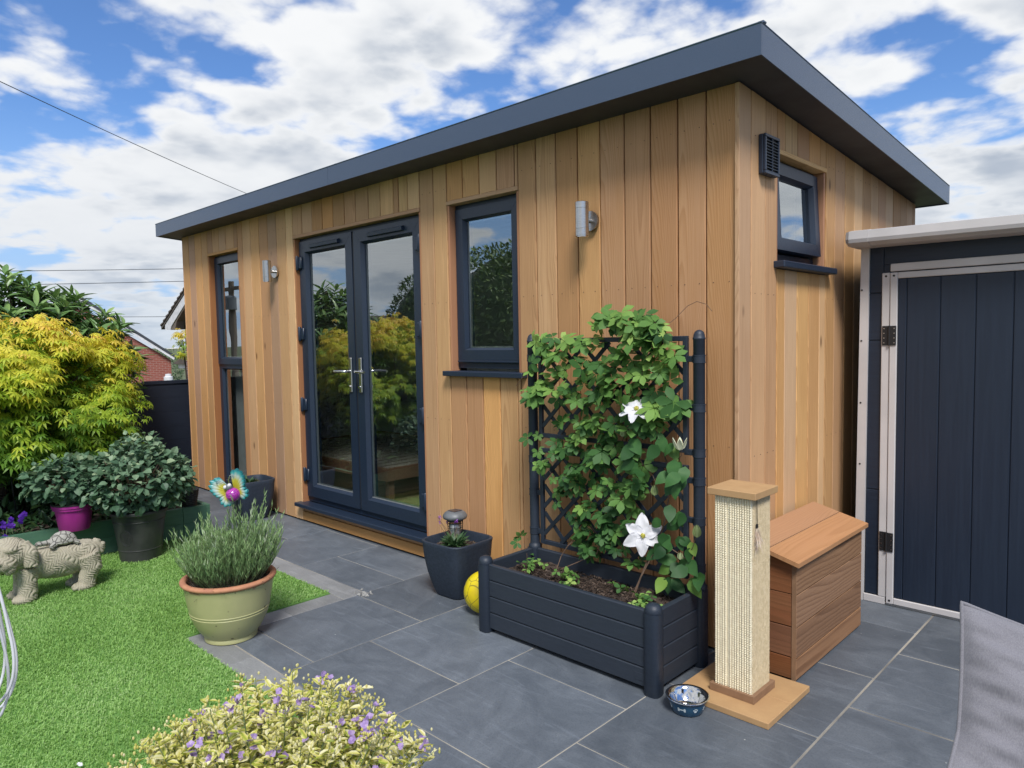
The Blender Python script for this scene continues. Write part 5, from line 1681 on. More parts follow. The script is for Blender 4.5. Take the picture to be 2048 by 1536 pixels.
def remeshed(mb, name, mat, parent, vox, smooth_it=4, org=None):
    tmp = mb.build('tmp', mat, parent, org=org)
    md = tmp.modifiers.new('r', 'REMESH')
    md.mode = 'VOXEL'
    md.voxel_size = vox
    ms = tmp.modifiers.new('s', 'SMOOTH')
    ms.iterations = smooth_it
    ms.factor = 0.5
    dg = bpy.context.evaluated_depsgraph_get()
    me = bpy.data.meshes.new_from_object(tmp.evaluated_get(dg))
    old = tmp.data
    tmp.modifiers.clear()
    tmp.data = me
    bpy.data.meshes.remove(old)
    me.name = name
    tmp.name = name
    if not me.materials:
        me.materials.append(MAT[mat])
    me.polygons.foreach_set('use_smooth', np.ones(len(me.polygons), bool))
    return tmp


dg_ = thing('stone_dog', 'carved stone shaggy dog statue with flat seat back on the lawn', 'statue', (-3.27, -1.80, 0))
X0 = -3.27
mb = MB()
mb.ell((X0, -1.75, 0.192), (0.086, 0.20, 0.098), 24, 14)
mb.ell((X0, -1.66, 0.205), (0.078, 0.10, 0.085), 20, 12)
mb.ell((X0, -1.84, 0.205), (0.078, 0.10, 0.085), 20, 12)
mb.ell((X0, -1.64, 0.200), (0.080, 0.088, 0.080), 20, 12)
mb.ell((X0, -1.90, 0.190), (0.078, 0.085, 0.085), 20, 12)
for sx_ in (-1, 1):
    mb.tube([(X0 + sx_ * 0.045, -1.925, 0.19), (X0 + sx_ * 0.052, -1.930, 0.10), (X0 + sx_ * 0.054, -1.935, 0.022)], [0.050, 0.044, 0.046], 14)
    mb.ell((X0 + sx_ * 0.058, -1.955, 0.026), (0.044, 0.055, 0.027), 16, 10)
    mb.tube([(X0 + sx_ * 0.048, -1.635, 0.20), (X0 + sx_ * 0.056, -1.615, 0.12), (X0 + sx_ * 0.056, -1.640, 0.07), (X0 + sx_ * 0.056, -1.645, 0.022)], [0.062, 0.054, 0.042, 0.044], 14)
    mb.ell((X0 + sx_ * 0.060, -1.668, 0.024), (0.042, 0.055, 0.025), 16, 10)
mb.tube([(X0, -1.565, 0.19), (X0, -1.555, 0.23), (X0, -1.585, 0.262)], [0.036, 0.030, 0.022], 12)
# head turned to the viewer
HD = np.array([X0 + 0.035, -2.005, 0.285])
mb.tube([(X0, -1.90, 0.22), HD], [0.075, 0.075], 16)
mb.ell(HD, (0.092, 0.098, 0.088), 24, 16)
fd = unit(np.array([0.85, -0.52, -0.06]))
sd_ = np.array([-fd[1], fd[0], 0])
sd_ = sd_ / np.linalg.norm(sd_)
if sd_[1] < 0:
    sd_ = -sd_
mb.ell(HD + fd * 0.075 + np.array([0, 0, -0.032]), (0.062, 0.062, 0.046), 18, 12)
mb.ell(HD + fd * 0.132 + np.array([0, 0, -0.012]), (0.016, 0.018, 0.014), 12, 8)
mb.ell(HD + fd * 0.058 + sd_ * 0.030 + np.array([0, 0, 0.042]), (0.036, 0.036, 0.022), 14, 8)
mb.ell(HD + fd * 0.058 - sd_ * 0.030 + np.array([0, 0, 0.042]), (0.036, 0.036, 0.022), 14, 8)
mb.ell(HD + fd * 0.085 + sd_ * 0.03 + np.array([0, 0, -0.055]), (0.03, 0.03, 0.03), 12, 8)
mb.ell(HD + fd * 0.085 - sd_ * 0.03 + np.array([0, 0, -0.055]), (0.03, 0.03, 0.03), 12, 8)
for s_ in (-1, 1):
    mb.tube([HD + sd_ * s_ * 0.070 + np.array([0, 0, 0.050]), HD + sd_ * s_ * 0.100 + np.array([0.005, 0, 0.0]), HD + sd_ * s_ * 0.102 + np.array([0.012, 0, -0.075])], [0.026, 0.038, 0.032], 12)
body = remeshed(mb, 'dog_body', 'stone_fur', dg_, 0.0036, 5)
me = body.data
nv = len(me.vertices)
co_ = np.empty(nv * 3, np.float32)
me.vertices.foreach_get('co', co_)
co_ = co_.reshape(-1, 3)
no_ = np.empty(nv * 3, np.float32)
me.vertices.foreach_get('normal', no_)
no_ = no_.reshape(-1, 3)
wl = co_ + np.array(ORG[dg_])
_bench = (wl[:, 1] > -1.885) & (wl[:, 1] < -1.59)
wl[:, 2] = np.where(_bench, np.minimum(wl[:, 2], 0.2725), wl[:, 2])
co_ = (wl - np.array(ORG[dg_])).astype(np.float32)
flat = ((wl[:, 2] > 0.2715) & (wl[:, 1] > -1.885) & (wl[:, 1] < -1.6)).astype(np.float32)
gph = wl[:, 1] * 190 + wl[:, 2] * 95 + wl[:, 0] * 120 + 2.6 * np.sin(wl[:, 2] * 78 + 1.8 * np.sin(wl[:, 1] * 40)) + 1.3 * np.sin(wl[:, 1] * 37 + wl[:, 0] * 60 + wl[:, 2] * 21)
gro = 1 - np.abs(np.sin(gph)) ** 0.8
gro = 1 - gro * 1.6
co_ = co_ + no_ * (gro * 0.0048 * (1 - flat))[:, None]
me.vertices.foreach_set('co', co_.astype(np.float32).ravel())
if 'tint' in me.attributes:
    me.attributes.remove(me.attributes['tint'])
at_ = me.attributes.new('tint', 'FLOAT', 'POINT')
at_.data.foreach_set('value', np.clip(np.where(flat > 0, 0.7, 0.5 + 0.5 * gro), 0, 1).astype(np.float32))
me.update()
for s_ in (-1, 1):
    MB().ell(HD + fd * 0.082 + sd_ * s_ * 0.032 + np.array([0, 0, 0.016]), 0.007, 12, 8).build('eye', 'bark', dg_, smooth=180)

m, t = newmat('tortoise_stone')
co = ocoord(t)
vr = t.n('TexVoronoi', {'Vector': co, 'Scale': 32.0}, feature='DISTANCE_TO_EDGE').outputs['Distance']
nz = t.noise(co, 70, 4, 0.6)
c = t.mix(t.smooth(vr, 0.0, 0.10), (0.12, 0.115, 0.10), (0.36, 0.35, 0.31))
c = t.mix(t.math('MULTIPLY', t.smooth(nz, 0.45, 0.7), 0.4), c, (0.22, 0.21, 0.19))
t.out(t.n('BsdfPrincipled', {'Base Color': c, 'Roughness': 0.9, 'Normal': t.bump(t.smooth(vr, 0.0, 0.12), 0.8, 0.006)}).outputs[0])
MAT['tortoise'] = m
tt = thing('stone_tortoise', 'small grey stone tortoise sitting on the dog statue', 'statue', (-3.27, -1.755, 0.273))
TC = np.array([-3.262, -1.742, 0.2735])
mb = MB()
mb.lathe([(0.056, 0.016), (0.060, 0.022), (0.056, 0.034), (0.046, 0.055), (0.030, 0.071), (0.012, 0.079), (0.0, 0.080)], (0, 0, 0), 28, close=False)
mb.lathe([(0.0, 0.010), (0.05, 0.010), (0.058, 0.018)], (0, 0, 0), 28, close=False)
mb.xform(Matrix.Translation(TC) @ Matrix.Diagonal((0.95, 1.22, 1.0, 1)))
mb.build('shell', 'tortoise', tt, smooth=50)
mb = MB()
mb.tube([TC + np.array([0, -0.05, 0.022]), TC + np.array([0.004, -0.085, 0.030]), TC + np.array([0.008, -0.112, 0.030])], [0.017, 0.014, 0.012], 12)
mb.ell(TC + np.array([0.010, -0.118, 0.031]), (0.0165, 0.021, 0.0145), 14, 10)
for sx_ in (-1, 1):
    mb.tube([TC + np.array([sx_ * 0.040, -0.045, 0.022]), TC + np.array([sx_ * 0.056, -0.066, 0.014]), TC + np.array([sx_ * 0.058, -0.074, 0.004])], [0.017, 0.015, 0.014], 10)
    mb.tube([TC + np.array([sx_ * 0.040, 0.05, 0.020]), TC + np.array([sx_ * 0.050, 0.070, 0.006])], [0.015, 0.012], 10)
remeshed(mb, 'body', 'tortoise', tt, 0.004, 2)

# ================================================================ FENCE
fn = thing('panel_fence', 'low dark navy composite fence behind the raised bed', 'fence', (-6.5, -1.2, 0))
FA, FB = np.array([-6.02, 0.62]), np.array([-6.62, -3.2])
fu = unit(FB - FA)
fnn = np.array([-fu[1], fu[0]])
fnn = fnn if fnn[0] > 0 else -fnn


def fence_box(s0, s1, z0, z1, d0, d1, nm, mat='fence'):
    v = []
    for z_ in (z0, z1):
        for s_, d_ in ((s0, d0), (s1, d0), (s1, d1), (s0, d1)):
            p = FA + fu * s_ + fnn * d_
            v.append((p[0], p[1], z_))
    cen = np.array(v).mean(0)
    g_ = []
    for fc_ in [(0, 3, 2, 1), (4, 5, 6, 7), (0, 1, 5, 4), (1, 2, 6, 5), (2, 3, 7, 6), (3, 0, 4, 7)]:
        P = np.array([v[i] for i in fc_])
        nn = np.cross(P[1] - P[0], P[2] - P[0])
        g_.append(fc_ if nn @ (P.mean(0) - cen) > 0 else fc_[::-1])
    MB().add(v, g_).build(nm, mat, fn)


posts = [-0.65, 0.98, 2.80]
for i, s_ in enumerate(posts):
    fence_box(s_ - 0.05, s_ + 0.05, -0.05, 1.035, -0.05, 0.05, 'post')
for a, b in zip(posts, posts[1:]):
    for k in range(7):
        fence_box(a + 0.05, b - 0.05, 0.005 + k * 0.1445, 0.1488 + k * 0.1445, -0.012, 0.012, 'board')
    fence_box(a + 0.0505, b - 0.0505, 1.0175, 1.050, -0.024, 0.024, 'top_rail')

# ================================================================ CUSHION ON A GARDEN SEAT
m, t = newmat('cushion_cloth')
uv = ocoord(t)
wx = t.n('TexWave', {'Vector': uv, 'Scale': 190.0, 'Distortion': 1.5}, wave_type='BANDS', bands_direction='X').outputs[1]
wz_ = t.n('TexWave', {'Vector': uv, 'Scale': 190.0, 'Distortion': 1.5}, wave_type='BANDS', bands_direction='Z').outputs[1]
nz = t.noise(t.scale(uv, (90, 90, 12)), 6, 4, 0.6)
c = t.mix(t.smooth(nz, 0.3, 0.7), (0.155, 0.152, 0.172), (0.215, 0.21, 0.228))
t.out(t.n('BsdfPrincipled', {'Base Color': c, 'Roughness': 0.95, 'Sheen Weight': 0.2, 'Normal': t.bump(t.math('ADD', wx, wz_), 0.25, 0.001)}).outputs[0])
MAT['cloth'] = m
cs = thing('cushion', 'light grey woven cushion with piped edge at the lower right corner', 'cushion', (1.15, -1.2, 0.50))
n_ = 48
U, W_ = np.meshgrid(np.linspace(-1, 1, n_), np.linspace(-1, 1, n_), indexing='ij')
half, hh_ = 0.208, 0.175
pin = (1 - np.abs(U) ** 2.4) * (1 - np.abs(W_) ** 2.4)
ex = 1 - 0.03 * (1 - W_ ** 2) * np.abs(U) ** 3
ez = 1 - 0.04 * (1 - U ** 2) * np.abs(W_) ** 3
wr_ = 0.009 * np.sin(W_ * 19 + 2.0 * np.sin(U * 3)) * np.clip(np.abs(U) - 0.25, 0, 1) * (1 - np.abs(U) ** 8)
wr_ += 0.004 * np.sin(U * 9 + W_ * 7) + 0.003 * np.sin(W_ * 31 + U * 11) * np.clip(-U, 0, 1)
front = 0.085 * np.clip(pin, 0, 1) ** 0.62 + wr_ * np.clip(pin * 6, 0, 1)
back = -0.072 * np.clip(pin, 0, 1) ** 0.5
ang_ = rad(-28)
cu = np.array([math.cos(ang_), math.sin(ang_), 0]) * -1.0
cu = unit(np.array([0.80, 0.50, -0.31]))
cv = unit(np.array([-0.08, 0.50, 0.86]))
cn = unit(np.cross(cu, cv))
cn = cn if cn[1] < 0 else -cn
cc = np.array([1.050, -1.119, 0.826]) + cu * 0.208 - cv * 0.175
# bottom left corner tucked forward
tuck = np.clip(-U - 0.45, 0, 1) * np.clip(-W_ - 0.45, 0, 1)


def cpt(d_):
    return cc + (U * half * ex - tuck * 0.10)[..., None] * cu + (W_ * hh_ * ez)[..., None] * cv + (d_ + tuck * 0.12)[..., None] * cn


I, J = np.meshgrid(np.arange(n_ - 1), np.arange(n_ - 1), indexing='ij')
b_ = (I * n_ + J).ravel()
Q = np.stack([b_, b_ + n_, b_ + n_ + 1, b_ + 1], 1)
MB().add(cpt(front).reshape(-1, 3), Q).add(cpt(back).reshape(-1, 3), Q[:, ::-1]).build('cover', 'cloth', cs, org=tuple(cc), smooth=180)
E_ = cpt(np.zeros_like(U))
loop = np.concatenate([E_[:, 0], E_[-1, 1:], E_[-2::-1, -1], E_[0, -2::-1]])
MB().tube(loop, 0.0042, 8, cap=False).build('piping', 'cloth', cs, smooth=180)
bench = thing('garden_bench', 'low grey garden bench under the cushion', 'bench', (1.6, -1.39, 0))
MB().box((1.26, -1.62, 0.44), (1.95, -1.16, 0.495), 0.01).build('seat', 'anth_plastic', bench)
for (x_, y_) in ((1.29, -1.59), (1.91, -1.59), (1.29, -1.19), (1.91, -1.19)):
    MB().box((x_ - 0.02, y_ - 0.02, 0.0), (x_ + 0.02, y_ + 0.02, 0.4395)).build('leg', 'anth_plastic', bench)

# ================================================================ CLIMBERS ON THE TRELLIS
VINE = [
    (-0.475, 1.468, 0.189, 0.05, 20, 0.05),
    (-0.348, 1.421, 0.111, 0.052, 14, 0.052),
    (-0.855, 1.372, 0.137, 0.078, 16, 0.05),
    (-0.977, 1.193, 0.073, 0.11, 12, 0.045),
    (-0.821, 1.168, 0.16, 0.097, 18, 0.045),
    (-0.612, 1.296, 0.146, 0.112, 16, 0.052),
    (-0.369, 1.342, 0.132, 0.097, 20, 0.054),
    (-0.247, 1.281, 0.087, 0.078, 12, 0.045),
    (-0.456, 1.18, 0.178, 0.099, 22, 0.05),
    (-0.228, 1.118, 0.058, 0.052, 8, 0.055),
    (-0.592, 1.054, 0.135, 0.112, 20, 0.042),
    (-0.372, 1.013, 0.103, 0.072, 12, 0.045),
    (-0.737, 0.968, 0.097, 0.048, 8, 0.04),
    (-0.751, 0.85, 0.133, 0.068, 16, 0.038),
    (-0.946, 0.76, 0.06, 0.046, 5, 0.038),
    (-0.679, 0.742, 0.118, 0.096, 16, 0.038),
    (-0.481, 0.877, 0.14, 0.083, 16, 0.046),
    (-0.46, 0.75, 0.118, 0.092, 18, 0.042),
    (-0.779, 0.651, 0.099, 0.108, 12, 0.034),
    (-0.587, 0.563, 0.147, 0.105, 24, 0.038),
    (-0.66, 0.435, 0.095, 0.068, 14, 0.036),
    (-0.44, 0.606, 0.065, 0.064, 10, 0.04),
    (-0.508, 0.463, 0.067, 0.038, 7, 0.036),
    (-1.021, 1.07, 0.041, 0.081, 5, 0.036),
    (-0.998, 0.887, 0.041, 0.062, 4, 0.034),
    (-0.409, 0.399, 0.043, 0.037, 4, 0.036),
    (-1.065, 0.359, 0.042, 0.053, 3, 0.034),
]
CLEM = [
    (-0.297, 0.933, 0.129, 0.052, 9, 0.085),
    (-0.36, 0.847, 0.062, 0.04, 4, 0.08),
    (-0.178, 0.823, 0.071, 0.069, 8, 0.085),
    (-0.189, 0.649, 0.067, 0.048, 6, 0.075),
    (-0.239, 0.536, 0.05, 0.061, 6, 0.08),
    (-0.141, 0.553, 0.043, 0.044, 4, 0.08),
    (-0.22, 0.416, 0.069, 0.053, 7, 0.08),
    (-0.099, 0.433, 0.042, 0.051, 5, 0.085),
    (-0.358, 1.034, 0.062, 0.044, 4, 0.07),
]
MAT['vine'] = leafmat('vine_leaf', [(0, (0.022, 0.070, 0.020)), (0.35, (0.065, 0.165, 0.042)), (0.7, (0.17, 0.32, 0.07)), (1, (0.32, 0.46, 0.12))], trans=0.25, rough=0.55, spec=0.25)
MAT['clem'] = leafmat('clematis_leaf', [(0, (0.015, 0.055, 0.016)), (0.5, (0.045, 0.135, 0.035)), (1, (0.20, 0.34, 0.06))], trans=0.22, rough=0.5, spec=0.28)


def leaf_objects(parent, name, tpl, mats, pos, dirs, ups, size, tint, levels=5):
    """every leaf an object of its own, sharing a few meshes that differ in age of leaf"""
    lib = []
    for k in range(levels):
        tn = k / (levels - 1)
        mb = MB()
        v, f, t_ = tpl
        wob = np.stack([np.zeros(len(v)), np.zeros(len(v)), 0.05 * np.sin(v[:, 0] * 5 + k) + 0.04 * np.sin(v[:, 1] * 6 + 2 * k)], 1)
        mb.add(v + wob, f, np.clip(tn + t_ + 0.03 * np.sin(np.arange(len(v))), 0, 1))
        me_ = mb.mesh(name, smooth=180)
        me_.materials.append(MAT[mats])
        lib.append(me_)
    po = np.array(ORG[parent])
    D = unit(np.asarray(dirs, float))
    U_ = np.asarray(ups, float)
    U_ = unit(U_ - D * (U_ * D).sum(1, keepdims=True))
    X_ = np.cross(D, U_)
    for i in range(len(pos)):
        o = bpy.data.objects.new(name, lib[int(np.clip(round(float(tint[i]) * (levels - 1)), 0, levels - 1))])
        COL.objects.link(o)
        o.parent = parent
        M_ = Matrix((X_[i] * size[i], D[i] * size[i], U_[i] * size[i])).transposed().to_4x4()
        M_.translation = Vector(pos[i] - po)
        o.matrix_local = M_


vine = thing('chocolate_vine', 'five leaved climber covering the upper and middle trellis', 'climbing plant', (-0.75, -0.25, 0.27))
FIVE = group_tpl(leaf_tpl(0.60, 3, fold=0.08, curl=0.18, peak=0.58), 5, 118)
pos, dirs, ups, size, tint = [], [], [], [], []
for (x_, z_, rx, rz, n, s_) in VINE:
    for k in range(max(2, int(round(n * 0.85)))):
        a, r_ = RNG.uniform(0, 6.283), math.sqrt(RNG.random())
        p = np.array([x_ + rx * r_ * math.cos(a), -0.165 - RNG.uniform(0.012, 0.085), z_ + rz * r_ * math.sin(a)])
        pos.append(p)
        dirs.append(np.array([RNG.normal(0.1, 0.7), -0.55 + RNG.normal(0, 0.25), RNG.normal(-0.25, 0.55)]))
        ups.append(np.array([0.25, -0.75, 0.75]) + RNG.normal(0, 0.32, 3))
        size.append(s_ * 1.32 * RNG.uniform(0.75, 1.2))
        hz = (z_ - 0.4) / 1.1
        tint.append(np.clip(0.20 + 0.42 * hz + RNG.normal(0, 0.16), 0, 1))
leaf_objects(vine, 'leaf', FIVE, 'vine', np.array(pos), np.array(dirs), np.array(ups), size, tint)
VP = np.array(pos)
mb = MB()
for k in range(46):       # stems weaving between neighbouring leaves
    i = RNG.integers(0, len(VP))
    path = [VP[i]]
    for j in range(4):
        dd_ = np.linalg.norm(VP - path[-1], axis=1) + np.where(VP[:, 2] < path[-1][2], 0.25, 0) + RNG.random(len(VP)) * 0.08
        for q in path:
            dd_[np.linalg.norm(VP - q, axis=1) < 0.01] = 9
        path.append(VP[np.argmin(dd_)] + np.array([0, 0.02, 0]))
    mb.tube(path, 0.0014, 5)
mb.tube([(-0.80, -0.30, 0.26), (-0.796, -0.25, 0.351), (-0.761, -0.24, 0.407), (-0.704, -0.2, 0.476), (-0.68, -0.17, 0.60), (-0.74, -0.165, 0.80), (-0.72, -0.165, 1.0), (-0.6, -0.16, 1.2), (-0.45, -0.16, 1.42)], 0.0022, 6)
mb.tube([(-0.80, -0.33, 0.26), (-0.782, -0.29, 0.295), (-0.694, -0.25, 0.343), (-0.604, -0.22, 0.395), (-0.56, -0.17, 0.55), (-0.50, -0.165, 0.9), (-0.40, -0.165, 1.2)], 0.0022, 6)
mb.tube([(-0.301, -0.16, 1.42), (-0.246, -0.11, 1.479), (-0.200, -0.09, 1.530), (-0.160, -0.08, 1.548), (-0.111, -0.09, 1.534), (-0.078, -0.10, 1.503)], 0.0014, 5)
mb.tube([(-0.95, -0.17, 1.30), (-1.01, -0.2, 1.245), (-1.05, -0.23, 1.21), (-1.085, -0.24, 1.165)], 0.0012, 5)
mb.tube([(-1.02, -0.25, 0.27), (-1.03, -0.24, 0.31), (-1.06, -0.23, 0.36)], 0.0014, 5)
mb.build('stems', 'twig', vine)
seed = thing('vine_seedlings', 'low green shoots scattered over the planter soil', 'seedlings', (-0.6, -0.32, 0.27))
pos, dirs, ups, size, tint = [], [], [], [], []
for (x_, y_, n) in ((-0.93, -0.30, 8), (-0.86, -0.36, 5), (-0.68, -0.34, 9), (-0.62, -0.42, 6), (-0.42, -0.27, 4), (-0.29, -0.33, 7), (-0.25, -0.40, 4), (-0.19, -0.36, 3)):
    for k in range(n):
        pos.append((x_ + RNG.normal(0, 0.025), y_ + RNG.normal(0, 0.02), 0.285 + RNG.uniform(0, 0.03)))
        dirs.append(RNG.normal(0, 1, 3) + np.array([0, -0.2, 0.2]))
        ups.append(np.array([0.2, -0.3, 1]) + RNG.normal(0, 0.2, 3))
        size.append(RNG.uniform(0.022, 0.036))
        tint.append(np.clip(RNG.normal(0.6, 0.18), 0, 1))
leaf_objects(seed, 'leaf', group_tpl(leaf_tpl(0.7, 3, peak=0.55), 3, 95), 'vine', np.array(pos), np.array(dirs), np.array(ups), size, tint)

clem = thing('clematis', 'white flowered clematis on the right side of the trellis', 'climbing plant', (-0.34, -0.28, 0.27))
HEART = leaf_tpl(0.68, 5, fold=0.08, curl=0.15, peak=0.36)
pos, dirs, ups, size, tint = [], [], [], [], []
for (x_, z_, rx, rz, n, s_) in CLEM:
    for k in range(n):
        a, r_ = RNG.uniform(0, 6.283), math.sqrt(RNG.random())
        pos.append((x_ + rx * r_ * math.cos(a), -0.20 - RNG.uniform(0.0, 0.07), z_ + rz * r_ * math.sin(a)))
        dirs.append((RNG.normal(0, 0.7), -0.25 + RNG.normal(0, 0.2), -0.75 + RNG.normal(0, 0.4)))
        ups.append(np.array([0.3, -0.85, 0.45]) + RNG.normal(0, 0.25, 3))
        size.append(s_ * RNG.uniform(0.75, 1.1))
        tint.append(np.clip(RNG.normal(0.42, 0.16) + (0.5 if RNG.random() < 0.08 else 0), 0, 1))
leaf_objects(clem, 'leaf', HEART, 'clem', np.array(pos), np.array(dirs), np.array(ups), size, tint)
mb = MB()
mb.tube([(-0.36, -0.30, 0.255), (-0.335, -0.27, 0.34), (-0.31, -0.25, 0.42), (-0.272, -0.22, 0.50), (-0.25, -0.19, 0.62), (-0.22, -0.19, 0.80), (-0.28, -0.19, 0.95), (-0.34, -0.20, 1.07)], 0.0034, 6)
mb.tube([(-0.35, -0.30, 0.255), (-0.32, -0.28, 0.36), (-0.28, -0.25, 0.46), (-0.20, -0.23, 0.50), (-0.13, -0.23, 0.47)], 0.0024, 6)
mb.tube([(-0.13, -0.23, 0.47), (-0.09, -0.24, 0.53), (-0.073, -0.245, 0.58)], 0.0014, 5)
mb.tube([(-0.22, -0.2, 0.85), (-0.16, -0.21, 0.90), (-0.15, -0.23, 0.94)], 0.0014, 5)
mb.tube([(-0.31, -0.2, 0.8), (-0.28, -0.22, 0.77), (-0.274, -0.23, 0.745)], 0.0012, 5)
mb.tube([(-0.13, -0.30, 0.262), (-0.10, -0.29, 0.34)], 0.0012, 5)
mb.build('stems', 'twig', clem)
MAT['petal_white'] = leafmat('white_petal', [(0, (0.66, 0.66, 0.70)), (0.5, (0.80, 0.80, 0.83)), (1, (0.86, 0.86, 0.88))], trans=0.3, rough=0.6)
MAT['stamen'] = pbr('stamen', (0.60, 0.55, 0.10), rough=0.8)
MAT['bud_green'] = leafmat('bud_green', [(0, (0.20, 0.28, 0.10)), (0.5, (0.34, 0.42, 0.18)), (1, (0.66, 0.68, 0.50))], trans=0.15)


def petal_tpl():
    v, f, t_ = [], [], []
    k, w_ = 8, 7
    for i in range(k + 1):
        u = i / k
        wd_ = 0.30 * (math.sin(math.pi * min(1, u ** 0.75 * 0.97 + 0.02)) ** 0.75) + 0.02
        for j in range(w_):
            s_ = (j - 3) / 3
            v.append((wd_ * s_, u, 0.085 * math.sin(u * 9 + s_ * 4) * abs(s_) - 0.20 * u * u + 0.05 * abs(s_) - 0.02 * (abs(s_) < 0.2)))
            t_.append(0.0 if abs(s_) > 0.2 else -0.25)
    for i in range(k):
        for j in range(w_ - 1):
            a = i * w_ + j
            f += [(a, a + 1, a + w_ + 1), (a, a + w_ + 1, a + w_)]
    return np.array(v), np.array(f), np.array(t_)


PETAL = petal_tpl()


def clem_flower(c, n, r_, angs, lab):
    c, n = np.array(c), unit(np.array(n, float))
    t1 = unit(np.cross(n, (0, 0, 1.0)))
    t2 = np.cross(t1, n)
    hub = MB().ell(c + n * 0.004, 0.010, 10, 8).build('flower_centre', 'stamen', clem, smooth=180)
    st_ = MB()
    for k in range(34):
        a, e = RNG.uniform(0, 6.283), RNG.uniform(0.1, 0.9)
        d_ = n * 1.0 + (t1 * math.cos(a) + t2 * math.sin(a)) * e
        st_.tube([c, c + unit(d_) * 0.017], [0.0012, 0.0016], 4)
    st_.build('stamens', 'stamen', hub)
    for a in angs:
        d_ = t1 * math.cos(rad(a)) + t2 * math.sin(rad(a)) + n * 0.12
        mb = MB()
        scatter(mb, PETAL, [c], [d_], [n], [r_ * RNG.uniform(0.92, 1.06)], [RNG.uniform(0.55, 0.9)])
        o = mb.build('petal', 'petal_white', clem, smooth=180)


clem_flower((-0.319, -0.262, 0.541), (0.42, -0.86, 0.28), 0.093, (85, 30, -28, -88, 200, 150), '')
clem_flower((-0.348, -0.262, 1.088), (0.25, -0.55, 0.85), 0.080, (100, 35, -25, -80, -140, 175), '')
for (x_, z_, tn, op, h_) in ((-0.150, 0.945, 0.95, 1, 0.058), (-0.274, 0.733, 0.35, 0, 0.045), (-0.072, 0.589, 0.4, 0, 0.052), (-0.434, 0.972, 0.5, 0, 0.038), (-0.150, 0.474, 0.6, 0, 0.03)):
    mb = MB()
    for a in range(0, 360, 60):
        d_ = np.array([math.cos(rad(a)) * (0.28 if op else 0.16), math.sin(rad(a)) * (0.28 if op else 0.16), 1.0])
        u_ = np.array([-math.cos(rad(a)), -math.sin(rad(a)), 0.2])
        scatter(mb, leaf_tpl(0.42, 5, fold=0.3, curl=-0.22 if op else 0.16, peak=0.4), [(x_ + 0.006 * math.cos(rad(a)), -0.24 + 0.006 * math.sin(rad(a)), z_ - h_ * 0.3)], [d_], [-u_ if op else -u_], [h_], [tn])
    mb.build('bud', 'bud_green', clem, smooth=180)

# ================================================================ MAPLE, LAUREL
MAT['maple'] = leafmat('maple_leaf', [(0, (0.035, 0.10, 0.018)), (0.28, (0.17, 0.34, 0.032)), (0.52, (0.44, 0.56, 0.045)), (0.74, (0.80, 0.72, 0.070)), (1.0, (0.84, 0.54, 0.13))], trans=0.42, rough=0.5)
mp = thing('japanese_maple', 'golden yellow green japanese maple behind the raised bed', 'tree', (-4.85, -1.75, 0.185))
PALM = palm_tpl(7, 122, 0.24, 0.28)
mb = MB()
MC, MR = np.array([-4.82, -1.72, 1.00]), np.array([0.58, 0.88, 0.70])
pads = []
for k in range(125):       # foliage in overlapping drooping pads
    d_ = unit(RNG.normal(size=3) * np.array([1, 1, 0.9]))
    if d_[2] < -0.75:
        continue
    rr_ = RNG.uniform(0.72, 1.0)
    pads.append((MC + d_ * MR * rr_, d_, rr_))
for c, d_, rr_ in pads:
    n = 82
    a, r_ = RNG.uniform(0, 6.283, n), np.sqrt(RNG.random(n))
    sx_ = RNG.uniform(0.15, 0.24)
    off = np.stack([np.cos(a) * r_ * sx_, np.sin(a) * r_ * sx_, -0.085 * r_ ** 2 + RNG.normal(0, 0.032, n) + np.cos(a) * r_ * sx_ * RNG.normal(0, 0.25) + np.sin(a) * r_ * sx_ * RNG.normal(0, 0.25)], 1)
    pos = c + off
    out = unit(off * np.array([1, 1, 0]) + d_ * np.array([1, 1, 0]) * 0.12 + 1e-6)
    dirs = out * 0.9 + np.array([0, 0, -0.55]) + RNG.normal(0, 0.3, (n, 3))
    ups = out * 0.35 + np.array([0, 0, 1.0]) + RNG.normal(0, 0.22, (n, 3))
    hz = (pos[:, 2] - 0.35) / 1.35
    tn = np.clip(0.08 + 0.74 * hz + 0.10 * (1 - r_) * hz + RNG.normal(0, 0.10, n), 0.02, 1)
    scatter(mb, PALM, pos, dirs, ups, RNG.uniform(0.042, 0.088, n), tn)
inner, dd_ = in_ball(1500, 0.0)
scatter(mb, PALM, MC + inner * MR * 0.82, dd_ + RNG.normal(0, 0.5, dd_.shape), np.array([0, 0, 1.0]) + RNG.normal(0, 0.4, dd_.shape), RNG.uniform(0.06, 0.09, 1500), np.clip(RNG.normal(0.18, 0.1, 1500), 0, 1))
stuff(mb.build('crown', 'maple', mp))
tk = MB()
tk.tube([(-4.85, -1.75, 0.15), (-4.87, -1.73, 0.45), (-4.83, -1.72, 0.8)], [0.045, 0.036, 0.026], 10)
for k in range(16):
    d_ = unit(RNG.normal(size=3) * np.array([1, 1, 0.4]) + np.array([0, 0, 0.5]))
    e = MC + d_ * MR * 0.85
    s0 = np.array([-4.85, -1.72, RNG.uniform(0.4, 0.8)])
    tk.tube([s0, (s0 + e) / 2 + np.array([0, 0, 0.06]), e], [0.016, 0.010, 0.004], 6)
tk.build('trunk', 'bark', mp, smooth=60)

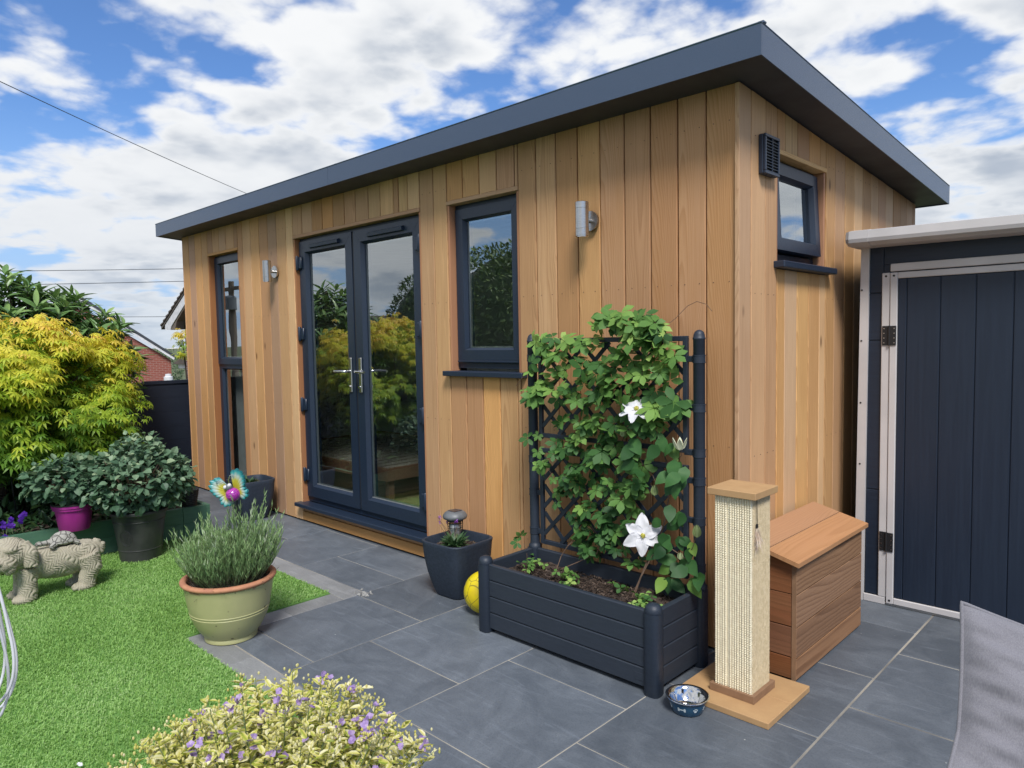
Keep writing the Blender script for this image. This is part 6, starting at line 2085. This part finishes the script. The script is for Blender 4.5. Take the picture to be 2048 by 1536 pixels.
MAT['laurel'] = leafmat('laurel_leaf', [(0, (0.016, 0.045, 0.020)), (0.4, (0.045, 0.105, 0.042)), (0.72, (0.14, 0.26, 0.075)), (1, (0.30, 0.43, 0.14))], trans=0.15, rough=0.3, spec=0.55)
LANCE = leaf_tpl(0.27, 5, fold=0.2, curl=0.25, peak=0.45)
la = thing('laurel_shrub', 'tall dark green laurel shrub with pointed leaves behind the maple', 'shrub', (-5.75, -1.35, 0.185))
mb, tk = MB(), MB()
LC, LR = np.array([-5.70, -1.34, 1.18]), np.array([0.46, 0.84, 0.72])
for k in range(420):
    d_ = unit(RNG.normal(size=3) * np.array([1, 1, 1.0]) + np.array([0.15, 0, 0.25]))
    c = LC + d_ * LR * RNG.uniform(0.62, 1.04)
    if d_[2] > 0.6 and RNG.random() < 0.35:
        c = c + np.array([0, 0, RNG.uniform(0.03, 0.13)])
    n = RNG.integers(8, 14)
    a = np.arange(n) * 2.4 + RNG.uniform(0, 6)
    ax = unit(d_ * 0.6 + np.array([0, 0, 0.9]) + RNG.normal(0, 0.2, 3))
    t1 = unit(np.cross(ax, RNG.normal(size=3)))
    t2 = np.cross(ax, t1)
    el = np.linspace(0.1, 1.1, n)
    dirs = np.cos(a)[:, None] * t1 + np.sin(a)[:, None] * t2 + el[:, None] * ax
    pos = c + ax * np.linspace(-0.05, 0.03, n)[:, None]
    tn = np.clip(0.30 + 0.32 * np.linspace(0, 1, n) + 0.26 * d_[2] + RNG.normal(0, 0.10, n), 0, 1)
    scatter(mb, LANCE, pos, dirs, ax + RNG.normal(0, 0.15, (n, 3)) - dirs * 0.2, RNG.uniform(0.12, 0.18, n), tn)
    tk.tube([LC + d_ * LR * 0.35, c, c + ax * 0.03], [0.006, 0.004, 0.003], 5, cap=False)
stuff(mb.build('crown', 'laurel', la))
tk.tube([(-5.75, -1.35, 0.15), (-5.74, -1.32, 0.7), (-5.72, -1.28, 1.1)], [0.04, 0.03, 0.02], 8)
tk.build('trunk', 'bark', la)
sm = thing('young_maple', 'sprig of orange tipped leaves showing at the corner of the garden room', 'shrub', (-6.93, 0.50, -0.05))
mb = MB()
for c, s_, tm in (((-6.9, 0.385, 1.53), 0.085, 0.85), ((-6.9, 0.40, 1.42), 0.06, 0.5), ((-6.9, 0.385, 1.305), 0.06, 0.6)):
    n = 20
    off = RNG.normal(0, 1, (n, 3)) * np.array([0.04, 0.03, 0.022])
    scatter(mb, PALM, np.array(c) + off, off + np.array([0.1, -0.1, -0.2]) * 0.2 + RNG.normal(0, 0.03, (n, 3)), np.array([0, 0, 1.0]) + RNG.normal(0, 0.3, (n, 3)), RNG.uniform(0.05, 0.08, n), np.clip(RNG.normal(tm, 0.12, n), 0, 1))
stuff(mb.build('crown', 'maple', sm))
MB().tube([(-6.93, 0.50, -0.06), (-6.92, 0.45, 0.8), (-6.9, 0.40, 1.5)], [0.02, 0.014, 0.005], 6).build('trunk', 'bark', sm)

# ================================================================ FOREGROUND FLOWERING BUSH
fbp = thing('flower_tub', 'round dark tub under the variegated flowering bush', 'plant pot', (-0.005, -2.16, 0))
FC = np.array([-0.005, -2.16, 0.0])
MB().lathe([(0.0, 0.001), (0.15, 0.001), (0.20, 0.27), (0.212, 0.272), (0.212, 0.29), (0.195, 0.29), (0.19, 0.262), (0.0, 0.26)], (FC[0], FC[1], 0), 40, close=False).build('tub', 'pot_black', fbp, smooth=40)
fb = thing('variegated_bush', 'cream and yellow variegated bush with small purple flowers in the foreground', 'flowering bush', (FC[0], FC[1], 0.26))
MAT['varieg'] = leafmat('variegated_leaf', [(0, (0.16, 0.25, 0.05)), (0.35, (0.42, 0.48, 0.065)), (0.6, (0.70, 0.65, 0.19)), (1, (0.84, 0.80, 0.52))], trans=0.32, rough=0.5)
MAT['mauve'] = leafmat('mauve_petal', [(0, (0.20, 0.12, 0.34)), (0.5, (0.42, 0.29, 0.60)), (1, (0.68, 0.55, 0.78))], trans=0.35)
VAR = leaf_tpl(0.44, 3, fold=0.2, curl=0.12, peak=0.45, edge=0.55)
lf, fl, st, bd = MB(), MB(), MB(), MB()
for k in range(430):
    a, r_ = RNG.uniform(0, 6.283), math.sqrt(RNG.random())
    base_ = FC + np.array([0.10 * r_ * math.cos(a), 0.10 * r_ * math.sin(a), 0.26])
    dome = math.sqrt(max(0.0, 1 - 0.80 * r_ * r_))
    top = FC + np.array([0.37 * r_ * math.cos(a), 0.37 * r_ * math.sin(a), 0.27 + (0.335 + RNG.normal(0, 0.030)) * dome])
    top = top + RNG.normal(0, 0.012, 3)
    if r_ < 0.9 and RNG.random() < 0.30:
        top[2] -= RNG.uniform(0.03, 0.12)
    mid_ = base_ * 0.4 + top * 0.6 + np.array([0, 0, -0.02])
    st.tube([base_, mid_, top], [0.0022, 0.0017, 0.001], 4, cap=False)
    ax = unit(top - mid_ + np.array([0, 0, 0.05]))
    # leaflets up the stem
    n = 30
    u = RNG.uniform(0.15, 1.0, n)
    pos = mid_ + (top - mid_) * u[:, None]
    aa = RNG.uniform(0, 6.283, n)
    dirs = np.stack([np.cos(aa), np.sin(aa), RNG.uniform(0.05, 0.9, n)], 1)
    tn = np.clip(RNG.normal(0.44, 0.20, n) - 0.22 * (1 - u), 0, 0.85)
    scatter(lf, VAR, pos, dirs, np.array([0, 0, 1.0]) + RNG.normal(0, 0.35, (n, 3)) - dirs * 0.3, RNG.uniform(0.011, 0.034, n), tn)
    # head: cluster of buds or open flowers
    if RNG.random() < 0.24:
        for j in range(RNG.integers(2, 6)):
            c = top + RNG.normal(0, 0.010, 3)
            nrm = unit(np.array([0.25, -0.15, 0.8]) + RNG.normal(0, 0.5, 3))
            t1 = unit(np.cross(nrm, RNG.normal(size=3)))
            t2 = np.cross(nrm, t1)
            for q in range(5):
                aq = q * 1.2566
                scatter(fl, PET, [c], [t1 * math.cos(aq) + t2 * math.sin(aq) + nrm * 0.35], [nrm], [RNG.uniform(0.007, 0.011)], [np.clip(RNG.normal(0.5, 0.2), 0, 1)])
    for j in range(RNG.integers(4, 10)):
        c = top + RNG.normal(0, 0.011, 3)
        bd.ell(c, (0.0028, 0.0028, 0.0042), 6, 4, tint=np.clip(RNG.normal(0.72, 0.15), 0, 1))
stuff(lf.build('leaves', 'varieg', fb))
stuff(fl.build('flowers', 'mauve', fb))
stuff(bd.build('buds', 'varieg', fb))
stuff(st.build('stems', 'stem_green', fb))

# white wire ornament at the left edge
wo_ = thing('wire_ornament', 'white wire teardrop hoops at the lower left corner of the lawn', 'garden ornament', (-0.379, -2.579, 0))
WC = np.array([-0.379, -2.579, 0.76])
wp = MB().tube([(WC[0], WC[1], 0.0), (WC[0], WC[1], 0.62)], 0.004, 8).build('stake', 'wire', wo_)
for k, (az, r_, dz, hgt_) in enumerate(((44, 0.085, 0.0, 0.26), (-5, 0.080, 0.0, 0.25), (85, 0.075, -0.02, 0.22), (130, 0.080, 0.0, 0.25), (20, 0.066, -0.035, 0.20), (62, 0.058, -0.04, 0.18))):
    pts = []
    for q in np.linspace(0, 2 * math.pi, 49):
        s_ = math.sin(q) * (0.5 - 0.5 * math.cos(q)) ** 0.55 if q else 0
        zz_ = math.cos(q)
        pts.append(WC + np.array([math.cos(rad(az)) * r_ * s_ * 1.05, math.sin(rad(az)) * r_ * s_ * 1.05, dz + 0.065 + (zz_ * (hgt_ if zz_ > 0 else 0.16))]))
    MB().tube(pts, 0.0030, 7, cap=False).build('hoop', 'wire', wo_, smooth=180)

# crumbled mortar at the border corner, fallen petal
mb = MB()
for k in range(46):
    c = np.array([-1.905 + RNG.normal(0, 0.022), -0.632 + RNG.normal(0, 0.016), 0.003])
    mb.ell(c, np.abs(RNG.normal(0.005, 0.003, 3)) + 0.0015, 6, 4)
MAT['rubble'] = pbr('rubble', (0.38, 0.38, 0.36), (0.16, 0.16, 0.16), rough=0.95, nscale=60)
tag(mb.build('mortar_crumbs', 'rubble'), 'crumbled grey mortar at the corner of the lawn border', 'rubble', kind='stuff')
fp = MB()
scatter(fp, PETAL, [(-1.235, -2.215, 0.028)], [(1, 0.3, 0.05)], [(0.2, 0, 1)], [0.024], [0.8])
tag(fp.build('fallen_petal', 'petal_white', smooth=180), 'single white petal lying on the turf', 'petal')

# ================================================================ HOUSES BEYOND THE FENCE
def wall_uv(ob, axis):
    me_ = ob.data
    uvl = me_.uv_layers.new(name='UVMap')
    for l in me_.loops:
        c = me_.vertices[l.vertex_index].co
        uvl.data[l.index].uv = (c[0] if axis == 1 else c[1], c[2])


GBZ = -5.1
MAT['soffit_brown'] = pbr('soffit_brown', (0.19, 0.155, 0.125), rough=0.8)
ha = thing('brick_house', 'dark red brick house gable with white bargeboards at the garden room corner', 'house', (-20.0, 8.0, GBZ))
HY = 6.72
ridge_x, ridge_z = -19.2, 4.62
sl_ = (4.62 - 2.043) / (-19.2 + 24.01)
w_ = MB().prism([(-22.86, GBZ), (-15.6, GBZ), (-15.6, 1.9), (ridge_x, ridge_z - 0.55), (-22.86, 1.9)], 1, HY, HY + 7)
wl_ = w_.build('wall', 'brick_a', ha)
wall_uv(wl_, 1)
for sgn in (1, -1):
    ex_ = -24.01 if sgn > 0 else -14.39
    v = []
    for y_ in (HY - 0.32, HY + 7.2):
        for (x_, z_) in ((ex_, 2.043 - 0.09), (ridge_x, ridge_z - 0.09), (ridge_x, ridge_z + 0.02), (ex_, 2.043 + 0.02)):
            v.append((x_, y_, z_))
    MB().add(v, [(0, 1, 2, 3), (7, 6, 5, 4), (0, 4, 5, 1), (1, 5, 6, 2), (2, 6, 7, 3), (3, 7, 4, 0)]).build('roof', 'roof_tile', ha)
    for k in range(19):        # overlapping tile ends along the verge
        u = k / 19
        x_ = ex_ + (ridge_x - ex_) * u
        z_ = 2.043 + (ridge_z - 2.043) * u
        dx = (ridge_x - ex_) / 19
        dz = (ridge_z - 2.043) / 19
        MB().prism([(x_, z_ + 0.02), (x_ + dx * 1.06, z_ + dz * 1.06 - 0.015), (x_ + dx * 1.06, z_ + dz * 1.06 + 0.02), (x_, z_ + 0.085)], 1, HY - 0.35, HY - 0.05).build('verge_tile', 'roof_tile', ha)
    bx0 = ex_ + sgn * 0.28
    zf = lambda x_: 2.043 - 0.10 + sl_ * abs(x_ - ex_)
    MB().prism([(bx0, zf(bx0) - 0.16), (bx0 + sgn * 0.02, zf(bx0)), (ridge_x, zf(ridge_x)), (ridge_x, zf(ridge_x) - 0.22), (bx0 + sgn * 0.52, zf(bx0 + sgn * 0.52) - 0.34), (bx0 + sgn * 0.46, zf(bx0) - 0.17)], 1, HY - 0.30, HY - 0.275).build('bargeboard', 'white_paint', ha)
    MB().prism([(bx0 + sgn * 0.02, zf(bx0) - 0.16), (bx0 + sgn * 0.04, zf(bx0) - 0.06), (ridge_x, zf(ridge_x) - 0.08), (ridge_x, zf(ridge_x) - 0.26), (bx0 + sgn * 0.95, zf(bx0 + sgn * 0.95) - 0.40), (bx0 + sgn * 0.80, zf(bx0) - 0.16)], 1, HY - 0.274, HY - 0.001).build('soffit_board', 'soffit_brown', ha)
MB().prism([(-23.66, 0.63), (-22.85, 0.63), (-22.85, 0.77), (-23.66, 0.77)], 1, HY + 0.05, HY + 2.5).build('porch_fascia', 'white_paint', ha)
MB().prism([(-23.9, 0.775), (-22.85, 0.775), (-22.85, 1.06), (-23.05, 1.05)], 1, HY - 0.05, HY + 2.6).build('porch_roof', 'roof_tile', ha)
MB().prism([(-23.5, GBZ), (-22.865, GBZ), (-22.865, 0.629), (-23.5, 0.629)], 1, HY + 0.3, HY + 2.3).build('porch_wall', 'white_paint', ha)
aer = thing('tv_aerial', 'thin television aerial on the far roof left of the brick house', 'aerial', (-29.3, 9.1, 0.9))
MB().tube([(-29.25, 9.25, 0.55), (-29.25, 9.25, 1.32)], 0.02, 6).tube([(-29.6, 8.6, 1.27), (-28.9, 9.5, 1.32)], 0.018, 6).tube([(-29.5, 8.86, 1.17), (-29.45, 8.82, 1.40)], 0.012, 5).tube([(-29.3, 9.12, 1.18), (-29.25, 9.08, 1.42)], 0.012, 5).build('mast', 'steel', aer)

hb = thing('brick_garage', 'red brick gable with dark roof slope beyond the fence', 'house', (-30.0, 6.0, GBZ))
# its gable faces the garden: build in its own axes (s along the wall, z up)
ori = np.array([-29.46, 8.84])
ws = unit(np.array([-30.06, 7.11]) - ori)
wn_ = np.array([ws[1], -ws[0]])
wn_ = wn_ if wn_[0] < 0 else -wn_


def hbpt(s_, z_, d_):
    p = ori + ws * s_ + wn_ * d_
    return (p[0], p[1], z_)


def hb_prism(poly, d0, d1, nm, mat, uvm=False):
    k = len(poly)
    v = [hbpt(s_, z_, d0) for s_, z_ in poly] + [hbpt(s_, z_, d1) for s_, z_ in poly]
    f = [tuple(range(k)), tuple(range(k, 2 * k))[::-1]] + [(i, k + i, k + (i + 1) % k, (i + 1) % k) for i in range(k)]
    o = MB().add(v, f).build(nm, mat, hb)
    if uvm:
        me_ = o.data
        uvl = me_.uv_layers.new(name='UVMap')
        fl_ = [(s_, z_) for s_, z_ in poly] * 2
        for l in me_.loops:
            uvl.data[l.index].uv = fl_[l.vertex_index]
    return o


pt = 0.735
hb_prism([(0.12, GBZ), (6.4, GBZ), (6.4, 0.85 + 0.06), (3.3, 0.72 + 3.1 * pt), (0.12, 0.80)], 0.25, 8.0, 'wall', 'brick_b', True)
for (s0, s1) in ((-0.05, 3.3), (6.65, 3.3)):
    z0, z1 = 0.90, 0.90 + 3.35 * pt
    hb_prism([(s0, z0), (s1, z1), (s1, z1 + 0.11), (s0, z0 + 0.10)], 0.0, 8.2, 'roof', 'roof_dark')
    hb_prism([(s0 + (0.06 if s0 < 3 else -0.06), z0 - 0.09), (s1, z1 - 0.14), (s1, z1 - 0.002), (s0 + (0.02 if s0 < 3 else -0.02), z0 - 0.002)], 0.03, 0.24, 'bargeboard', 'white_paint')
vp = thing('vent_pipe', 'small white vent cowl above the fence in front of the red brick gable', 'vent', (-12.0, 2.2, 0))
MB().lathe([(0.045, -2.6), (0.045, 0.78), (0.075, 0.79), (0.075, 0.85), (0.05, 0.86), (0.05, 0.90), (0.0, 0.905)], (-11.75, 2.02, 0), 16, close=False).build('cowl', 'white_paint', vp, smooth=40)

# trees and roofs on the skyline, seen beyond the houses
MAT['far_leaf'] = leafmat('far_leaf', [(0, (0.03, 0.06, 0.03)), (0.5, (0.07, 0.13, 0.06)), (1, (0.15, 0.24, 0.09))], trans=0.1, rough=0.7)
for (x_, y_, z_, r_, lab) in ((-69.5, 22.8, 0.0, 1.9, 'small round tree on the skyline beside the brick house'), (-72.0, 22.2, -0.7, 1.6, 'pale low tree on the skyline left of the brick house')):
    tr_ = thing('far_tree', lab, 'tree', (x_, y_, GBZ), 'trees on the skyline')
    bush('crown', tr_, 'far_leaf', (x_, y_, z_ - 0.8), (r_, r_, r_ * 1.05), 2200, 0.22, OV, 0.5, lump=0.12, surf=0.3)
    MB().tube([(x_, y_, GBZ), (x_, y_, z_ - 1)], [0.2, 0.12], 6).build('trunk', 'bark', tr_)

# overhead cables
def cable(a, b, sag, lab, r_=0.006):
    a, b = np.array(a, float), np.array(b, float)
    pts = [a + (b - a) * u - np.array([0, 0, sag * 4 * u * (1 - u)]) for u in np.linspace(0, 1, 24)]
    tag(MB().tube(pts, r_, 5).build('overhead_cable', 'cable'), lab, 'cable', 'overhead cables')


dA = np.array([-10.907, 3.26, 4.102]) - np.array([-7.02, -1.149, 4.091])
cable(np.array([-7.02, -1.149, 4.091]) - dA * 1.2, np.array([-10.907, 3.26, 4.102]) + dA * 0.25, 0.12, 'overhead cable slanting down to the roof at upper left', 0.0046)
cable((-23.9, -1.2, 3.46), (-21.3, 7.8, 3.89), 0.02, 'upper of the two level cables left of the garden room', 0.010)
cable((-23.9, -1.2, 3.07), (-21.3, 7.8, 3.50), 0.02, 'lower of the two level cables left of the garden room', 0.010)
cable((-29.0, 1.5, 2.56), (-26.2, 9.0, 2.51), 0.04, 'lowest faint cable just above the red brick gable', 0.010)

# ================================================================ BEHIND THE VIEWER: what the glass mirrors
MAT['hedge'] = leafmat('hedge_leaf', [(0, (0.03, 0.06, 0.025)), (0.5, (0.085, 0.15, 0.055)), (1, (0.22, 0.31, 0.10))], trans=0.15)
big = thing('broadleaf_tree', 'big dark broadleaf tree mirrored in the casement window', 'tree', (-6.35, -5.35, 0))
bush('crown', big, 'hedge', (-6.35, -5.35, 1.40), (1.5, 1.45, 1.55), 13000, 0.085, OV, 0.45, lump=0.07, surf=0.84, cut=-0.95)
MB().ell((-6.35, -5.35, 1.40), (1.3, 1.25, 1.36), 24, 16, tint=0.1).build('inner_foliage', 'hedge', big)
MB().tube([(-6.35, -5.35, -0.05), (-6.35, -5.35, 0.5)], [0.13, 0.09], 10).build('trunk', 'bark', big)
top_ = thing('topiary_conifer', 'rounded dark conifer mirrored in the right door', 'tree', (-9.5, -6.05, -0.6))
bush('crown', top_, 'hedge', (-9.5, -6.05, 1.05), (0.95, 0.95, 1.75), 6000, 0.09, OV, 0.30, lump=0.02, surf=0.86, cut=-0.97)
MB().ell((-9.5, -6.05, 1.05), (0.84, 0.84, 1.55), 24, 16, tint=0.1).build('inner_foliage', 'hedge', top_)
MB().tube([(-9.5, -6.05, -1.2), (-9.5, -6.05, 0.2)], [0.12, 0.09], 8).build('trunk', 'bark', top_)
nb_ = thing('tiled_bungalow', 'low bungalow with brown tiled roof mirrored in the right door', 'house', (-18.0, -10.0, -3.4))
MB().box((-22.0, -13.5, -3.6), (-14.0, -8.0, 0.6)).build('wall', 'brick_a', nb_)
MB().prism([(-13.8, 0.6), (-7.7, 0.6), (-10.75, 2.25)], 0, -22.4, -13.6).build('roof', 'roof_tile', nb_)
pole = thing('utility_pole', 'wooden utility pole mirrored in the slim window', 'utility pole', (-26.5, -9.9, -5.0))
MB().tube([(-26.5, -9.9, -5.1), (-26.5, -9.9, 3.9)], [0.17, 0.13], 10).build('post', 'pole_wood', pole)
MB().box((-27.2, -9.98, 3.55), (-25.8, -9.86, 3.68)).build('crossarm', 'pole_wood', pole)
MB().lathe([(0.0, 0), (0.22, 0.02), (0.24, 0.5), (0.20, 0.56), (0.0, 0.6)], (-26.25, -9.75, 2.75), 16, close=False).build('transformer', 'solar_grey', pole)
p2_ = thing('gate_post', 'pale wooden pole mirrored in the left door', 'pole', (-20.0, -10.2, -4.5))
MB().tube([(-20.0, -10.2, -4.6), (-20.0, -10.2, 3.15)], [0.14, 0.12], 10).build('post', 'pole_wood', p2_)
